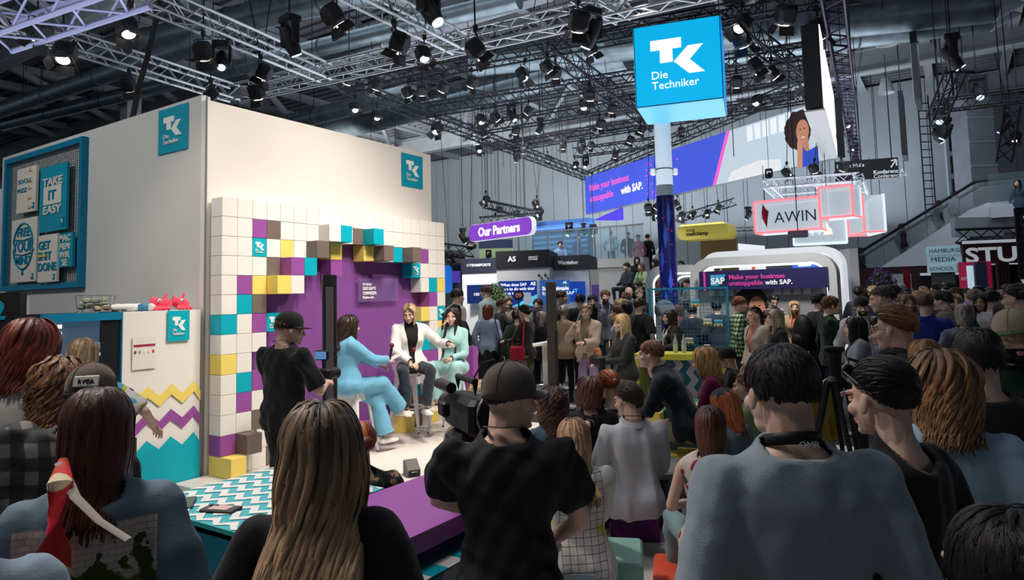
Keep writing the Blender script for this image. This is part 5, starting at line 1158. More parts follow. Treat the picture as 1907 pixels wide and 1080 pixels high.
# ------------------------------------------------------------------ stage lamps
def lamp_proto(lit):
    t = thing('stage_light', '-', 'spotlight', (0, 0, 0), 0, 'stage lamps hanging on the trusses')
    m = MB(); m.box((0, 0, .02), (.05, .07, .1)); m.tube([(0, 0, -.03), (0, 0, -.09)], .015, 6); obj('clamp', m, BLK, t)
    m = MB(); m.tube([(-.15, 0, -.30), (-.15, 0, -.11), (-.1, 0, -.085), (.1, 0, -.085), (.15, 0, -.11), (.15, 0, -.30)], .014, 4, flat=.5); y = obj('yoke', m, BLK, t)
    TL = np.array(Matrix.Rotation(R_(52), 3, 'X')); PV = np.array([0, 0, -.30])
    def tl(m):
        m.V = [(V-PV)@TL.T+PV for V in m.V]; return m
    m = MB(); m.cbox((0, .02, -.30), (.26, .28, .24), .045); hd = obj('housing', tl(m), BLK, t)
    m = MB(); m.lathe([(.085, 0), (.075, .015)], 18, (0, -.12, -.30), axis=(0, -1, 0)); tl(m); ln = obj('lens', m, LAMPW if lit else mat('lens_dim', (.5, .5, .5), .2, emit=(1, .95, .9), es=.5), t, True)
    for k, (c, a_) in enumerate((((0, -.19, -.165), 0), ((0, -.19, -.435), 0), ((-.145, -.19, -.30), 1), ((.145, -.19, -.30), 1))):
        m = MB(); s_ = 1 if k in (0, 3) else -1
        if a_ == 0: m.bar((0, -.13, c[2]-s_*.03), (0, -.25, c[2]+s_*.03), .22, .004)
        else: m.bar((c[0]-s_*.02, -.13, c[2]), (c[0]+s_*.04, -.25, c[2]), .004, .2)
        obj('barn_door', tl(m), BLK if k else mat('door_inner', (.12, .11, .1), .4), t)
    return t
LP = [lamp_proto(True), lamp_proto(False)]
def head_proto():
    t = thing('moving_light', '-', 'spotlight', (0, 0, 0), 0, 'moving head lamps'); m = MB(); m.cbox((0, 0, -.06), (.28, .22, .12), .02); obj('base', m, BLK, t)
    for s in (-1, 1): m = MB(); m.cbox((s*.15, 0, -.26), (.05, .12, .34), .015); obj('arm', m, BLK, t)
    m = MB(); m.lathe([(.07, -.2), (.1, -.1), (.105, .1), (.085, .2)], 16, (0, 0, -.36), axis=(.1, -.5, -.8)); obj('head', m, BLK, t, True); m = MB(); m.lathe([(.075, 0), (.07, .02)], 14, (.02, -.11, -.53), axis=(.1, -.5, -.8)); obj('lens', m, mat('lens_cool', (.5, .6, .7), .1, emit=(.7, .85, 1), es=1.2), t, True)
    return t
MHP = head_proto()
LIST = [(70, 62, 0, 1, 1.15), (118, 98, 0, 40, 1.3), (290, 38, 0, 10, 1.2), (282, 152, 1, 0, 1.), (408, 92, 0, 20, 1.1), (520, 132, 0, 10, 1.1), (392, 178, 0, 30, 1.), (482, 175, 0, -30, 1.15), (664, 18, 0, 20, 1.2),
        (378, 118, 2, 0, 1.), (540, 68, 2, 0, 1.2), (776, 74, 0, 0, 1.25), (886, 94, 0, 0, 1.25), (765, 110, 0, 20, 1.), (798, 8, 2, 0, 1.3), (1078, 42, 0, 0, 1.2), (650, 146, 0, 30, 1.1), (1157, 40, 2, 0, 1.2), (700, 160, 0, 40, .95), (735, 162, 0, 40, .95),
        (762, 158, 0, 30, .95), (799, 150, 0, 20, 1.), (853, 140, 0, 20, 1.), (957, 124, 0, 20, 1.05), (1032, 118, 0, 30, 1.), (1035, 138, 0, -20, 1.), (1103, 92, 0, 20, 1.1), (678, 198, 0, 30, .95), (722, 212, 0, 20, .95), (808, 238, 0, 20, 1.2),
        (888, 218, 0, 10, 1.), (913, 214, 0, 10, 1.), (940, 206, 2, 0, .9), (974, 202, 0, 20, .9), (904, 250, 0, 0, .8), (960, 244, 0, 0, .9), (1006, 236, 2, 0, .9), (1080, 190, 0, 10, 1.), (1096, 180, 0, -20, 1.), (1120, 178, 0, 20, 1.), (1160, 202, 0, 0, .9),
        (1106, 228, 0, 10, 1.), (1048, 272, 0, 0, .9), (1066, 270, 2, 0, .9), (914, 276, 0, 0, .9), (974, 280, 0, 20, .9), (958, 292, 2, 0, .8), (1020, 296, 0, 10, .85), (1064, 310, 0, 10, .85), (1080, 300, 2, 0, .8), (1100, 272, 0, 0, .8), (1162, 258, 0, 0, .9), (1216, 240, 0, 0, .9),
        (1145, 290, 0, 30, .8), (1382, 45, 0, 20, 1.2), (1398, 128, 0, -20, 1.25), (1382, 75, 0, 20, 1.2), (1430, 140, 0, 20, 1.1), (1462, 30, 0, 0, 1.3), (1524, 38, 0, 20, 1.4), (1370, 150, 0, 0, 1.), (1414, 196, 0, 0, 1.), (1516, 130, 0, 20, 1.), (1268, 245, 0, 0, .9),
        (1690, 72, 2, 0, .01), (1772, 100, 2, 0, 1.4), (1752, 210, 2, 0, 1.3), (1762, 240, 2, 0, 1.3), (1746, 250, 2, 0, 1.2), (1820, 165, 2, 0, 1.2), (1888, 255, 0, 0, 1.2), (1870, 230, 2, 0, 1.2),
        (1580, 230, 0, 40, .9), (1584, 252, 1, 40, .9), (1588, 274, 0, 40, .9), (1592, 296, 0, 40, .9), (1466, 322, 0, 0, .9), (1518, 316, 0, 0, .9), (1568, 312, 0, 0, .9), (1432, 326, 2, 0, .6),
        (905, 372, 1, 0, 1.1), (930, 392, 1, 20, 1.), (962, 400, 1, 0, 1.), (1003, 396, 1, 20, 1.2), (1000, 380, 1, 0, 1.), (862, 440, 2, 0, 1.), (836, 476, 1, 0, 1.), (876, 450, 1, 0, 1.), (910, 475, 2, 0, .7), (1262, 380, 0, 0, 1.), (1290, 398, 0, 0, .9), (1318, 396, 0, 0, .9), (1338, 388, 0, 0, .9), (1268, 402, 0, 0, 1.), (1394, 398, 2, 0, 1.),
        (1208, 388, 0, 0, 1.), (1218, 398, 0, 0, .9), (1225, 384, 0, 0, .9), (1060, 428, 2, 0, 1.), (1087, 428, 2, 0, .9), (1105, 430, 2, 0, .9)]
FARL = {905: 26, 930: 26, 962: 26, 1003: 26, 1000: 25, 862: 22, 836: 21.5, 876: 22, 910: 24, 1262: 23.5, 1290: 25.5, 1318: 25.5, 1338: 23.5, 1268: 23.5, 1394: 25.5, 1208: 22, 1218: 22, 1225: 22, 1060: 24, 1087: 24, 1105: 24, 1466: 17.5, 1518: 17, 1568: 16.5, 1432: 17}
rr = random.Random(5); first = [True, True, True]
names = {0: 'lit', 1: 'dim', 2: 'unlit'}
def near_word(x, y):
    a = 'far left' if x < 300 else 'left' if x < 620 else 'centre left' if x < 900 else 'centre' if x < 1180 else 'cube side' if x < 1450 else 'right' if x < 1700 else 'far right'
    b = 'topmost' if y < 60 else 'upper' if y < 140 else 'middle' if y < 240 else 'lower' if y < 340 else 'distant low'
    return a, b
cnt = {}
for (x, y, k, tilt, sc_) in LIST:
    if sc_ < .1: continue
    D = FARL.get(x) if y > 230 and x in FARL else None
    silv = x < 640 or (y < 50 and x < 1300) or (x, y) in ((776, 74), (886, 94), (765, 110)); zt_ = 6.3 if silv else 7.6; wt_ = .3 if silv else .34
    sc_ *= (1.0 if not silv else .88) if D is None else .9
    p = gz(x, y, zt_-wt_/2-.08-.30*sc_) if D is None else at(x, y, D)
    k0 = {0: 0, 1: 1, 2: 2}[k]; pr_ = (LP+[MHP])[k0]
    o = pr_ if first[k0] else copy_tree(pr_); first[k0] = False; sn = False
    if D is None:
        best = None
        for (ta_, tb_, tw_) in TRS:
            if abs(ta_[2]-zt_) > .3: continue
            dd_ = (tb_-ta_)[:2]; f_ = np.clip(((p-ta_)[:2]@dd_)/(dd_@dd_), 0, 1); q_ = ta_[:2]+dd_*f_; ds = np.linalg.norm(q_-p[:2])
            if best is None or ds < best[0]: best = (ds, q_, ta_[2]+(tb_[2]-ta_[2])*f_-tw_/2)
        if best and best[0] < .75: p = np.array([best[1][0], best[1][1], best[2]-.06*sc_]); sn = True
        else: p = p+np.array([0, 0, .30*sc_])
    else: p = p+np.array([0, 0, .30*sc_])
    if not sn: m = MB(); m.tube([(0, 0, .05), (0, 0, (ZC+.2-p[2])/sc_)], .012, 4); obj('hanger_pipe', m, BLK, o)
    o.location = tuple(p); o.scale = (sc_,)*3
    va = math.atan2(p[1], p[0]); o.rotation_euler = (R_(rr.uniform(-4, 14)) if k < 2 else 0, 0, va-PI/2+R_(tilt*.5+rr.choice([15, 60, 105, 150, 180, 210, 250, 300, 335])+rr.uniform(-15, 15)))
    a_, b_ = near_word(x, y); key = (a_, b_, k); cnt.setdefault(key, []).append((x, y, o))
    if D is None and rr.random() < .6: pass
ORD = ['', 'second', 'third', 'fourth', 'fifth', 'sixth', 'seventh', 'eighth', 'ninth', 'tenth', 'eleventh', 'twelfth', 'thirteenth', 'fourteenth', 'fifteenth']
for (a_, b_, k), L_ in cnt.items():
    L_.sort(key=lambda q: (q[0], q[1])); kind = 'black moving head lamp' if k == 2 else names[k]+' black stage lamp'
    for i, (x, y, o) in enumerate(L_):
        o['label'] = ('%s hanging in the %s %s of the rig' % (kind, b_, a_)) if len(L_) == 1 else '%s%s from the left of the %s %s rig' % ((ORD[i]+' ' if i else 'first '), kind, b_, a_); o['group'] = 'stage lamps hanging from the trusses'
# ------------------------------------------------------------------ blue cube on its column
def Em(nm, c, s=1.): return mat(nm, tuple(v*.3 for v in c), .4, emit=c, es=s)
WE = Em('sign_white', (1, 1, 1), 1.0)
c0 = at(1185, 201, 13.5); zc_ = c0[2]; c1, c2, c3 = gz(1348, 182, zc_), gz(1368, 206, zc_), gz(1215, 226, zc_)
u_ = nrm((c1-c0)[:2]); CS = float(np.linalg.norm((c1-c0)[:2])); CD = 1.45; fz = np.array([-u_[1], u_[0]]); cc = c0[:2]+u_*CS/2+fz*CD/2; HC_ = at(1178, 48, 13.5)[2]-zc_
cube_t = thing('cube_sign', 'glowing blue cube sign with white logo above the column', 'sign', (cc[0], cc[1], zc_), math.atan2(u_[1], u_[0]))
m = MB(); m.box((0, 0, HC_/2), (CS, CD, HC_)); obj('cube_core', m, BLK, cube_t)
for nm, c, d, mm in (('front_panel', (0, -CD/2, HC_/2), (CS-.03, .02, HC_-.03), Em('cube_front', S(5, 168, 222), 1.)), ('side_panel', (CS/2, 0, HC_/2), (.02, CD-.03, HC_-.03), Em('cube_side', S(0, 140, 225), 1.)), ('side_panel', (-CS/2, 0, HC_/2), (.02, CD-.03, HC_-.03), Em('cube_front', S(5, 168, 222), 1.)),
                     ('rear_panel', (0, CD/2, HC_/2), (CS-.03, .02, HC_-.03), Em('cube_front', S(5, 168, 222), 1.)), ('bottom_panel', (0, 0, 0), (CS-.03, CD-.03, .02), Em('cube_bottom', S(80, 172, 222), 1.))): m = MB(); m.box(c, d); obj(nm, m, mm, cube_t)
tk_face(cube_t, CS, HC_, -CD/2-.012, WE, 0, 0, .006)
for x in (-.8, .8): m = MB(); m.tube([(x, 0, HC_), (x*.7, 0, HC_+1.2)], .01, 4); obj('hoist_wire', m, BLK, cube_t)
pc = at(1241, 420, 15.2); t = thing('hall_column', 'round column wrapped in dark blue print below and white above', 'column', (pc[0], pc[1], 0)); CR = .185
SAPB = mat('column_print', S(16, 26, 110), .35); m = MB(); m.lathe([(CR+.012, 0), (CR+.012, 4.02)], 28); obj('printed_wrap', m, SAPB, t, True)
m = MB(); m.lathe([(CR, 4.02), (CR, 6.6)], 28); obj('shaft', m, mat('column_white', (.72, .74, .75), .4), t, True)
m = MB(); m.lathe([(CR+.01, 4.62), (CR+.01, 4.64)], 28); obj('clamp_ring', m, BLK, t, True)
for s in (-1, 1): m = MB(); m.cbox((RT[0]*s*.25, RT[1]*s*.25, 4.58), (.1, .1, .16), .02); obj('ceiling_speaker', m, WTX, t)
va = math.atan2(pc[1], pc[0])
rr = random.Random(9)
for i in range(26):
    a_ = va+PI+rr.uniform(-1.2, 1.2); z = 4.0-abs(rr.gauss(0, 1.3)); s_ = rr.choice([.03, .05, .08, .12 if z > 3.5 else .05])
    if z < .8: continue
    m = MB(); e = (CR+.016); V = []
    for q, zz in ((-.5, 0), (.5, .02), (.35, .6), (-.4, .5)): V.append((math.cos(a_+q*s_/CR)*e, math.sin(a_+q*s_/CR)*e, z+zz*s_))
    m.add(V, [(0, 1, 2, 3)]); obj('pink_fleck', m, mat('pink_print', S(225, 60, 160), .5), t)
for i in range(6):
    m = MB(); e = CR+.014; a0 = va+PI+rr.uniform(-.8, .8); z = .8+i*.5; V = []
    for q, zz in ((0, 0), (.3, .25), (.1, .6), (-.2, .3)): V.append((math.cos(a0+q)*e, math.sin(a0+q)*e, z+zz))
    m.add(V, [(0, 1, 2, 3)]); obj('blue_shape', m, mat('col_light_blue', S(60, 100, 225), .4), t)
# ------------------------------------------------------------------ LED banner of the neighbouring stand
ba, bb = at(1092, 408, 28), at(1560, 287, 17); BL = math.hypot(*(bb-ba)[:2]); rzb2 = math.atan2(bb[1]-ba[1], bb[0]-ba[0]); zb_ = 5.15; BH = 1.55
bn = thing('led_banner', 'long blue LED banner about business hanging behind the column', 'screen', (ba[0], ba[1], zb_), rzb2)
m = MB(); m.box((BL/2, .14, BH/2), (BL, .26, BH)); obj('screen_case', m, BLK, bn)
BLU = Em('banner_blue', S(66, 84, 200), 1.); PNK = Em('banner_pink', S(232, 90, 190), 1.); xs = BL*.655
m = MB(); m.prism([(0, 0), (xs-.35, 0), (xs+.35, BH), (0, BH)], -.012, 0); obj('blue_screen', m, BLU, bn)
m = MB(); m.prism([(xs-.35, 0), (xs-.2, 0), (xs+.5, BH), (xs+.35, BH)], -.016, 0); obj('pink_stripe', m, PNK, bn)
m = MB(); m.prism([(xs-.2, 0), (BL, 0), (BL, BH), (xs+.5, BH)], -.012, 0); obj('photo_area', m, Em('banner_grey', S(190, 205, 215), .85), bn)
text('lettering', 'Make your business', .385, PNK, bn, (.35, -.02, .92), bold=.006, sx=.92, ext=.003); text('lettering', 'unstoppable', .385, PNK, bn, (.35, -.02, .47), bold=.006, sx=.92, ext=.003); text('lettering', 'with SAP.', .385, WE, bn, (2.62, -.02, .47), bold=.012, sx=.92, ext=.003)
for i in range(60):
    z = rr.uniform(.1, 1.4); x = xs*(.52+abs(rr.gauss(0, .13))); s_ = rr.choice([.02, .03, .05, .07])
    if x > xs-.5: continue
    m = MB(); m.prism([(x, z), (x+s_, z+.2*s_), (x+s_*.7, z+s_*.8), (x-.2*s_, z+.7*s_)], -.018, -.012); obj('pink_dot', m, PNK, bn)
def flat(parent, name, poly, m_, y): m = MB(); m.prism(poly, y-.004, y); return obj(name, m, m_, parent)
def disc(cx_, cz, rx, rz_, n=20, wob=0, seed=0): r_ = random.Random(seed); return [(cx_+rx*math.cos(2*PI*i/n)*(1+wob*r_.uniform(-1, 1)), cz+rz_*math.sin(2*PI*i/n)*(1+wob*r_.uniform(-1, 1))) for i in range(n)]
def portrait(par, cx_, cz, s_, y, em):
    E_ = (lambda n, c: Em(n, c, .8)) if em else (lambda n, c: mat(n+'p', c, .6))
    flat(par, 'portrait_hair', disc(cx_-.05*s_, cz, .42*s_, .50*s_, 40, .08, 2), E_('p_hair', S(50, 32, 30)), y); flat(par, 'portrait_neck', [(cx_-.02*s_, cz-.75*s_), (cx_+.28*s_, cz-.7*s_), (cx_+.25*s_, cz-.2*s_), (cx_+.02*s_, cz-.2*s_)], E_('p_skin', S(190, 130, 105)), y-.004)
    flat(par, 'portrait_face', disc(cx_+.1*s_, cz-.08*s_, .20*s_, .30*s_, 24), E_('p_skin', S(190, 130, 105)), y-.008); flat(par, 'portrait_top', [(cx_-.1*s_, cz-1.0*s_), (cx_+.55*s_, cz-1.0*s_), (cx_+.5*s_, cz-.55*s_), (cx_+.2*s_, cz-.62*s_), (cx_+.02*s_, cz-.42*s_)], E_('p_top', S(50, 80, 190)), y-.006)
    flat(par, 'portrait_arm', [(cx_-.12*s_, cz-1.0*s_), (cx_+.04*s_, cz-1.0*s_), (cx_+.08*s_, cz-.5*s_), (cx_+.0*s_, cz-.1*s_), (cx_-.08*s_, cz-.35*s_)], E_('p_skin2', S(200, 140, 115)), y-.012)
    flat(par, 'portrait_mouth', disc(cx_+.12*s_, cz-.24*s_, .06*s_, .022*s_, 12), E_('p_mouth', S(225, 200, 195)), y-.014)
    for q in (.04, .17): flat(par, 'portrait_eye', disc(cx_+q*s_, cz-.02*s_, .028*s_, .014*s_, 10), E_('p_eye', S(40, 25, 22)), y-.014)
portrait(bn, BL-1.12, .98, 1.05, -.018, True)
flat(bn, 'white_table', [(xs+.3, .0), (xs+2.4, 0), (xs+2.4, .3), (xs+1.6, .42), (xs+.5, .3)], Em('b_table', S(225, 225, 225), .85), -.016)
for i in range(6): flat(bn, 'window_strip', [(xs+1.2+i*.3, 1.05), (xs+1.42+i*.3, 1.05), (xs+1.42+i*.3, 1.5), (xs+1.2+i*.3, 1.5)], Em('b_win', S(230, 235, 240), .9), -.016)
m = MB(); m.prism([(.35, -.28), (2.4, -.02), (2.4, -.5), (2.2, -.5)], .1, .2); q_ = obj('lower_violet_panel', m, Em('violet', S(80, 60, 210), .9), bn)
# edge screen coming towards the viewer
ea, eb = at(1562, 287, 16.8), at(1540, 215, 12.2); EL = math.hypot(*(eb-ea)[:2]); rz_e = math.atan2(eb[1]-ea[1], eb[0]-ea[0])
es_ = thing('edge_screen', 'glowing white side screen seen edge on at the banner end', 'screen', (ea[0], ea[1], zb_), rz_e); m = MB(); m.box((EL/2, -.2, BH/2+.02), (EL, .3, BH)); obj('screen_case', m, BLK, es_)
m = MB(); m.box((EL/2, -.04, BH/2), (EL-.02, .02, BH-.02)); obj('screen_front', m, Em('screen_pinkwhite', S(250, 235, 255), 1.1), es_); m = MB(); m.box((EL/2, -.2, -.05), (EL, .34, .03)); obj('bottom_trim', m, mat('trim_alu', (.35, .33, .31), .4, .3), es_)
m = MB(); m.box((EL+.01, -.2, BH/2), (.02, .3, BH)); obj('end_cap', m, BLK, es_)
# ------------------------------------------------------------------ partner stands
def board(name, label, cat, xl, xr, yt, yb, Dl, m_, Dr=None, th=.1, zb=None, grp=None, part='panel'):
    a, rz, w_, h_ = frame_px(xl, xr, yt, yb, Dl, Dr)
    if zb is not None: h_ += a[2]-zb; a[2] = zb
    t = thing(name, label, cat, a, rz, grp); m = MB(); m.box((0, th/2, h_/2), (w_, th, h_)); obj(part, m, m_, t); return t, w_, h_
def rrect(w_, h_, r, z0=0, n=6):
    P = []
    for cx_, cz, a0 in ((w_/2-r, h_-r, 0), (-w_/2+r, h_-r, 90), (-w_/2+r, r, 180), (w_/2-r, r, 270)): P += [(cx_+r*math.cos(R_(a0+90*i/n)), z0+cz+r*math.sin(R_(a0+90*i/n))) for i in range(n+1)]
    return P
a, rz, w_, h_ = frame_px(874, 992, 413, 444, 20.6, 18.4); t = thing('partners_sign', 'purple rounded sign reading Our Partners on white edge', 'sign', a, rz)
m = MB(); m.prism(rrect(w_, h_, h_*.35), 0, .15); obj('white_edge', m, Em('sign_edge', (.85, .85, .9), .8), t); m = MB(); m.prism(rrect(w_*.985, h_*.96, h_*.34, .01), -.02, 0); obj('sign_face', m, Em('partner_purple', S(122, 62, 182), .9), t)
text('lettering', 'Our Partners', h_*.72, WE, t, (0, -.03, h_*.26), al='CENTER', bold=.010, sx=.96)
for s in (-1, 1): m = MB(); m.tube([(s*w_*.3, .1, h_), (s*w_*.3, .1, h_+4)], .01, 4); obj('wire', m, BLK, t)
NV2 = mat('fascia_navy', S(36, 38, 58), .5); FB = mat('fascia_black', S(24, 24, 30), .5); FG = mat('fascia_grey', S(48, 48, 54), .5); STW2 = mat('stand_white', (.72, .73, .73), .5); STG = mat('stand_grey', (.5, .5, .49), .5)
for (nm, lab, xl, xr, yt, ym, D, fm, wm, sgn, sx_, bold_) in (('partner_stand', 'white stand with navy 11 team sports fascia', 863, 928, 482, 508, 19.5, NV2, STW2, '11TEAMSPORTS', .9, .01), ('partner_stand', 'grey stand with black fascia and white AS letters', 928, 1027, 467, 499, 18.0, FB, STG, 'AS', 1., .03), ('partner_stand', 'white stand with dark fascia of a beer brewery', 1026, 1101, 476, 503, 18.6, FG, STW2, 'Warsteiner', .9, .01)):
    a, rz, w_, h_ = frame_px(xl, xr, yt, 640, D, D*.985); h_ += a[2]; a[2] = 0; t = thing(nm, lab, 'booth', a, rz); hf_ = (ym-yt)*D/F0
    m = MB(); m.box((0, .9, h_/2-hf_/2), (w_, 1.8, h_-hf_)); obj('wall', m, wm, t); m = MB(); m.box((0, .88, h_-hf_/2), (w_+.02, 1.86, hf_)); obj('fascia', m, fm, t)
    if sgn == 'AS': text('lettering', 'AS', hf_*.42, WTX, t, (-w_*.27, -.07, h_-hf_*.62), bold=.012); text('lettering', 'ARVATO\nSYSTEMS', hf_*.14, WTX, t, (w_*.12, -.07, h_-hf_*.45), sp=.9, bold=.002)
    elif sgn == 'Warsteiner': text('lettering', sgn, hf_*.38, WTX, t, (0, -.07, h_-hf_*.62), al='CENTER', bold=.008, sx=.8)
    else: text('lettering', sgn, hf_*.26, WTX, t, (.0, -.07, h_-hf_*.56), al='CENTER', bold=.006, sx=1.0)
    if sgn == 'AS':
        for x in (.31, .43): m = MB(); m.cbox((x*w_*1., -.08, h_-hf_-.22), (.05, .1, .08), .02); obj('wall_lamp', m, BLK, t)
def screen(label, xl, xr, yt, yb, D, m_, Dr=None): return board('wall_screen', label, 'screen', xl, xr, yt, yb, D, m_, Dr, .05)
t, w_, h_ = screen('dark blue screen on the sports stand', 870, 926, 530, 565, 19.2, Em('scr_navy', S(12, 34, 92), .9)); text('lettering', '100 WEEKS', .12, WE, t, (-.25, -.01, h_*.42))
t, w_, h_ = screen('blue screen asking What does SAP have to do with this', 930, 1001, 523, 570, 17.6, Em('scr_blue', S(14, 52, 138), .9))
text('lettering', 'What does SAP\nhave to do with this?\nLet us tell you', .105, WE, t, (-w_*.45, -.01, h_*.80), sp=1.05, bold=.002); text('lettering', 'AS', .12, WE, t, (w_*.33, -.01, h_*.82), bold=.006)
flat(t, 'cyan_wave', [(-w_*.2, .0), (w_*.5, 0), (w_*.5, h_*.45), (w_*.2, h_*.28), (0, h_*.1)], Em('scr_cyan', S(90, 190, 225), .9), -.004)
m = MB(); m.prism(disc(w_*.24, h_*.3, .11, .16, 16)+[], -.014, -.006); obj('cat_picture', m, Em('cat_grey', S(150, 165, 175), .8), t)
for s in (-1, 1): m = MB(); m.prism([(w_*.24+s*.1, h_*.4), (w_*.24+s*.09, h_*.56), (w_*.24+s*.02, h_*.48)], -.014, -.006); obj('cat_ear', m, Em('cat_grey', S(150, 165, 175), .8), t)
t, w_, h_ = screen('glass fronted blue screen reading Super Simple', 1006, 1062, 521, 566, 17.0, Em('scr_blue2', S(46, 92, 160), .85)); text('lettering', 'Super simple', .13, WE, t, (-w_*.42, -.01, h_*.58), bold=.008); text('lettering', 'Energy with SAP', .12, WE, t, (-w_*.42, -.01, h_*.38)); text('lettering', 'AS', .08, WE, t, (w_*.28, -.01, h_*.84), bold=.004)
t, w_, h_ = screen('blue screen of the brewery stand', 1062, 1091, 524, 562, 18.3, Em('scr_blue3', S(20, 60, 160), .9)); text('lettering', 'IT', .15, Em('scr_cyan', S(90, 190, 225), .9), t, (-w_*.3, -.01, h_*.45), bold=.01)
t, w_, h_ = board('violet_pillar', 'slim grey and violet panel right of the brewery stand', 'panel', 1103, 1118, 502, 600, 18.3, STG, None, .1, 0); m = MB(); m.box((0, -.006, 1.65), (w_*.9, .01, .9)); obj('violet_print', m, mat('violet_print', S(120, 90, 180), .5), t)
a, rz, w_, h_ = frame_px(956, 976, 538, 560, 13.8); t = thing('number_sign', 'round dark paddle sign with orange 09 on a stick', 'sign', a, rz); m = MB(); m.lathe([(w_/2, 0), (w_/2, .05)], 28, (0, 0, w_/2), axis=(0, 1, 0)); obj('disc', m, mat('paddle_navy', S(40, 40, 90), .5), t, True); m = MB(); m.tube([(0, .02, 0), (0, .02, -a[2])], .015, 6); obj('stick', m, BLK, t); text('lettering', '09', .13, mat('orange_txt', S(240, 160, 120), .5), t, (0, -.006, w_*.3), al='CENTER', bold=.003)
# stands behind at the left gap
t, w_, h_ = board('far_stand', 'dark far stand with blue figure panel beside the tile wall', 'booth', 828, 864, 474, 640, 23, mat('far_dark', S(34, 44, 56), .5), None, .4, 0)
m = MB(); m.prism(rrect(.34, .95, .15, 2.0), -.02, 0); m2 = obj('blue_arch', m, Em('arch_blue', S(30, 110, 210), .8), t); m2.location.x = -.2; m = MB(); m.box((.1, -.01, 2.55), (.3, .02, .4)); obj('violet_screen', m, Em('violet2', S(80, 60, 170), .8), t)
board('fascia_board', 'dark fascia board with big letter T beside the tile wall', 'sign', 826, 866, 466, 490, 22, FB); a, rz, w_, h_ = frame_px(828, 842, 472, 486, 21.8); text('lettering', 'T', .35, WTX, bpy.data.objects['fascia_board'], (-.25, -.02, .02), bold=.02)
t, w_, h_ = board('hanging_banner', 'dark blue hanging banner below the partners sign', 'banner', 892, 955, 446, 462, 24, mat('deep_blue', S(8, 40, 80), .5)); t, w_, h_ = board('green_wall', 'pale green lit wall piece below the partners sign', 'panel', 892, 956, 462, 482, 26, mat('pale_green', S(170, 190, 140), .6))
# upper deck: sofa wall, glass balustrade, terrace
DK = mat('deck_grey', (.42, .41, .40), .6)
a, rz, w_, h_ = frame_px(968, 1205, 492, 640, 24.5, 22.0); h_ += a[2]; a[2] = 0; t = thing('terrace', 'grey raised terrace with people and glass balustrade', 'platform', a, rz); m = MB(); m.box((0, 2.2, h_/2), (w_, 4.4, h_)); obj('deck_block', m, DK, t); TZ = h_; TERR = (a, rz, w_)
m = MB(); m.box((0, -.03, h_-.15), (w_, .05, .3)); obj('fascia', m, mat('deck_fascia', (.5, .49, .47), .6), t)
def on_ter(x, y): return np.array([a[0]+math.cos(rz)*x-math.sin(rz)*y, a[1]+math.sin(rz)*x+math.cos(rz)*y, TZ])
gl = thing('glass_balustrade', 'glass balustrade with steel rail along the terrace edge', 'railing', tuple(on_ter(0, .1)), rz)
for i in range(8):
    x0, x1 = -w_/2+i*w_/8, -w_/2+(i+1)*w_/8; m = MB(); m.box(((x0+x1)/2, 0, .55), (x1-x0-.04, .02, 1.05)); obj('glass_pane', m, glass_mat('rail_glass', (.30, .52, .60), .2), gl); m = MB(); m.box((x0, 0, .55), (.04, .05, 1.1)); obj('post', m, SIL, gl)
m = MB(); m.box((0, 0, 1.1), (w_, .05, .05)); obj('handrail', m, SIL, gl)
m = MB()
for k in range(7):
    m.tube([(x, 0, .14+k*.2) for x in np.linspace(-w_*.47, w_*.0, 10)], .12, 8)
q = obj('inflated_tube', m, BLUET, None, True); sf = thing('inflatable_wall', 'light blue ribbed inflatable sofa wall on the terrace', 'sofa', tuple(on_ter(0, 1.0)), rz); q.parent = sf
m = MB(); m.box((-w_*.235, .35, .8), (w_*.47, .5, 1.6)); obj('sofa_back', m, BLUET, sf)
# seating steps with rails, right of the terrace
sp_ = at(1215, 650, 20); rzs = rz
stp = thing('seating_steps', 'broad grey seating steps beside the blue wrapped column', 'stairs', (sp_[0], sp_[1], 0), rz); ST_N = 6
for k in range(ST_N): m = MB(); m.box((0, .45+k*.62, (k+1)*.2), (5.4, .62, (k+1)*.4)); obj('step', m, mat('step_grey', (.44, .42, .40), .6), stp)
for x in (-.9, 1.6):
    m = MB(); m.tube([(x, .1, .5), (x, .1, 1.4), (x, 3.6, 3.4), (x, 3.6, 2.5)], .03, 6); obj('rail', m, WTX, stp)
pl = thing('planting', 'dense dark green planting in front of the terrace', 'plant', tuple(gz(1150, 690, 0)), 0)
def bush(name, label, p, R, n, col, grp=None, seed=1, zsq=1., trunk=0):
    r_ = np.random.default_rng(seed); t = thing(name, label, 'plant', tuple(p), 0, grp); m = MB(); D_ = r_.normal(0, 1, (n, 3)); D_ /= np.linalg.norm(D_, axis=1)[:, None]; V = []; F = []
    for i, d in enumerate(D_):
        c_ = d*R*np.array([1, 1, zsq])*r_.uniform(.75, 1)+np.array([0, 0, R*zsq+trunk]); a1 = nrm(np.cross(d, r_.normal(0, 1, 3))); a2 = nrm(np.cross(d, a1)+d*.5); s_ = R*.16*r_.uniform(.6, 1.3)
        V += [c_-a1*s_*.5, c_+a2*s_, c_+a1*s_*.5, c_-a2*s_*.5]; F.append((4*i, 4*i+3, 4*i+2, 4*i+1))
    m.add(V, F); q = obj('foliage', m, mat('leaf_%s' % label[:6], col, .6, noise=.5, nscale=9), t); q['kind'] = 'stuff'
    m = MB(); m.tube([(0, 0, 0), (0, 0, max(trunk, .1)+R*.5)], .04, 6); m.ell((0, 0, R*zsq+trunk), (R*.75, R*.75, R*zsq*.75)); obj('stem_core', m, mat('stem_dark', (.02, .035, .015), .9), t, True)
    return t
bpy.data.objects.remove(pl)
p = at(1145, 600, 18.5); bush('shrub', 'dark green shrub left of the seating steps', (p[0], p[1], .5), .6, 900, (.015, .03, .012), 'shrubs by the steps', 2, .8)
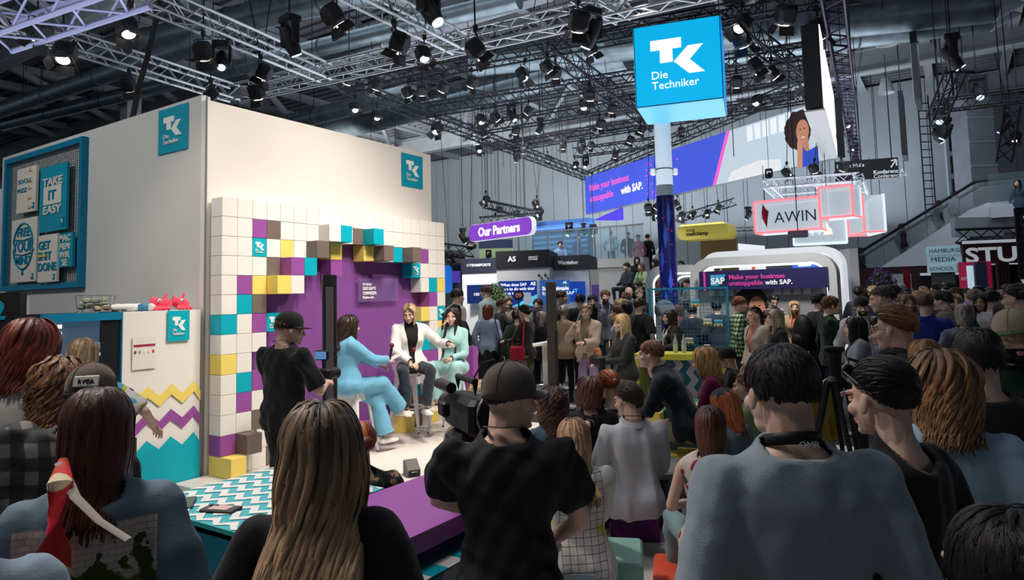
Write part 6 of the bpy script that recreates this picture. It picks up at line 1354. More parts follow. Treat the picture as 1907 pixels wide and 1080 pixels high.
p = at(1165, 600, 18.3); bush('shrub', 'second dark green shrub beside the steps', (p[0], p[1], .7), .55, 800, (.015, .03, .012), 'shrubs by the steps', 3, .8)
p = at(1132, 545, 16.8); bush('shrub', 'bright rounded green bush before the seating steps', (p[0], p[1], 0), .38, 700, (.22, .30, .08), None, 4, .8, 1.0)
p = at(922, 545, 16.5); bush('small_tree', 'pale green small tree between two partner stands', (p[0], p[1], .2), .34, 700, (.32, .45, .16), None, 5, 1.15, 1.2)
# yellow cloud sign + gold box
a, rz, w_, h_ = frame_px(1262, 1357, 416, 445, 25, 24); t = thing('cloud_sign', 'yellow rounded hanging sign of a mail marketing brand', 'sign', a, rz); m = MB(); m.prism(rrect(w_, h_, h_*.4), 0, 1.2); obj('sign_body', m, mat('sign_yellow', S(236, 220, 110), .5, emit=S(120, 105, 30), es=.6), t)
m = MB(); m.tube([(-.8, .5, h_), (-.8, .5, ZC+.2-a[2])], .012, 4); obj('wire', m, BLK, t); m = MB(); m.tube([(.8, .5, h_), (.8, .5, ZC+.2-a[2])], .012, 4); obj('wire', m, BLK, t)
text('lettering', 'intuit', .16, BLK, t, (-.6, -.01, h_*.52)); text('lettering', 'mailchimp', .2, BLK, t, (-.6, -.01, h_*.26), bold=.008)
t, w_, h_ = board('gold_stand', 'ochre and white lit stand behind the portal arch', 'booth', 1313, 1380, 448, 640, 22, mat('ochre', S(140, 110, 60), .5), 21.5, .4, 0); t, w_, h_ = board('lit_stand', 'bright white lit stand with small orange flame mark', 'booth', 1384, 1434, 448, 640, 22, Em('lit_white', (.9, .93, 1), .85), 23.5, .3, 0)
m = MB(); m.prism([(-.1, h_-.9), (.1, h_-.9), (.16, h_-.5), (.08, h_-.3), (.0, h_-.45), (-.06, h_-.3), (-.14, h_-.55)], -.02, 0); obj('flame_mark', m, mat('flame', S(235, 130, 60), .5, emit=S(235, 130, 60), es=.5), t)
# ------------------------------------------------------------------ AWIN cubes
def glow_box(xl, xr, yt, yb, D, Dr, dep, label, pink=True, txt=None):
    a, rz, w_, h_ = frame_px(xl, xr, yt, yb, D, Dr); t = thing('light_box', label, 'sign', a, rz, None); gm = mat('tulle_%s' % pink, (.7, .76, .8), .5, alpha=.55, emit=(.5, .58, .62), es=.45)
    for c, d in (((0, 0, h_/2), (w_, .015, h_)), ((0, dep, h_/2), (w_, .015, h_)), ((w_/2, dep/2, h_/2), (.015, dep, h_)), ((-w_/2, dep/2, h_/2), (.015, dep, h_))): m = MB(); m.box(c, d); obj('gauze_panel', m, gm, t)
    em = Em('neon_pink', S(255, 120, 130), 1.4) if pink else Em('neon_white', S(225, 240, 250), 1.)
    for y in (0, dep):
        mm = em if y == 0 else Em('neon_white', S(225, 240, 250), 1.)
        for A, B in (((-w_/2, 0), (w_/2, 0)), ((w_/2, 0), (w_/2, h_)), ((w_/2, h_), (-w_/2, h_)), ((-w_/2, h_), (-w_/2, 0))): m = MB(); m.bar((A[0], y-.02, A[1]), (B[0], y-.02, B[1]), .045); obj('light_edge', m, mm, t)
    for x in (-w_/2, w_/2): m = MB(); m.bar((x, 0, 0), (x, dep, 0), .04); obj('light_edge', m, em, t)
    for x in (-w_*.4, w_*.4): m = MB(); m.tube([(x, dep/2, h_), (x, dep/2, h_+1.0)], .008, 4); obj('wire', m, BLK, t)
    return t, w_, h_
t, w_, h_ = glow_box(1407, 1530, 372, 430, 17.3, 16.4, .8, 'pink edged glowing box sign reading AWIN')
text('lettering', 'AWIN', h_*.50, mat('awin_dark', S(20, 28, 56), .5), t, (-w_*.19, -.03, h_*.27), sx=.92, bold=-.002); rd = mat('awin_red', S(200, 40, 50), .5)
for P, mm in (([(-.385, .62), (-.36, .92), (-.30, .70), (-.31, .15), (-.37, .45)], rd), ([(-.36, .92), (-.345, .75), (-.27, .68), (-.30, .35), (-.31, .15), (-.34, .45)], mat('awin_red2', S(170, 24, 40), .5)), ([(-.40, .55), (-.36, .45), (-.31, .15)], mat('awin_or', S(225, 130, 70), .5))): m = MB(); m.prism([(x*w_, z*h_) for x, z in P], -.035, -.025); obj('flame_mark', m, mm, t)
glow_box(1528, 1590, 347, 404, 15.9, 15.4, .6, 'pink edged glowing square box right of AWIN')
t, w_, h_ = glow_box(1478, 1578, 405, 453, 19.8, 19.2, .5, 'white edged box with mirrored letters under AWIN', False); text('lettering', 'AWIN', h_*.42, Em('aw_w', (.8, .85, .9), .9), t, (w_*.25, -.03, h_*.3), sx=-1.2)
t, w_, h_ = glow_box(1582, 1612, 372, 436, 18.5, 17.2, .5, 'narrow glowing box with a pink edge at far right of AWIN')
for s_, (xa, ya, xb, yb) in enumerate(((1429, 342, 1598, 330), (1446, 356, 1590, 346), (1429, 342, 1450, 362), (1598, 332, 1610, 368), (1523, 336, 1536, 350))): truss(at(xa, ya, 16.6 if s_ != 1 else 18.4), at(xb, yb, 16.2 if s_ in (0,) else 18.2), .2, SIL, ('front', 'rear', 'left', 'right', 'middle')[s_]+' silver truss above the glowing AWIN boxes', 'silver trusses above the glowing boxes')
m = MB(); m.cbox((0, 0, 0), (.2, .4, .15), .01); q = obj('projector', m, mat('proj_dark', (.05, .045, .06), .5), None, loc=tuple(at(1486, 436, 15)), rz=.3); tag(q, 'small black projector hanging before the AWIN box', 'projector'); m = MB(); m.tube([(0, 0, .07), (0, 0, 7.0)], .01, 4); obj('pole', m, BLK, q)
for i, (x, y) in enumerate(((1535, 421), (1542, 431))): m = MB(); m.lathe([(.02, .12), (.09, .05), (.1, -.05), (.05, -.08)], 12); q = obj('globe_lamp', m, Em('globe', (1, .93, .8), 1.), None, True, loc=tuple(at(x, y, 17))); tag(q, ('upper', 'lower')[i]+' small warm globe lamp right of AWIN', 'lamp'); m = MB(); m.tube([(0, 0, .1), (0, 0, 1.6)], .006, 4); obj('cord', m, BLK, q)
# ------------------------------------------------------------------ portal arches of the software stand
def arch(label, xl, xr, yt, D, Dr, wb_=.17, dep=.35, m_=WH, led=True, z1=None):
    a, rz, w_, h_ = frame_px(xl, xr, yt, 640, D, Dr); h_ += a[2]; a[2] = 0; t = thing('portal_arch', label, 'arch', a, rz)
    def path(wd, ht, r): 
        P = [(-wd/2, 0), (-wd/2, ht-r)]+[(-wd/2+r-r*math.cos(R_(q)), ht-r+r*math.sin(R_(q))) for q in range(15, 91, 15)]
        P += [(wd/2-r+r*math.sin(R_(q)), ht-r+r*math.cos(R_(q))) for q in range(0, 91, 15)]+[(wd/2, 0)]; return P
    O = path(w_, h_, .42); I = path(w_-2*wb_, h_-wb_, .30); n = len(O); V = [(x, 0, z) for x, z in O]+[(x, 0, z) for x, z in I]+[(x, dep, z) for x, z in O]+[(x, dep, z) for x, z in I]; F = []
    for i in range(n-1): F += [(i, i+1, n+i+1, n+i), (2*n+i, 3*n+i, 3*n+i+1, 2*n+i+1), (i, 2*n+i, 2*n+i+1, i+1), (n+i, n+i+1, 3*n+i+1, 3*n+i)]
    m = MB(); m.add(V, F); obj('arch_frame', m, m_, t, True)
    if led: m = MB(); P = path(w_-2*wb_-.03, h_-wb_-.015, .30); m.tube([(x, dep*.5, z) for x, z in P], .035, 6); obj('led_strip', m, Em('led_arch', (.9, .97, 1), 1.6), t, True)
    return t, w_, h_, a, rz
AG = mat('arch_grey', (.45, .46, .46), .5)
arch('large grey rounded portal arch with glowing inner edge', 1290, 1566, 484, 14.2, 12.6, .17, .4, AG)
arch('glowing white portal arch right behind the grey one', 1310, 1578, 473, 15.6, 13.8, .15, .5, Em('arch_w', (.8, .84, .88), .7)); arch('white rounded portal arch left of the big one', 1206, 1330, 495, 16.8, 16.4, .18, .3, STW2); arch('inner small white portal arch at the steps', 1249, 1340, 503, 17.6, 17.3, .14, .3, STW2)
hb_, w_, h_ = board('header_banner', 'navy banner with logo and business slogan under the arch', 'banner', 1303, 1543, 503, 538, 13.9, mat('sap_navy', S(26, 22, 74), .5), 12.7, .08)
m = MB(); m.prism([(-w_*.405, h_*.22), (-w_*.34, h_*.22), (-w_*.275, h_*.80), (-w_*.405, h_*.80)], -.01, 0); obj('logo_plate', m, mat('logo_blue', S(60, 150, 190), .5), hb_); text('lettering', 'SAP', h_*.46, WTX, hb_, (-w_*.402, -.014, h_*.32), bold=.012, sx=.95)
PKT = mat('pink_text', S(190, 60, 140), .5, emit=S(120, 30, 90), es=.3); text('lettering', 'Make your business', h_*.33, PKT, hb_, (-w_*.255, -.01, h_*.54), bold=.004, sx=1.05); text('lettering', 'unstoppable', h_*.33, PKT, hb_, (-w_*.255, -.01, h_*.22), bold=.004, sx=1.05); text('lettering', 'with SAP.', h_*.33, WTX, hb_, (w_*.035, -.01, h_*.22), bold=.008, sx=1.0)
m = MB(); m.box((-w_*.455, -.004, h_*.5), (w_*.018, .006, h_)); obj('pink_line', m, PKT, hb_)
pb, w_, h_ = board('photo_wall', 'grey photo wall with curly-haired smiling portrait under the banner', 'wall', 1306, 1543, 538, 690, 14.1, mat('photo_grey', S(140, 138, 140), .5), 12.9, .06, 0)
portrait(pb, -w_*.045, h_*.80, .78, -.006, False)
for i in range(11): flat(pb, 'window_strip', [(-w_*.40+i*w_*.075, h_*.90), (-w_*.345+i*w_*.075, h_*.90), (-w_*.345+i*w_*.075, h_*.985), (-w_*.40+i*w_*.075, h_*.985)], mat('strip_w', S(200, 202, 205), .5), -.004) if not 4 <= i <= 6 else None
t, w_, h_ = board('info_screen', 'bright blue info screen hung inside the arches', 'screen', 1476, 1531, 484, 500, 16.5, Em('info_blue', S(60, 110, 230), 1.), 16)
flat(t, 'screen_graphic', [(-.2, .05), (.1, .06), (.12, .12), (-.22, .14)], WE, -.006)
board('white_side_wall', 'white side wall of the stand right of the arches', 'wall', 1574, 1592, 466, 640, 16, STW2, 15.5, .2, 0)
board('white_counter', 'low white counter before the grey photo wall', 'counter', 1440, 1500, 655, 690, 12.0, STW2, 11.6, .5, 0); board('purple_partition', 'purple upright panel at the right end of stage', 'panel', 866, 882, 646, 716, 9.3, PUR, 9.2, .1, 0)
board('plinth', 'long pale plinth in front of the partner stands', 'platform', 870, 1210, 668, 690, 15.3, mat('plinth_grey', (.45, .45, .47), .6), 13.6, .5, 0)
# ------------------------------------------------------------------ escalator and right-hand side of the hall
e0, e1 = at(1608, 515, 24), at(1806, 392, 22.0); t = thing('escalator', 'long escalator rising to the upper floor at the right', 'escalator', (e0[0], e0[1], 0), math.atan2(e1[1]-e0[1], e1[0]-e0[0])); Lx = math.hypot(*(e1-e0)[:2]); z0_, z1_ = e0[2]-.15, e1[2]-.1; LX2 = Lx+3.4
EW = mat('escalator_side', (.66, .69, .71), .5); side = [(-1.0, z0_-1.6), (0, z0_-.95), (Lx, z1_-.75), (Lx+.6, z1_-.7), (LX2, z1_-.7), (LX2, z1_+.25), (Lx+.5, z1_+.3), (Lx, z1_+.12), (-.2, z0_-.05), (-.6, z0_-.3)]
for y in (0, 1.15): m = MB(); m.prism(side, y-.05, y+.05); obj('side_cladding', m, EW, t)
side2 = [(x, z-.12) for x, z in side]
m = MB()
for i in range(44): x = Lx*i/44; m.box((x+.1, .575, z0_-.1+(z1_-z0_)*i/44), (.30, 1.05, .22))
obj('steps', m, DARKG, t)['kind'] = 'stuff'
for y in (-.02, 1.17):
    gp_ = [(-.4, z0_-.1), (Lx, z1_+.12), (Lx+.6, z1_+.3), (LX2, z1_+.28), (LX2, z1_+1.0), (Lx+.3, z1_+1.0), (-.4, z0_+.8)]; m = MB(); m.prism(gp_, y-.01, y+.01); obj('glass_side', m, glass_mat('esc_glass', (.22, .29, .30), .2), t)
    m = MB(); m.tube([(-.6, y, z0_+.4), (-.45, y, z0_+.8), (Lx+.2, y, z1_+1.02), (LX2-.4, y, z1_+1.05), (LX2, y, z1_+.8)], .05, 6); obj('handrail', m, BLK, t)
t, w_, h_ = board('upper_floor', 'pale upper floor slab at the top of the escalator', 'platform', 1846, 1960, 378, 402, 20.8, EW, 20, 3.0); m = MB(); m.box((0, .1, h_+.5), (w_, .02, .95)); obj('glass_rail', m, glass_mat('esc_glass', (.22, .29, .30), .2), t)
# silver foil column, tall windows
t, w_, h_ = board('foil_duct', 'tall foil wrapped duct shaft beside the windows', 'duct', 1818, 1868, 168, 440, 23, mat('foil', (.32, .32, .36), .45, .6, noise=.2, nscale=1.5, bump=.5, bscale=6), None, .9)
for k in range(5): m = MB(); m.box((0, -.02, h_*(.15+.17*k)), (w_*1.01, .03, .05)); obj('tape_joint', m, mat('tape', (.45, .45, .5), .4, .6), t)
wt, w_, h_ = board('window_1', 'tall dark hall windows in pale frame', 'window', 1769, 1815, 196, 372, 25, mat('win_frame', (.32, .37, .40), .6), None, .1)
for k in ('label', 'category'): del wt[k]
wt['kind'] = 'structure'
for r_ in range(4):
    for c_ in range(2): m = MB(); m.box(((c_-.5)*w_*.42, -.03, h_*(.13+.245*r_)), (w_*.34, .04, h_*.19)); obj('window_pane', m, mat('dark_pane', (.02, .025, .03), .15), wt)
# hall direction sign
t, w_, h_ = board('direction_sign', 'black hall sign reading Konferenz A with white arrow', 'sign', 1557, 1675, 297, 334, 19.5, BLK, 19.0, .12)
text('lettering', 'Konferenz A', .15, WTX, t, (w_*.10, -.01, h_*.24), bold=.003); text('lettering', 'Conference A', .15, WTX, t, (w_*.10, -.01, h_*.03)); text('lettering', 'Hallen Halls', .15, WTX, t, (-w_*.48, -.01, h_*.66), bold=.002)
m = MB(); m.bar((w_*.38, -.01, h_*.52), (w_*.47, -.01, h_*.88), .02, .035); m.bar((w_*.47, -.01, h_*.88), (w_*.47, -.01, h_*.58), .02, .035); m.bar((w_*.47, -.01, h_*.9), (w_*.39, -.01, h_*.84), .02, .035); obj('arrow', m, WTX, t)
for x in (-.4, .4): m = MB(); m.tube([(w_*x, 0, h_), (w_*x, 0, h_+3)], .015, 4); obj('wire', m, BLK, t)
# vertical edge-on signs
for i, (x0, y0, x1, y1, D, lab) in enumerate(((1700, 60, 1688, 190, 17.5, 'upper thin black hanging hall sign seen edge on'), (1676, 170, 1677, 292, 22, 'lower thin black hanging hall sign seen edge on'))):
    p = at(x0, y0, D); q_ = at(x1, y1, D); t = thing('hanging_sign', lab, 'sign', (p[0], p[1], q_[2]), math.atan2(p[1], p[0])-.03, 'edge on hall signs'); m = MB(); m.box((.55, 0, (p[2]-q_[2])/2), (1.3, .14, p[2]-q_[2])); obj('sign_body', m, BLK, t); m = MB(); m.box((.55, .08, (p[2]-q_[2])/2), (1.2, .01, (p[2]-q_[2])*.94)); obj('sign_print', m, mat('sign_lilac', (.35, .33, .42), .5), t)
    m = MB(); m.tube([(.5, 0, p[2]-q_[2]), (.5, 0, p[2]-q_[2]+2)], .015, 4); obj('wire', m, BLK, t)
# media school blocks, red stand letters
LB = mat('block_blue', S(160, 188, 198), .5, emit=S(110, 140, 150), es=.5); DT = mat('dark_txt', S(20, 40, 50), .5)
for lab, s_, x0, x1, y0, y1, sz, zof in (('top pale blue block reading HAMBURG', 'HAMBURG', 1725, 1789, 458, 474, .9, 0), ('large middle pale blue block reading MEDIA', 'MEDIA', 1728, 1796, 474, 491, 1, 0), ('bottom pale blue block reading SCHOOL', 'SCHOOL', 1727, 1782, 492, 507, .9, 0)):
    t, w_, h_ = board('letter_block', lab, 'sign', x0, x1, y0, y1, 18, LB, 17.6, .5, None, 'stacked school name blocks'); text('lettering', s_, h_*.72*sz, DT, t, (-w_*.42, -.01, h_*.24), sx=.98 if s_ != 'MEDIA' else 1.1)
    if s_ == 'SCHOOL': m = MB(); m.box((0, .25, -t.location.z/2), (w_*.8, .3, t.location.z)); obj('plinth', m, DARKG, t)
RS = mat('stand_maroon', S(48, 10, 20), .6); t, w_, h_ = board('maroon_stand', 'dark maroon stand with giant white letters at the right', 'booth', 1806, 1990, 446, 640, 16.5, RS, 15.9, .1, 0)
text('lettering', 'STU', .50, WE if 0 else mat('big_white', (.75, .82, .85), .5, emit=(.4, .45, .47), es=.4), t, (-w_*.48, -.03, h_-.55), bold=.02, sx=1.25)
for z in (.06, .64): m = MB(); m.box((0, -.05, h_-z), (w_, .08, .07)); obj('white_rail', m, mat('big_white', (.75, .82, .85), .5), t)
text('lettering', 'DIOVM', .5, mat('big_white', (.75, .82, .85), .5), t, (-w_*.42, -.03, h_-1.12), bold=.02)
t, w_, h_ = board('low_maroon_wall', 'long dark maroon wall behind the far crowd', 'wall', 1590, 1812, 502, 640, 22, RS, 20, .4, 0); t, w_, h_ = board('white_letter_rack', 'white rail with big cropped letters below the school blocks', 'sign', 1716, 1792, 510, 545, 19, BLK, None, .2, 0); m = MB(); m.box((0, -.03, h_), (w_, .06, .07)); obj('white_rail', m, mat('big_white', (.75, .82, .85), .5), t); text('lettering', '2.V', h_*.9, mat('big_white', (.75, .82, .85), .5), t, (-w_*.15, -.02, .0), bold=.03)
t, w_, h_ = board('poster_rack', 'white information shelves on the maroon wall', 'shelf', 1649, 1700, 510, 560, 19.5, mat('rack_white', (.45, .47, .48), .5), None, .15, 0); flat(t, 'red_tag', [(w_*.2, h_*.6), (w_*.34, h_*.45), (w_*.46, h_*.6), (w_*.46, h_*1.05), (w_*.2, h_*1.05)], mat('tag_red', S(120, 20, 30), .5), -.01); m = MB(); m.box((-w_*.24, -.01, h_*.45), (w_*.45, .02, h_*.4)); obj('dark_shelf', m, DARKG, t)
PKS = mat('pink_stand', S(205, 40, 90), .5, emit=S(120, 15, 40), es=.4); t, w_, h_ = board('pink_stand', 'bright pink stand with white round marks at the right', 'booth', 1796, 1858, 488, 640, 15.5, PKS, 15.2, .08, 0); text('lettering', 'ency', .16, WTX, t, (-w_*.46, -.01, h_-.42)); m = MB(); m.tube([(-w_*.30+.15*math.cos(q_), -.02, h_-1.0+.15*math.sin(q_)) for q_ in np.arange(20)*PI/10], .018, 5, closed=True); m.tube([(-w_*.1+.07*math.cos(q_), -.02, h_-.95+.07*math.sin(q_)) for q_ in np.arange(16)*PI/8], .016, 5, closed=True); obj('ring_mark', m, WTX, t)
board('grey_pillar', 'blue grey square pillar before the pink stand', 'pillar', 1827, 1849, 487, 640, 14.8, mat('pillar_bg', S(80, 84, 110), .5), None, .06, 0); board('pillar_light_side', 'narrow lit white panel on the pink stand', 'panel', 1816, 1826, 494, 640, 15.1, Em('lit_bluew', S(190, 220, 235), .7), None, .1, 0)  # second board paints in the pillar's light side as a glowing panel
t, w_, h_ = board('foil_hangings', 'silver foil sheets hanging behind the maroon stand', 'sheet', 1780, 1870, 404, 440, 21, mat('foil2', (.45, .47, .5), .4, .6, bump=.6, bscale=5), None, .2)
t, w_, h_ = board('clothes_rack', 'dark clothes hanging on a rack at the right edge', 'rack', 1860, 1910, 492, 640, 14.2, mat('cloth_dark', S(20, 22, 30), .8), None, .05, 0)
for i in range(4): m = MB(); m.box((-w_*.45+i*w_*.12, -.1, h_-.4), (.05, .06, .9)); obj('wooden_slat', m, mat('slat_brown', S(70, 40, 35), .6), t)
p = at(1644, 560, 15.5); bush('flower_stand', 'violet flower arrangement behind the white stand', (p[0], p[1], 1.4), .32, 300, (.16, .10, .22), None, 8, 1.1, .2)
# big camera on a tripod at the right
p = at(1568, 900, 4.25); t = thing('video_tripod', 'large black video camera tripod among the right audience', 'tripod', tuple(p[:2])+(0,), .3)
for a_ in (90, 210, 330):
    d = np.array([math.cos(R_(a_)), math.sin(R_(a_)), 0]); m = MB(); s = np.array([-d[1], d[0], 0])*.045; mid = d*.2+np.array([0, 0, .62])
    for q in (-1, 1): m.tube([d*.05+s*q+np.array([0, 0, 1.25]), mid+s*q], .016, 6)
    m.tube([mid, d*.42+np.array([0, 0, .02])], .018, 6); m.box(mid, (.12, .12, .06)); obj('leg', m, BLK, t)
m = MB(); m.lathe([(.06, 1.22), (.065, 1.26), (.035, 1.29), (.04, 1.38), (.045, 1.44)], 14); obj('fluid_head', m, BLK, t, True); m = MB(); m.cbox((0, 0, 1.46), (.08, .12, .035), .01); obj('camera_plate', m, BLK, t); m = MB(); m.tube([(0, -.08, 1.40), (.1, -.35, 1.3)], .01, 6); obj('pan_handle', m, BLK, t)
# glowing screen wall strip at the right edge of the frame
t, w_, h_ = board('light_column', 'dark pillar with white bulbs at the right frame edge', 'pillar', 1900, 1930, 386, 520, 13, BLK, None, .03)
for i in range(8): m = MB(); m.box((w_*.1, -.02, h_*(.1+.11*i)), (.05, .03, .04)); obj('bulb', m, Em('bulb_w', (.9, .95, 1), .7), t)
# ------------------------------------------------------------------ the people
def Hh(kind, D, **k):
    lod = 0 if D < 2.7 else 1 if D < 6 else 2 if D < 9.5 else 3
    n = (900, 420, 200, 90)[lod]; w_ = (.0062, .0098, .014, .022)[lod]; K = (14, 10, 8, 5)[lod]
    b = dict(long=dict(L=.46, wave=.003, wf=18, jit=.10), bob=dict(L=.25, wave=.002, jit=.10), short=dict(L=.05, K=4, jit=.5), medium=dict(L=.075, K=5, jit=.4, vol=1.6), curly=dict(L=.34, wave=.013, wf=42, curl=.008, jit=.3, puff=1.06, vol=1.3),
             tied=dict(L=.16, gather=(0, -.125, .02), jit=.1), tail=dict(L=.40, gather=(0, -.12, .03), jit=.1, tailed=True), buzz=dict(L=.02, K=2, jit=.4), wavy=dict(L=.30, wave=.009, wf=26, jit=.2, puff=1.04, vol=1.3))[kind].copy()
    if kind in ('short', 'buzz', 'medium'): n = int(n*.9); w_ *= 1.15
    b = {**dict(n=n, w=w_, K=K), **b}; b.update(k)
    if b.get('L', 1) < .12: b['K'] = min(b['K'], 5)
    return b
HC = dict(black=(S(14, 11, 10), S(24, 18, 16)), dark=(S(34, 24, 20), S(60, 42, 34)), brown=(S(58, 40, 30), S(104, 74, 52)), lbrown=(S(96, 68, 46), S(150, 112, 78)), blond=(S(146, 114, 80), S(222, 192, 150)), ginger=(S(120, 58, 30), S(196, 112, 64)),
          red=(S(66, 24, 18), S(130, 60, 44)), grey=(S(110, 102, 94), S(170, 160, 150)), ombre=(S(48, 36, 30), S(180, 148, 114)), ash=(S(90, 74, 60), S(200, 178, 150)))
FAIR, MED, TAN = (.72, .47, .36), (.60, .38, .28), (.42, .25, .17)
def P(label, x, y, D, face, hk='short', hc='dark', **k):
    floor = k.get('floor', 0.)
    z = at(x, y, D)[2]
    if not k.get('sit') and 'h' not in k: k['h'] = min(max((z-floor)*(1/ max(.9, math.cos(R_(k.get('lean', 0))))), 1.45), 2.05)
    k.setdefault('h', 1.72); k.setdefault('vox', .0105 if D < 2.7 else .013 if D < 6 else .018 if D < 9.5 else .028)
    if D > 9.5: k.setdefault('hands', D < 13)
    k.setdefault('skin', FAIR); hkk = k.pop('hkw', {})
    hair = Hh(hk, D, **hkk) if hk else None
    return person(label, (x, y), D, face, hair=hair, hc=HC[hc] if isinstance(hc, str) else hc, **k)
BLKC = (.012, .012, .013); G_ = lambda v: (v, v, v)
TIEDYE = pattern_mat('tie_dye', 'blobs', [S(205, 200, 192), S(150, 145, 145), S(215, 212, 206)], .5); PLAID = pattern_mat('plaid', 'check', [(.012, .012, .013), S(48, 46, 46), S(105, 102, 98)], 70); GPLAID = pattern_mat('green_plaid', 'check', [S(20, 44, 30), S(90, 130, 80), S(215, 220, 200)], 95)
PRINT = pattern_mat('printed_white', 'paint', [S(214, 210, 205), S(200, 205, 60), S(90, 170, 190), S(110, 60, 110)], 1.5); SCENE = pattern_mat('scenery_print', 'scenery', [S(96, 116, 130), S(186, 180, 172), S(52, 66, 30), S(128, 130, 60)], 1.)
HOOD = pattern_mat('hoodie_print', 'gridprint', [S(206, 202, 198), S(40, 40, 60), S(196, 200, 90)], 1.)
LEO = pattern_mat('leopard', 'leopard', [S(150, 110, 70), S(30, 20, 14)], 1.); FLOR = pattern_mat('floral', 'paint', [S(24, 22, 26), S(205, 190, 180), S(190, 130, 120)], 1.6); PAIS = pattern_mat('paisley', 'paint', [S(50, 60, 50), S(170, 125, 105), S(30, 34, 30)], 2.2); FLW = pattern_mat('pale_floral', 'paint', [S(190, 180, 170), S(150, 40, 70), S(60, 60, 60)], 1.2)
SCARFM = pattern_mat('scarf_print', 'paint', [S(200, 40, 50), S(215, 200, 160), S(40, 110, 130), S(190, 60, 40)], .9)
# ---- on stage
f = P('photographer in black cap and t-shirt before the pixel wall', 541, 583, 5.25, 42, 'short', 'lbrown', sex='m', top=('t_shirt', BLKC), sleeve='elbow', fit=1.35, low=('trousers', (.02, .021, .022)), wide=.01, hd=(-42, 6, 0), cap_=((.015, .016, .014), False, (.015, .016, .014)), armR=(.17, .28, .20), armL=(-.03, .30, .22), poleR=(.7, -.5, -.8), poleL=(-.7, -.5, -.8), curl=1.2, lanyard=((.1, .08, .09), False), fold=.008, hem=-.12)
q = f.tp((.08, .36, .24)); t = thing('photo_camera', 'black camera with small monitor held by the photographer', 'camera', (0, 0, 0)); W_ = Matrix.Translation(f.o.location)@Matrix.Rotation(f.o.rotation_euler.z, 4, 'Z'); t.matrix_world = W_@Matrix.Translation(q)
m = MB(); m.cbox((0, 0, 0), (.15, .07, .10), .015); obj('camera_body', m, BLK, t); m = MB(); m.lathe([(.042, 0), (.045, .1), (.05, .13)], 16, (.0, .03, 0), axis=(0, 1, 0)); obj('lens', m, BLK, t, True)
m = MB(); m.cbox((0, -.02, .16), (.13, .03, .08), .008); q2 = obj('monitor', m, BLK, t); m = MB(); m.box((0, -.037, .16), (.11, .003, .06)); obj('monitor_screen', m, Em('mon_blue', S(90, 140, 190), .8), q2); m = MB(); m.tube([(0, 0, .05), (0, -.01, .12)], .008, 6); obj('mount_arm', m, BLK, t)
m = MB(); p_ = f.tp((-.12, -.155, -.09)); m.box((p_[0]-.0, p_[1]-.02, p_[2]-.03), (.03, .006, .03)); obj('pocket_label', m, mat('label_orange', S(220, 150, 120), .5), f.o)
SKY = S(112, 176, 208)
fm = P('moderator in sky blue suit seated with microphone and cards', 652, 587, 7.5, 62, 'wavy', 'dark', sex='f', sit=True, floor=.13, top=('blazer', SKY), inner=(.75, .75, .72), low=('trousers', SKY), wide=.055, lowfit=.008, hd=(-10, 4, 0), armR=(.10, .46, .22), armL=(-.02, .46, .16), poleR=(.6, -.3, -.8), poleL=(-.6, -.3, -.8), curl=1.3, footR=(-.02, .70, .36), footL=(.06, .46, .10), kneeR=(0, 1, .9), kneeL=(0, 1, .6), hem=-.14, h=1.72, shoe=(.72, .7, .66), hkw=dict(L=.33, part=.3), fit=1.15)
def held(f, name, label, cat, pos, build):
    t = thing(name, label, cat); t.matrix_world = Matrix.Translation(f.o.location)@Matrix.Rotation(f.o.rotation_euler.z, 4, 'Z')@Matrix.Translation(Vector(pos)); build(t); return t
def mic(headc, tilt=(0, .2, 1), k=1.):
    def b(t):
        ax = nrm(tilt); m = MB(); m.lathe([(.011*k, -.09), (.014*k, 0), (.017*k, .07)], 12, axis=ax); obj('handle', m, BLK, t, True); m = MB(); m.ell(ax*.10*k, (.026*k, .026*k, .03*k)); obj('grille', m, headc, t, True)
    return b
wR = fm.arms[1][2]; held(fm, 'microphone', 'handheld microphone with red grille held by moderator', 'microphone', wR+np.array([0, .05, .06]), mic(mat('mic_red', S(110, 40, 45), .6)))
wL = fm.arms[-1][2]
def cards(t): m = MB(); m.bar((0, -.02, .0), (.02, .15, .07), .14, .004); obj('card', m, OFFW, t)
held(fm, 'cue_cards', 'small cue cards in the hand of the moderator', 'paper', wL+np.array([.04, .06, .02]), cards)
fw = P('blonde woman in white blazer seated on the middle stool', 762, 566, 8.4, 168, 'bob', (S(140, 108, 80), S(216, 186, 148)), sex='f', sit=True, floor=.13, top=('blazer', (.80, .79, .77)), inner=BLKC, low=('jeans', S(48, 54, 64)), wide=.02, hd=(-24, 16, 0), armL=(-.42, .30, .24), armR=(.06, .30, .05), poleR=(.8, -.2, -.6), curl=.7, footL=(-.10, .40, .34), footR=(.12, .38, .34), h=1.76, hem=-.14, fit=1.15, hkw=dict(L=.2, part=.35, n=420, w=.010), vox=.014, shoe=(.75, .72, .68), lean=4)
held(fw, 'microphone', 'handheld microphone resting on lap of the woman in white', 'microphone', fw.arms[1][2]+np.array([-.03, .05, .05]), mic(mat('mic_red', S(110, 40, 45), .6)))
MINTC = S(160, 204, 202)
fk = P('long-haired woman in mint outfit speaking into a microphone', 841, 572, 8.75, 196, 'long', (S(30, 20, 18), S(62, 40, 34)), sex='f', sit=True, floor=.13, top=('shirt', MINTC), low=('trousers', MINTC), wide=.05, lowfit=.01, hd=(6, 4, -4), armR=(.07, .22, .50), armL=(-.06, .30, .12), poleR=(.6, -.2, -1), curl=1.3, footL=(-.10, .42, .34), footR=(.10, .40, .34), h=1.76, collar=MINTC, hem=-.14, hkw=dict(L=.62, n=420, w=.010, wave=.003), vox=.014, fit=1.15, shoe=(.7, .6, .5), hairlab='very long straight dark hair')
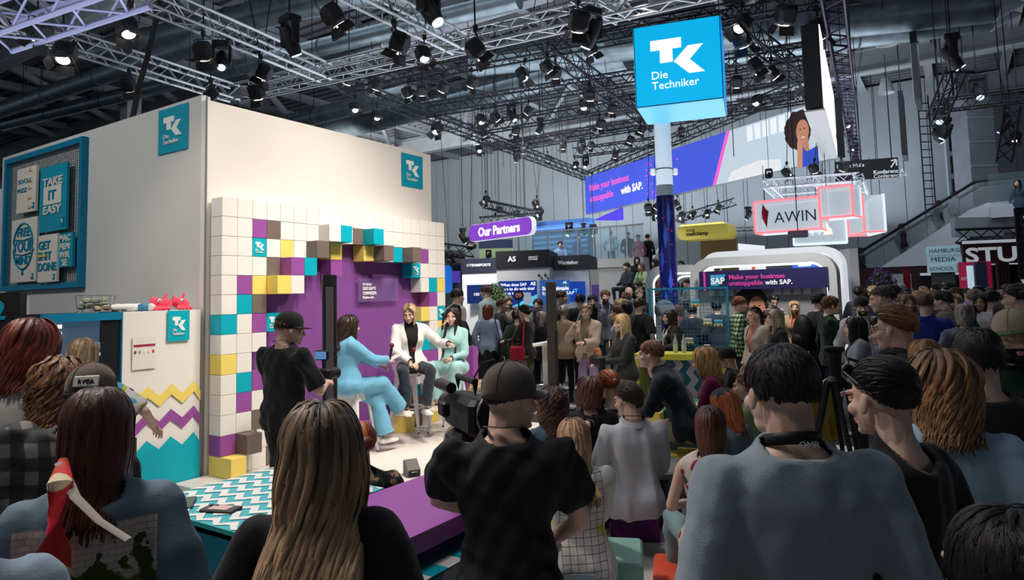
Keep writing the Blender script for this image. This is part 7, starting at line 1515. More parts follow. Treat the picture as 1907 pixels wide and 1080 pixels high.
held(fk, 'microphone', 'black microphone held to the mouth of the woman in mint', 'microphone', fk.arms[1][2]+np.array([-.02, .03, .06]), mic(BLK, (-.1, -.1, 1)))
# ---- left front
P('red-haired woman in pale tie-dye top at the left edge', 64, 597, 3.0, 30, 'wavy', 'red', sex='f', top=('shirt', TIEDYE), fit=1.2, hd=(-14, 8, 0), hkw=dict(L=.24, n=700, w=.0085), low=('jeans', S(70, 85, 100)))
P('curly brown-haired woman behind the trucker cap', 118, 668, 2.85, 15, 'curly', (S(84, 54, 34), S(170, 122, 84)), sex='f', top=('jacket', S(50, 62, 78)), fit=1.2, hd=(-20, 0, 0), hkw=dict(L=.36, n=800, w=.007, curl=.008, wave=.02, wf=34), low=('jeans', S(40, 48, 60)))
f = P('man in dark checked shirt and brown trucker cap', 172, 684, 2.45, 30, 'short', 'brown', sex='m', top=('shirt', PLAID), fit=1.35, cap_=((.09, .065, .05), True, (.02, .02, .02)), hd=(15, 10, 0), low=('trousers', BLKC), twist=10, side=20)
bp = f.HC+f.Hm@np.array([0.01, -.118, .06])*f.hs
m = MB(); m.cbox((0, 0, 0), (.078, .008, .042), .004); q = obj('cap_badge', m, mat('badge_pale', (.5, .48, .45), .5), f.cap); q.matrix_local = Matrix.Translation(bp)@Matrix(f.Hm.tolist()).to_4x4()@Matrix.Rotation(-.25, 4, 'X')
text('lettering', 'RVCA', .02, BLK, q, (0, -.005, -.007), al='CENTER')
f = P('blonde woman in printed white t-shirt at the vending machine', 156, 631, 4.2, 12, 'long', 'blond', sex='f', top=('t_shirt', PRINT), sleeve='elbow', fit=1.4, low=('jeans', S(120, 140, 145)), armR=(.42, .16, .12), poleR=(.9, -.3, -.6), hd=(-8, 12, 0), hkw=dict(L=.34, wave=.004), bag=(BLKC, 1, .8), hem=-.12)
P('woman with long dark hair in denim jacket with scenery print', 186, 722, 1.75, 8, 'long', (S(28, 18, 15), S(92, 50, 36)), sex='f', top=('jacket', SCENE), fit=1.3, hd=(-6, 4, 0), hkw=dict(L=.29, n=1100, w=.0058, wave=.004, wf=16), low=('jeans', S(30, 42, 54)), hairlab='long dark brown hair with reddish ends')
f = bpy.data.objects['person.%03d' % (len([o for o in bpy.data.objects if o.name.startswith('person')])-1)]
# scarf and strap over the denim back
m = MB(); w0 = f.location; Rm = Matrix.Rotation(-f.rotation_euler.z, 4, 'Z')
def loc_(px, py, D): v = Rm@(Vector(at(px, py, D))-w0); return np.array(v)
m = MB(); m.tube([loc_(118, 855, 1.60), loc_(112, 900, 1.52), loc_(104, 960, 1.50), loc_(96, 1030, 1.50), loc_(92, 1110, 1.5)], [.010, .026, .034, .04, .04], 12, flat=.45); obj('scarf', m, SCARFM, f, True, label='red and cream patterned silk scarf')
m = MB(); m.tube([loc_(112, 862, 1.58), loc_(140, 925, 1.51), loc_(185, 970, 1.49), loc_(240, 1005, 1.48)], .012, 8, flat=.3); obj('strap', m, mat('strap_pale', S(165, 155, 145), .7), f, True)
P('person in pale blue-grey top cut off at the lower left corner', -95, 815, 1.35, 10, 'bob', 'dark', sex='f', top=('jacket', S(140, 158, 172)), fit=1.3, low=('jeans', S(50, 60, 70)))
ff = P('woman with very long brown to blonde wavy hair in black', 600, 750, 1.72, 12, 'long', 'ombre', sex='f', top=('shirt', BLKC), fit=1.3, hkw=dict(L=.60, n=1500, w=.0062, wave=.022, wf=13, K=22, vol=1.7, jit=.22), hairs=1.1, low=('trousers', BLKC), armR=(.20, .22, .18), hairlab='long wavy hair fading from brown to blonde', curl=1.1)
P('seated ginger-haired woman in paisley blouse behind the tables', 667, 787, 3.45, -10, 'tied', 'ginger', sex='f', sit=True, top=('blouse', PAIS), fit=1.25, hd=(10, 4, 0), h=1.66, low=('jeans', S(50, 60, 70)))
# ---- cameraman with video camera
f = P('cameraman in dark cap and black t-shirt at the purple table', 952, 680, 2.32, 8, 'buzz', 'black', sex='m', top=('t_shirt', mat('black_tee', (.011, .011, .012), .8, bump=.2, bscale=300)), sleeve='short', fit=1.45, cap_=((.085, .07, .062), False, (.09, .075, .066)), hd=(-42, 2, 0), armL=(-.14, .34, .12), poleL=(-1, .1, -.35), armR=(.14, .30, .04), poleR=(1, -.4, -.4), low=('trousers', BLKC), shoulder=1.08, hem=-.15, fold=.008, lanyard=((.02, .02, .02), False))
m = MB(); p_ = f.tp((.27, -.06, -.02)); m.box(p_, (.075, .006, .11)); q = obj('badge', m, mat('badge_card', S(150, 165, 175), .4), f.o, label='event badge with orange band hanging at the hip'); m = MB(); m.box(p_+np.array([0, -.004, -.038]), (.075, .003, .032)); obj('badge_band', m, mat('band_orange', S(210, 100, 60), .5), q)
m = MB(); a_ = f.SH[-1]; m.tube([a_+np.array([.05, -.07, -.12]), a_+np.array([.05, -.055, .0]), a_+np.array([.05, .0, .05]), a_+np.array([.05, .08, -.02])], .028, 8, flat=.25); obj('camera_strap', m, BLK, f.o, True)
p = at(868, 765, 2.75); t = thing('video_camera', 'professional black video camera with large lens hood', 'camera', tuple(p), math.atan2(p[1], p[0])-PI/2+.32); k = .9
m = MB(); m.cbox((0, -.05, 0), (.12, .34, .14), .02); obj('camera_body', m, BLK, t); m = MB(); m.cbox((-.03, -.03, -.11), (.10, .16, .08), .02); obj('battery_pack', m, BLK, t)
m = MB(); m.lathe([(.05, .0), (.058, .08), (.058, .14)], 20, (0, .08, .0), axis=(0, 1, 0)); obj('lens', m, BLKM, t, True); m = MB(); m.lathe([(.055, .0), (.06, .03), (.088, .09), (.088, .1), (.07, .09)], 20, (.02, -.23, .03), axis=(0, -1, 0)); q = obj('eyepiece_hood', m, BLK, t, True); m = MB(); m.tube([(.02+.089*math.cos(a_), -.33, .03+.089*math.sin(a_)) for a_ in np.arange(24)*PI/12], .004, 5, closed=True); obj('hood_rim', m, SIL, q)
m = MB(); m.tube([(0, .1, .07), (0, .1, .13), (0, -.12, .13), (0, -.12, .07)], .014, 8); obj('top_handle', m, BLK, t, True); m = MB(); m.tube([(.0, -.1, .14), (.03, -.12, .2), (.09, -.1, .21), (.12, -.05, .15), (.11, 0, .0)], .004, 6); obj('cable', m, BLK, t)
m = MB(); m.lathe([(.022, -.09), (.022, .09)], 12, (-.07, .06, .10), axis=(0, 1, 0)); obj('microphone', m, BLK, t, True); m = MB(); m.cbox((-.1, -.02, .02), (.03, .08, .06), .008); q = obj('side_monitor', m, BLK, t)
m = MB(); m.lathe([(.05, -.30), (.03, -.22), (.05, -.17), (.03, -.14)], 14); m.cbox((0, 0, -.16), (.09, .2, .03), .01); obj('tripod_head', m, BLK, t)
for a_ in (30, 150, 270): m = MB(); d = np.array([math.cos(R_(a_)), math.sin(R_(a_)), 0]); m.tube([d*.03+np.array([0, 0, -.28]), d*.38+np.array([0, 0, -p[2]+.01])], .016, 6); obj('tripod_leg', m, BLK, t)
P('seated blond person in khaki behind the video camera', 893, 706, 4.3, -15, 'short', 'blond', sex='m', sit=True, top=('shirt', S(120, 104, 84)), fit=1.3, low=('trousers', S(130, 112, 90)), h=1.72)
# ---- right front
f = P('man in grey-blue sweater seen from behind with black hair', 1446, 640, 1.72, -22, 'short', 'black', sex='m', top=('sweater', mat('sweater_greyblue', S(140, 152, 162), .9, bump=.35, bscale=420, sheen=.3)), fit=1.25, hd=(10, 2, 0), low=('trousers', BLKC), hkw=dict(L=.05, n=1300, w=.006, puff=1.02, jit=.5, K=4, vol=1.2), shoulder=1.06, girth=1.02, fold=.003, armL=(-.22, .08, -.03), armR=(.20, .10, -.03))
m = MB(); ring = [f.tp((.068*math.cos(a_), -.012+.068*math.sin(a_), .503-.018*math.sin(a_))) for a_ in np.arange(28)*2*PI/28]; V = []
for p_ in ring: V += [p_, p_+np.array([0, 0, .03])]
m.add(np.array(V), [(2*i, (2*i+2) % 56, (2*i+3) % 56, 2*i+1) for i in range(28)]); q = obj('lanyard', m, mat('lanyard_black', (.01, .01, .012), .5), f.o, True); sm = q.modifiers.new('t', 'SOLIDIFY'); sm.thickness = .003
t_ = text('lettering', 'OMR', .022, WTX, q, tuple(f.tp((.01, -.0825, .512))), al='CENTER', ext=.0008); t_.rotation_euler = (R_(78), 0, 0)
f = P('woman in profile with sunglasses on her dark hair in black', 1634, 668, 1.9, -62, 'tied', 'black', sex='f', top=('shirt', BLKC), fit=1.3, hd=(-12, 4, 0), low=('trousers', BLKC), shoulder=1.05, girth=1.08, hkw=dict(nobun=True, gather=(0, -.11, .05)))
m = MB(); 
for s in (-1, 1): m.ell(f.HC+f.Hm@np.array([s*.035, .075, .085])*f.hs, (.028, .012, .02))
q = obj('sunglasses', m, BLKM, f.o, True); m = MB(); m.tube([f.HC+f.Hm@np.array(v)*f.hs for v in ((-.07, .06, .085), (-.082, 0, .05), (-.08, -.04, .02))], .003, 5); obj('temple_arm', m, BLKM, q); m = MB(); m.tube([f.HC+f.Hm@np.array(v)*f.hs for v in ((.07, .06, .085), (.082, 0, .05), (.08, -.04, .02))], .003, 5); obj('temple_arm', m, BLKM, q)
m = MB(); a_ = f.SH[1 if True else -1]; a_ = f.SH[-1]; m.tube([a_+np.array([.03, -.09, -.35]), a_+np.array([.03, -.08, -.1]), a_+np.array([.03, -.03, .045]), a_+np.array([.03, .05, .03]), a_+np.array([.03, .12, -.2])], .018, 8, flat=.25); obj('bag_strap', m, mat('strap_cream', S(180, 178, 170), .8), f.o, True)
f = P('woman with wavy light brown bob in pale blue shirt', 1748, 656, 2.25, -8, 'wavy', (S(70, 50, 36), S(170, 124, 84)), sex='f', top=('shirt', S(158, 186, 206)), fit=1.3, hd=(6, 3, 0), collar=S(158, 186, 206), hkw=dict(L=.25, n=1200, w=.0062, wave=.020, wf=24, vol=1.6), low=('jeans', S(40, 60, 90)), shoulder=1.05)
m = MB(); a_ = f.SH[-1]; m.tube([a_+np.array([.06, -.12, -.4]), a_+np.array([.055, -.11, -.15]), a_+np.array([.05, -.03, .04]), a_+np.array([.05, .06, .0])], .02, 8, flat=.25); obj('bag_strap', m, BLK, f.o, True)
P('dark-haired man in black at the right, back turned', 1812, 610, 2.6, -12, 'medium', 'black', sex='m', top=('jacket', BLKC), fit=1.35, hd=(12, 2, 0), low=('trousers', BLKC), shoulder=1.1, lean=-4)
P('dark head very close in the lower right corner', 1868, 938, .95, -35, 'medium', 'black', sex='m', top=('jacket', BLKC), low=('trousers', BLKC), h=1.6, hkw=dict(n=1200, w=.006), armL=(-.2, .1, -.2), armR=(.2, .1, -.2))
f = P('young man with combed back quiff and glasses in black shirt', 1662, 571, 3.7, -72, 'medium', (S(70, 44, 28), S(170, 116, 72)), sex='m', top=('shirt', (.02, .021, .02)), collar=(.02, .021, .02), fit=1.3, hd=(-4, 2, 0), glasses=True, hkw=dict(L=.065, n=900, w=.007, comb=True, quiff=.22, jit=.15, K=5), low=('trousers', BLKC))
f = P('bearded man in beige cap and dark green shirt at right', 1886, 580, 3.1, 188, 'short', 'black', sex='m', top=('shirt', S(22, 44, 30)), collar=S(22, 44, 30), fit=1.3, hd=(22, -6, 0), beard=True, skin=MED, cap_=(S(176, 160, 138), False, S(60, 110, 70)), lanyard=((.02, .03, .02), True), armR=(.12, .34, .22), armL=(-.12, .32, .10), curl=1.2, low=('trousers', BLKC))
held(f, 'water_bottle', 'clear bottle with teal label held by the bearded man', 'bottle', f.arms[-1][2]+np.array([.04, .09, -.04]), lambda t: (obj('bottle_body', MB().lathe([(.03, -.1), (.034, -.08), (.034, .06), (.014, .1), (.014, .12)], 14), mat('bottle_clear', (.55, .68, .66), .1, alpha=.6), t, True), obj('label', MB().lathe([(.035, -.05), (.035, .03)], 14), mat('lbl_teal', S(60, 140, 140), .5), t, True)))
P('light brown-haired person before the quiffed man', 1722, 632, 3.5, 5, 'bob', (S(120, 80, 46), S(190, 136, 86)), sex='f', top=('jacket', S(40, 38, 34)), hkw=dict(L=.16), low=('trousers', BLKC))
P('woman in black and white with lanyard beside the quiffed man', 1640, 590, 5.2, -80, 'tied', 'dark', sex='f', top=('blazer', (.015, .016, .02)), inner=(.6, .6, .6), glasses=True, hd=(0, 12, 0), lanyard=((.05, .05, .05), False), low=('trousers', BLKC), armR=(.1, .35, .1))
# ---- seated audience
P('seated woman with half-up curly hair and denim jacket', 1028, 722, 4.6, -8, 'curly', (S(44, 28, 22), S(92, 60, 46)), sex='f', sit=True, top=('jacket', S(74, 94, 108)), fit=1.25, hkw=dict(L=.26, n=600, w=.008), h=1.68, low=('jeans', S(40, 50, 60)))
P('seated woman with long blonde hair in printed white hoodie', 1066, 778, 3.6, -14, 'long', (S(112, 72, 48), S(206, 168, 126)), sex='f', sit=True, top=('hoodie', HOOD), fit=1.4, hkw=dict(L=.36, n=1000, w=.0066, wave=.003), h=1.70, low=('jeans', S(150, 145, 140)), hd=(4, 4, 0), armL=(-.1, .4, .14), armR=(.1, .4, .14))
fK = P('seated woman in black being hugged from the side', 1096, 702, 5.2, -10, 'wavy', (S(48, 28, 24), S(110, 66, 56)), sex='f', sit=True, top=('t_shirt', BLKC), sleeve='elbow', fit=1.3, hkw=dict(L=.17, n=520), h=1.68, low=('trousers', BLKC), hd=(12, 4, 10))
fL = P('ginger-haired woman in floral dress hugging her neighbour', 1130, 690, 5.3, -18, 'tied', 'ginger', sex='f', sit=True, top=('blouse', FLOR), sleeve='short', fit=1.3, h=1.70, armL=(-.52, -.16, .44), poleL=(-.5, -1, -.4), low=('skirt', FLOR), hd=(14, 6, 0), curl=.5, girth=1.12)
f = P('seated man in pale shirt with lanyard on the purple cube', 1168, 712, 4.75, -18, 'medium', 'dark', sex='m', sit=True, top=('shirt', S(196, 198, 206)), collar=S(186, 188, 198), fit=1.3, hd=(24, 4, 0), lanyard=((.02, .02, .025), False), h=1.80, low=('trousers', S(40, 44, 54)), hkw=dict(L=.08, n=800, w=.008, comb=True, quiff=.12, jit=.2), armL=(-.22, .26, .06), fold=.009, hem=-.12)
f = P('young man in navy shirt leaning forward on the bench', 1209, 633, 6.1, -82, 'short', (S(80, 52, 34), S(146, 100, 66)), sex='m', sit=True, top=('shirt', S(34, 42, 52)), collar=S(34, 42, 52), fit=1.35, lean=30, hd=(0, -2, 0), h=1.84, low=('trousers', S(196, 174, 140)), armL=(-.1, .52, .12), armR=(.12, .50, .12), footL=(-.12, .46, .05), footR=(.12, .5, .05), vox=.014, hkw=dict(L=.05, n=420, w=.01), fold=.01)
f = P('blonde woman in magenta blazer seated on the green bench', 1309, 647, 6.2, -80, 'wavy', (S(140, 92, 54), S(222, 174, 116)), sex='f', sit=True, top=('blazer', S(104, 14, 62)), fit=1.2, lean=8, hd=(0, 12, 0), h=1.72, low=('jeans', S(104, 138, 142)), wide=.03, armL=(-.05, .36, .1), armR=(.08, .34, .1), footL=(-.05, .55, .02), footR=(.08, .62, .10), vox=.014, hkw=dict(L=.25, n=420, w=.010, part=.3))
P('man in black cap looking left behind the green bench', 1352, 648, 6.7, -88, 'buzz', 'dark', sex='m', top=('t_shirt', BLKC), fit=1.2, cap_=((.012, .012, .013), False, (.012, .012, .013)), hd=(0, 6, 0), h=1.45, sit=True, low=('trousers', BLKC), skin=MED)
P('woman with blonde bun in light green top', 1386, 693, 5.4, -70, 'tied', (S(110, 76, 50), S(196, 154, 110)), sex='f', sit=True, top=('blouse', S(128, 156, 110)), fit=1.25, h=1.70, low=('jeans', S(60, 70, 80)))
f = P('seated person in grey cap and faded denim jacket', 1346, 726, 4.6, -58, 'long', 'ginger', sex='f', sit=True, top=('jacket', S(86, 104, 116)), fit=1.3, cap_=((.05, .055, .06), False, (.07, .075, .08)), hkw=dict(L=.22), h=1.68, low=('jeans', S(60, 70, 80)), hd=(8, 10, 0))
P('seated woman with dark bob in sleeveless pale floral top', 1322, 756, 3.75, 5, 'bob', (S(48, 28, 22), S(104, 64, 46)), sex='f', sit=True, top=('top', FLW), sleeve='none', fit=1.1, h=1.68, hkw=dict(L=.24, n=900, w=.0072), low=('jeans', S(120, 145, 150)), armL=(-.18, .3, .12), footL=(-.3, .5, 0), kneeL=(-.6, 1, .4))
P('seated person in mustard yellow coat right of the sweater man', 1497, 668, 5.6, -50, 'medium', 'black', sex='f', sit=True, top=('coat', S(150, 126, 30)), fit=1.45, h=1.76, low=('trousers', S(90, 88, 84)), hem=-.14, armR=(.2, .2, .05))
f = P('blonde woman in black top and leopard trousers by the table', 1156, 584, 8.5, -118, 'long', (S(170, 130, 84), S(232, 198, 148)), sex='f', sit=True, top=('shirt', (.03, .03, .028)), fit=1.15, h=1.70, low=('trousers', LEO), wide=.03, lowfit=.008, armL=(-.02, .34, .14), armR=(.06, .36, .14), hkw=dict(L=.30, n=380, w=.0105), vox=.015, footL=(-.1, .5, .02), footR=(.1, .5, .02), hd=(0, 4, 0))
m = MB(); held(f, 'handbag', 'small black and orange handbag on her lap', 'bag', f.arms[1][2]+np.array([-.05, .04, .02]), lambda t: (obj('bag_body', MB().cbox((0, 0, 0), (.26, .12, .14), .03), BLK, t), obj('bag_handle', MB().tube([(-.08, 0, .06), (-.06, 0, .13), (0, 0, .15), (.06, 0, .13), (.08, 0, .06)], .012, 6), mat('bag_orange', S(190, 90, 50), .5), t)))
P('woman with long dark hair in black blazer behind the yellow table', 1246, 577, 10.55, -112, 'long', 'dark', sex='f', top=('blazer', (.02, .019, .019)), inner=(.65, .63, .6), lanyard=((.7, .7, .72), True), h=1.70, fit=1.15, vox=.018, hkw=dict(L=.34, n=260, w=.013), low=('trousers', BLKC), armL=(-.15, .3, .15), armR=(.15, .3, .15))
P('woman with hair tied back in cream blazer at the table end', 1402, 572, 9.1, -128, 'tail', 'brown', sex='f', top=('blazer', S(176, 164, 148)), inner=S(190, 130, 120), h=1.70, fit=1.2, vox=.017, low=('trousers', S(60, 56, 54)))
P('blonde woman in black top right of the cream blazer', 1441, 575, 8.7, -104, 'long', 'ash', sex='f', top=('shirt', BLKC), h=1.70, fit=1.2, vox=.017, hkw=dict(L=.28, n=300, w=.012), low=('trousers', BLKC))
P('man in green checked shirt looking right behind the table', 1378, 552, 10.4, 80, 'short', (S(110, 62, 40), S(160, 100, 66)), sex='m', top=('shirt', GPLAID), fit=1.3, vox=.02, low=('jeans', S(50, 56, 66)))
P('blonde woman in beige blazer and coral top', 1478, 560, 11.0, 172, 'long', (S(180, 140, 94), S(226, 190, 140)), sex='f', top=('blazer', S(166, 138, 108)), inner=S(220, 100, 84), fit=1.15, vox=.022, hkw=dict(L=.36, n=200, w=.015), low=('trousers', S(120, 100, 80)))
P('person in cream cap before the photo wall', 1430, 578, 10.2, 10, 'tied', 'brown', sex='f', top=('jacket', S(110, 100, 86)), cap_=(S(180, 160, 130), False, S(180, 160, 130)), low=('trousers', BLKC), hd=(0, 10, 0))
P('dark-skinned woman in houndstooth scarf at the photo wall', 1441, 549, 12.2, 170, 'tied', 'black', sex='f', top=('jacket', pattern_mat('hound', 'check', [(.02, .02, .02), S(200, 195, 185), S(120, 115, 110)], 120)), skin=TAN, hd=(0, 24, 0), low=('trousers', BLKC))
# ---- standing in the middle
MID = [('man in beige jacket right of the tile wall', 853, 537, 12.2, 55, 'short', 'dark', dict(sex='m', top=('jacket', S(160, 150, 136)), low=('trousers', S(60, 56, 50)))),
 ('dark-haired woman in black behind the woman in mint', 848, 566, 11.2, 172, 'long', 'black', dict(top=('shirt', BLKC), low=('skirt', BLKC))),
 ('tall man in pale grey-green hoodie looking left', 904, 530, 13.6, -50, 'short', 'brown', dict(sex='m', top=('hoodie', S(150, 166, 158)), low=('jeans', S(60, 70, 80)), collar=S(150, 166, 158))),
 ('red-haired woman in light blue shirt and long black skirt', 909, 567, 12.0, 18, 'bob', 'red', dict(top=('shirt', S(140, 156, 182)), low=('skirt', BLKC), fit=1.3, bag=((.02, .022, .025), 1, 1.), hkw=dict(L=.2, n=160))),
 ('balding man in black suit facing right', 936, 556, 12.8, 80, 'buzz', 'brown', dict(sex='m', top=('jacket', (.02, .02, .022)), low=('trousers', BLKC))),
 ('grey-haired woman in black jacket between the men', 947, 551, 14.2, 170, 'bob', 'grey', dict(top=('jacket', (.03, .03, .035)), inner=S(150, 140, 130), low=('trousers', BLKC), hkw=dict(L=.14))),
 ('woman in dark green jacket beside the red bag', 962, 578, 11.5, 5, 'tied', 'dark', dict(top=('jacket', S(48, 62, 52)), low=('trousers', BLKC), fit=1.3)),
 ('woman in black with crimson bag and khaki wide trousers', 975, 568, 10.9, -55, 'tied', 'black', dict(top=('cardigan', BLKC), low=('trousers', S(120, 112, 92)), wide=.05, bag=(S(150, 20, 44), -1, .85), armL=(-.14, .34, .16), armR=(.1, .3, .14), vox=.022)),
 ('young man in grey jacket over dark shirt', 1001, 556, 13.2, -160, 'short', 'brown', dict(sex='m', top=('jacket', S(112, 120, 112)), inner=(.03, .03, .03), low=('trousers', BLKC))),
 ('person with grey-brown bob in black seen from behind', 1007, 580, 11.4, 5, 'bob', 'grey', dict(top=('shirt', BLKC), low=('trousers', BLKC), fit=1.2, hkw=dict(L=.16))),
 ('dark-haired man behind the black screen post', 1046, 541, 13.4, 95, 'short', 'brown', dict(sex='m', top=('shirt', S(60, 58, 66)), low=('trousers', BLKC))),
 ('older person in beige jacket with bun seen from behind', 1049, 569, 11.0, 5, 'tied', 'grey', dict(top=('jacket', S(150, 130, 106)), low=('trousers', BLKC), fit=1.25)),
 ('man in black suit seen from behind near the brewery stand', 1080, 547, 13.2, 5, 'short', 'black', dict(sex='m', top=('jacket', (.015, .015, .017)), low=('trousers', BLKC), fit=1.3)),
 ('bearded man in grey suit jacket over black', 1103, 549, 12.8, 178, 'short', 'dark', dict(sex='m', top=('blazer', S(110, 116, 124)), inner=BLKC, beard=True, low=('trousers', S(70, 74, 80)))),
 ('blonde woman in pale blazer and lilac trousers holding a coat', 1091, 567, 10.25, 200, 'tied', 'blond', dict(top=('blazer', S(206, 184, 164)), inner=S(160, 142, 122), low=('trousers', S(186, 160, 196)), wide=.035, armR=(.12, .26, .42), armL=(-.05, .34, .18), glasses=True, vox=.018, hem=-.14, fit=1.15, shoe=(.6, .58, .56))),
 ('man with name badge in dark shirt at the back', 1127, 540, 13.8, 178, 'short', 'lbrown', dict(sex='m', top=('shirt', S(48, 56, 68)), lanyard=((.3, .3, .35), True), low=('trousers', BLKC), beard=True)),
 ('woman with tied hair in grey-white jacket behind the blonde', 1146, 571, 10.9, -75, 'tied', 'brown', dict(top=('jacket', S(170, 176, 180)), low=('trousers', S(60, 64, 70)))),
 ('man in black t-shirt and beige trousers before the mesh stand', 1192, 555, 11.1, 32, 'short', 'dark', dict(sex='m', top=('t_shirt', BLKC), sleeve='elbow', low=('trousers', S(150, 130, 108)), fit=1.4, vox=.02, beard=True)),
 ('bald man in grey behind the round green bush', 1170, 534, 15.5, -20, None, 'dark', dict(sex='m', top=('shirt', S(90, 96, 104)), low=('trousers', BLKC))),
 ('woman with glasses left of the white arch', 1190, 538, 16.2, 170, 'short', 'blond', dict(top=('shirt', S(70, 66, 70)), low=('trousers', BLKC), glasses=False)),
 ('man looking left under the white arch', 1164, 545, 14.3, -90, 'short', 'brown', dict(sex='m', top=('shirt', S(80, 92, 108)), low=('trousers', BLKC))),
 ('blond person behind the black t-shirt man', 1153, 556, 13.2, 20, 'bob', 'blond', dict(top=('shirt', S(120, 112, 104)), low=('trousers', BLKC), hkw=dict(L=.15))),
 ('dark curly-haired person left of the black t-shirt', 1168, 562, 12.2, 10, 'wavy', 'black', dict(top=('jacket', BLKC), low=('trousers', BLKC), hkw=dict(L=.15))),
 ('dark figure in black coat behind the mesh stand', 1290, 568, 12.6, 30, 'medium', 'black', dict(sex='m', top=('jacket', (.02, .021, .03)), low=('trousers', BLKC), fit=1.4)),
 ('second dark figure behind the right half of the mesh stand', 1333, 560, 12.4, -20, 'medium', 'black', dict(sex='m', top=('jacket', (.03, .032, .05)), low=('jeans', S(40, 50, 90)), fit=1.3)),
 ('person in maroon behind the mesh stand', 1262, 566, 13.3, -60, 'wavy', 'brown', dict(top=('shirt', S(110, 70, 74)), low=('trousers', BLKC)))]
for a_ in MID: P(a_[0], a_[1], a_[2], a_[3], a_[4], a_[5], a_[6], **a_[7])
fr = P('dark man with black backpack behind the green sweater', 1528, 545, 9.6, 60, 'short', 'black', sex='m', top=('jacket', (.02, .022, .02)), fit=1.3, low=('trousers', BLKC))
m = MB(); q = fr.P0 if hasattr(fr, 'P0') else None; c_ = fr.tp((0, -.24, .2)); m.ell(c_, (.17, .13, .27)); m.ell(c_+np.array([0, -.06, -.1]), (.13, .11, .13)); obj('backpack', m, BLK, fr.o, True, label='black backpack')
P('man in dark green sweater gesturing with raised hand', 1548, 551, 8.7, 78, 'medium', (S(70, 40, 26), S(120, 76, 50)), sex='m', top=('sweater', S(18, 40, 34)), fit=1.25, armR=(.14, .42, .42), poleR=(.5, -.2, -1), glasses=True, low=('jeans', S(34, 46, 66)), vox=.017, hem=-.12)
P('bearded man in black beanie and white t-shirt and jacket', 1604, 553, 8.3, 172, 'short', 'black', sex='m', top=('jacket', S(176, 174, 172)), inner=S(205, 205, 205), beard=True, glasses=True, cap_=(BLKC, True, BLKC), lanyard=((.02, .02, .02), False), vox=.017, low=('trousers', BLKC))
P('woman with dark wavy hair and grey cardigan looking left', 1589, 590, 6.9, -96, 'wavy', 'black', sex='f', top=('cardigan', S(124, 134, 142)), inner=pattern_mat('scarf_dark', 'paint', [S(40, 34, 32), S(110, 90, 76)], 1.5), hkw=dict(L=.26, n=420, w=.010), vox=.015, low=('trousers', BLKC), armL=(-.1, .3, .05), armR=(.1, .3, .05))
P('tall man in steel blue t-shirt looking left', 1640, 532, 6.6, -78, 'buzz', 'dark', sex='m', top=('t_shirt', S(92, 116, 140)), sleeve='elbow', fit=1.35, vox=.016, low=('trousers', BLKC), hd=(0, 8, 0), skin=MED)
P('bald man in royal blue hoodie seen from behind', 1723, 547, 7.6, 8, 'buzz', 'brown', sex='m', top=('hoodie', S(20, 40, 120)), collar=S(20, 40, 120), fit=1.45, vox=.016, low=('trousers', BLKC), skin=MED, shoulder=1.1, hkw=dict(L=.012))
P('grey-haired woman in slate hooded jacket from behind', 1795, 566, 6.9, 5, 'bob', 'grey', sex='f', top=('jacket', S(86, 94, 108)), fit=1.35, collar=S(86, 94, 108), hkw=dict(L=.14, n=350), vox=.016, low=('trousers', BLKC))
P('man in taupe jacket with lanyard facing left', 1752, 541, 8.2, -75, 'short', 'black', sex='m', top=('jacket', S(104, 98, 90)), inner=S(150, 150, 150), lanyard=((.02, .02, .02), False), fit=1.3, vox=.018, low=('trousers', BLKC))
P('man in grey-blue jacket at the far right edge', 1892, 528, 6.0, -70, 'short', 'black', sex='m', top=('jacket', S(84, 100, 116)), fit=1.3, vox=.016, low=('trousers', BLKC), skin=MED)
P('person in dark brown coat before the clothes rack', 1868, 560, 6.6, -10, 'long', 'dark', sex='f', top=('coat', S(34, 28, 26)), fit=1.4, vox=.017, low=('trousers', BLKC))
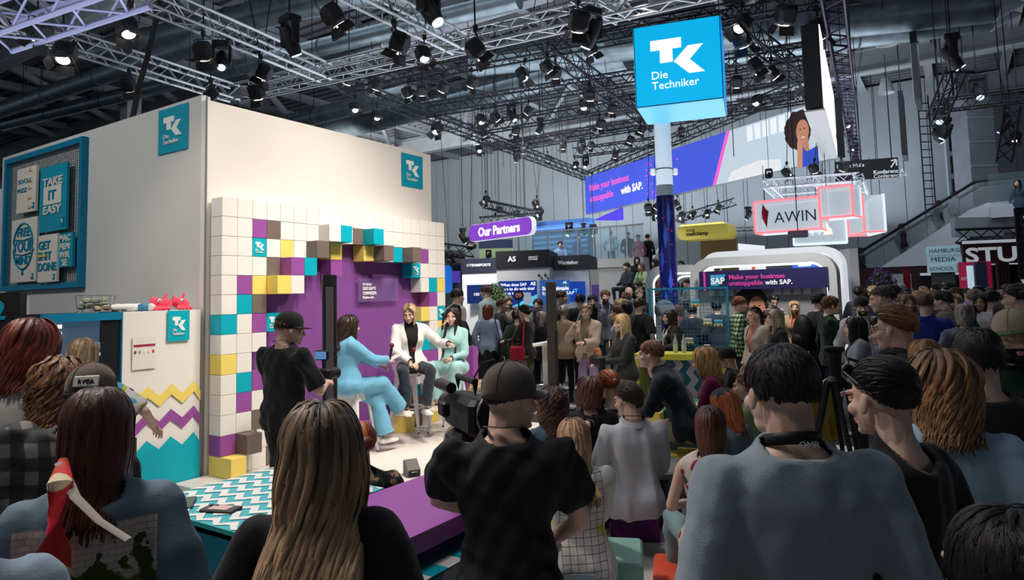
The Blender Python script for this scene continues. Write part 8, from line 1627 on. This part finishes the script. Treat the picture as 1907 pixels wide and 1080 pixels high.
# ---- far crowd on the right
rg = random.Random(11)
CC = [('black', BLKC), ('charcoal', G_(.03)), ('dark grey', G_(.06)), ('navy', S(26, 32, 56)), ('grey', S(96, 98, 104)), ('pale grey', S(150, 148, 156)), ('lilac', S(150, 132, 176)), ('brown', S(74, 58, 46)), ('white', S(190, 190, 192)), ('dark green', S(34, 50, 40)), ('blue', S(50, 90, 150))]
LM = lambda x: 'by the white side wall' if x < 1640 else 'below the escalator' if x < 1700 else 'below the school blocks' if x < 1790 else 'before the pink stand' if x < 1860 else 'by the clothes rack'
n_ = 0
for row, (D_, y_, xs_) in enumerate(((16.5, 531, range(1592, 1905, 21)), (13.2, 533, range(1603, 1900, 27)), (10.6, 536, (1668, 1693, 1713, 1778, 1812, 1840, 1862)), (8.8, 541, (1690, 1782, 1826, 1850)))):
    for x in xs_:
        cn, cc_ = rg.choice(CC); hk = rg.choice(['short', 'medium', 'bob', 'long', 'tied', 'buzz']); hc_ = rg.choice(['black', 'dark', 'brown', 'lbrown', 'black', 'blond', 'grey']); sx_ = 'm' if hk in ('short', 'medium', 'buzz') else 'f'; fc = rg.choice([0, 10, -20, 170, -160, 80, -90, 30])
        n_ += 1; wd = 'backturned' if abs(fc) < 40 else 'facing' if abs(fc) > 120 else 'sideways'
        P('%s %s-haired person in %s, %s crowd row, %s' % (wd, hc_.replace('lbrown', 'light brown')+{'short': ' short', 'medium': ' swept', 'bob': ' bob', 'long': ' long', 'tied': ' tied', 'buzz': ' cropped'}[hk], cn, ('farthest', 'third', 'second', 'nearest')[row], LM(x)),
          x+rg.uniform(-6, 6), y_+rg.uniform(-7, 8), D_+rg.uniform(-.7, .7), fc, hk, hc_, sex=sx_, top=('jacket' if rg.random() < .5 else 'shirt', cc_), low=('trousers', rg.choice([BLKC, S(40, 46, 60), G_(.04)])), skin=rg.choice([FAIR, MED, TAN, FAIR]), fit=1.25, group='crowd in the right aisle', glasses=False, lanyard=None)
# ---- people on the steps, the terrace and the escalator
STEPS = [('man in black jacket sitting on the seating steps', 1166, 489, 19.4, -130, 'short', 'dark', 'm', (.03, .035, .04)), ('woman in light green sitting on the seating steps', 1193, 489, 19.6, -140, 'long', 'lbrown', 'f', S(150, 180, 130)), ('dark-haired person on the upper seating steps', 1186, 478, 20.6, 180, 'long', 'black', 'f', BLKC), ('person in maroon bent over on the steps', 1226, 508, 19.2, -100, 'short', 'dark', 'm', S(110, 50, 56)), ('person in white on the upper steps left of the column', 1219, 483, 21.2, -120, 'bob', 'dark', 'f', S(190, 180, 176)),
         ('person in black jacket at the foot of the steps', 1190, 524, 17.8, -20, 'short', 'dark', 'm', BLKC), ('person in pale pink on the steps right of the column', 1290, 505, 20.5, -150, 'bob', 'brown', 'f', S(200, 170, 160)), ('person in grey on the steps right of the column', 1278, 520, 19.8, -120, 'short', 'dark', 'm', S(150, 150, 150)), ('small seated person with white top near the rail', 1268, 486, 21.5, -160, 'short', 'dark', 'm', S(180, 180, 190))]
for (lab, x, y, D_, fc, hk, hc_, sx_, c_) in STEPS: P(lab, x, y, D_, fc, hk, hc_, sex=sx_, sit=True, h=1.72, top=('jacket', c_), low=('trousers', G_(.03)), footL=(-.1, .4, at(x, y, D_)[2]-1.25), footR=(.1, .42, at(x, y, D_)[2]-1.25), fit=1.15, group='people on the seating steps')
for (lab, x, y, D_, fc, c_) in (('bald man in pale blue at the terrace rail', 1137, 428, 24, 10, S(150, 180, 200)), ('man in black at the terrace rail', 1169, 432, 23.4, 170, BLKC), ('woman in coral jacket at the terrace corner', 1188, 437, 22.6, 190, S(190, 70, 80)), ('dark figure right of the coral jacket', 1206, 436, 22.8, 20, BLKC), ('blue lit man standing on the terrace', 1078, 436, 24.5, 160, S(30, 60, 150))):
    z = at(x, y, D_)[2]; P(lab, x, y, D_, fc, None if 'bald' in lab else 'short', 'dark', sex='m' if 'woman' not in lab else 'f', floor=min(TZ, z-1.5), top=('shirt', c_), low=('trousers', BLKC), group='people on the terrace')
P('man in pale blue shirt sitting before the inflatable wall', 1043, 449, 23.4, 180, 'short', 'dark', sex='m', sit=True, floor=TZ, h=1.7, top=('shirt', S(140, 165, 200)), low=('trousers', S(40, 60, 100)), group='people on the terrace')
for (lab, x, y, D_, yy) in (('dark man with backpack stepping onto the escalator', 1604, 461, 24.2, 498), ('person in dark clothes leaning on the escalator handrail', 1680, 416, 23.4, 448), ('person in black high on the escalator', 1748, 373, 22.8, 404), ('person in white with backpack near the escalator top', 1779, 356, 22.6, 390)):
    z = at(x, y, D_)[2]; zf = z-1.74; P(lab, x, y, D_, 60, 'short', 'black', sex='m', floor=zf, h=1.74, top=('jacket', S(170, 175, 180) if 'white' in lab else BLKC), low=('trousers', BLKC), group='people on the escalator', skin=MED)
P('woman standing at the glass rail of the upper floor', 1894, 334, 20.5, 200, 'long', 'dark', sex='f', h=1.7, floor=at(1894, 334, 20.5)[2]-1.7, top=('shirt', S(60, 80, 96)), low=('trousers', BLKC))
for o in list(_tmp.collection.objects): bpy.data.objects.remove(o)
bpy.data.scenes.remove(_tmp)
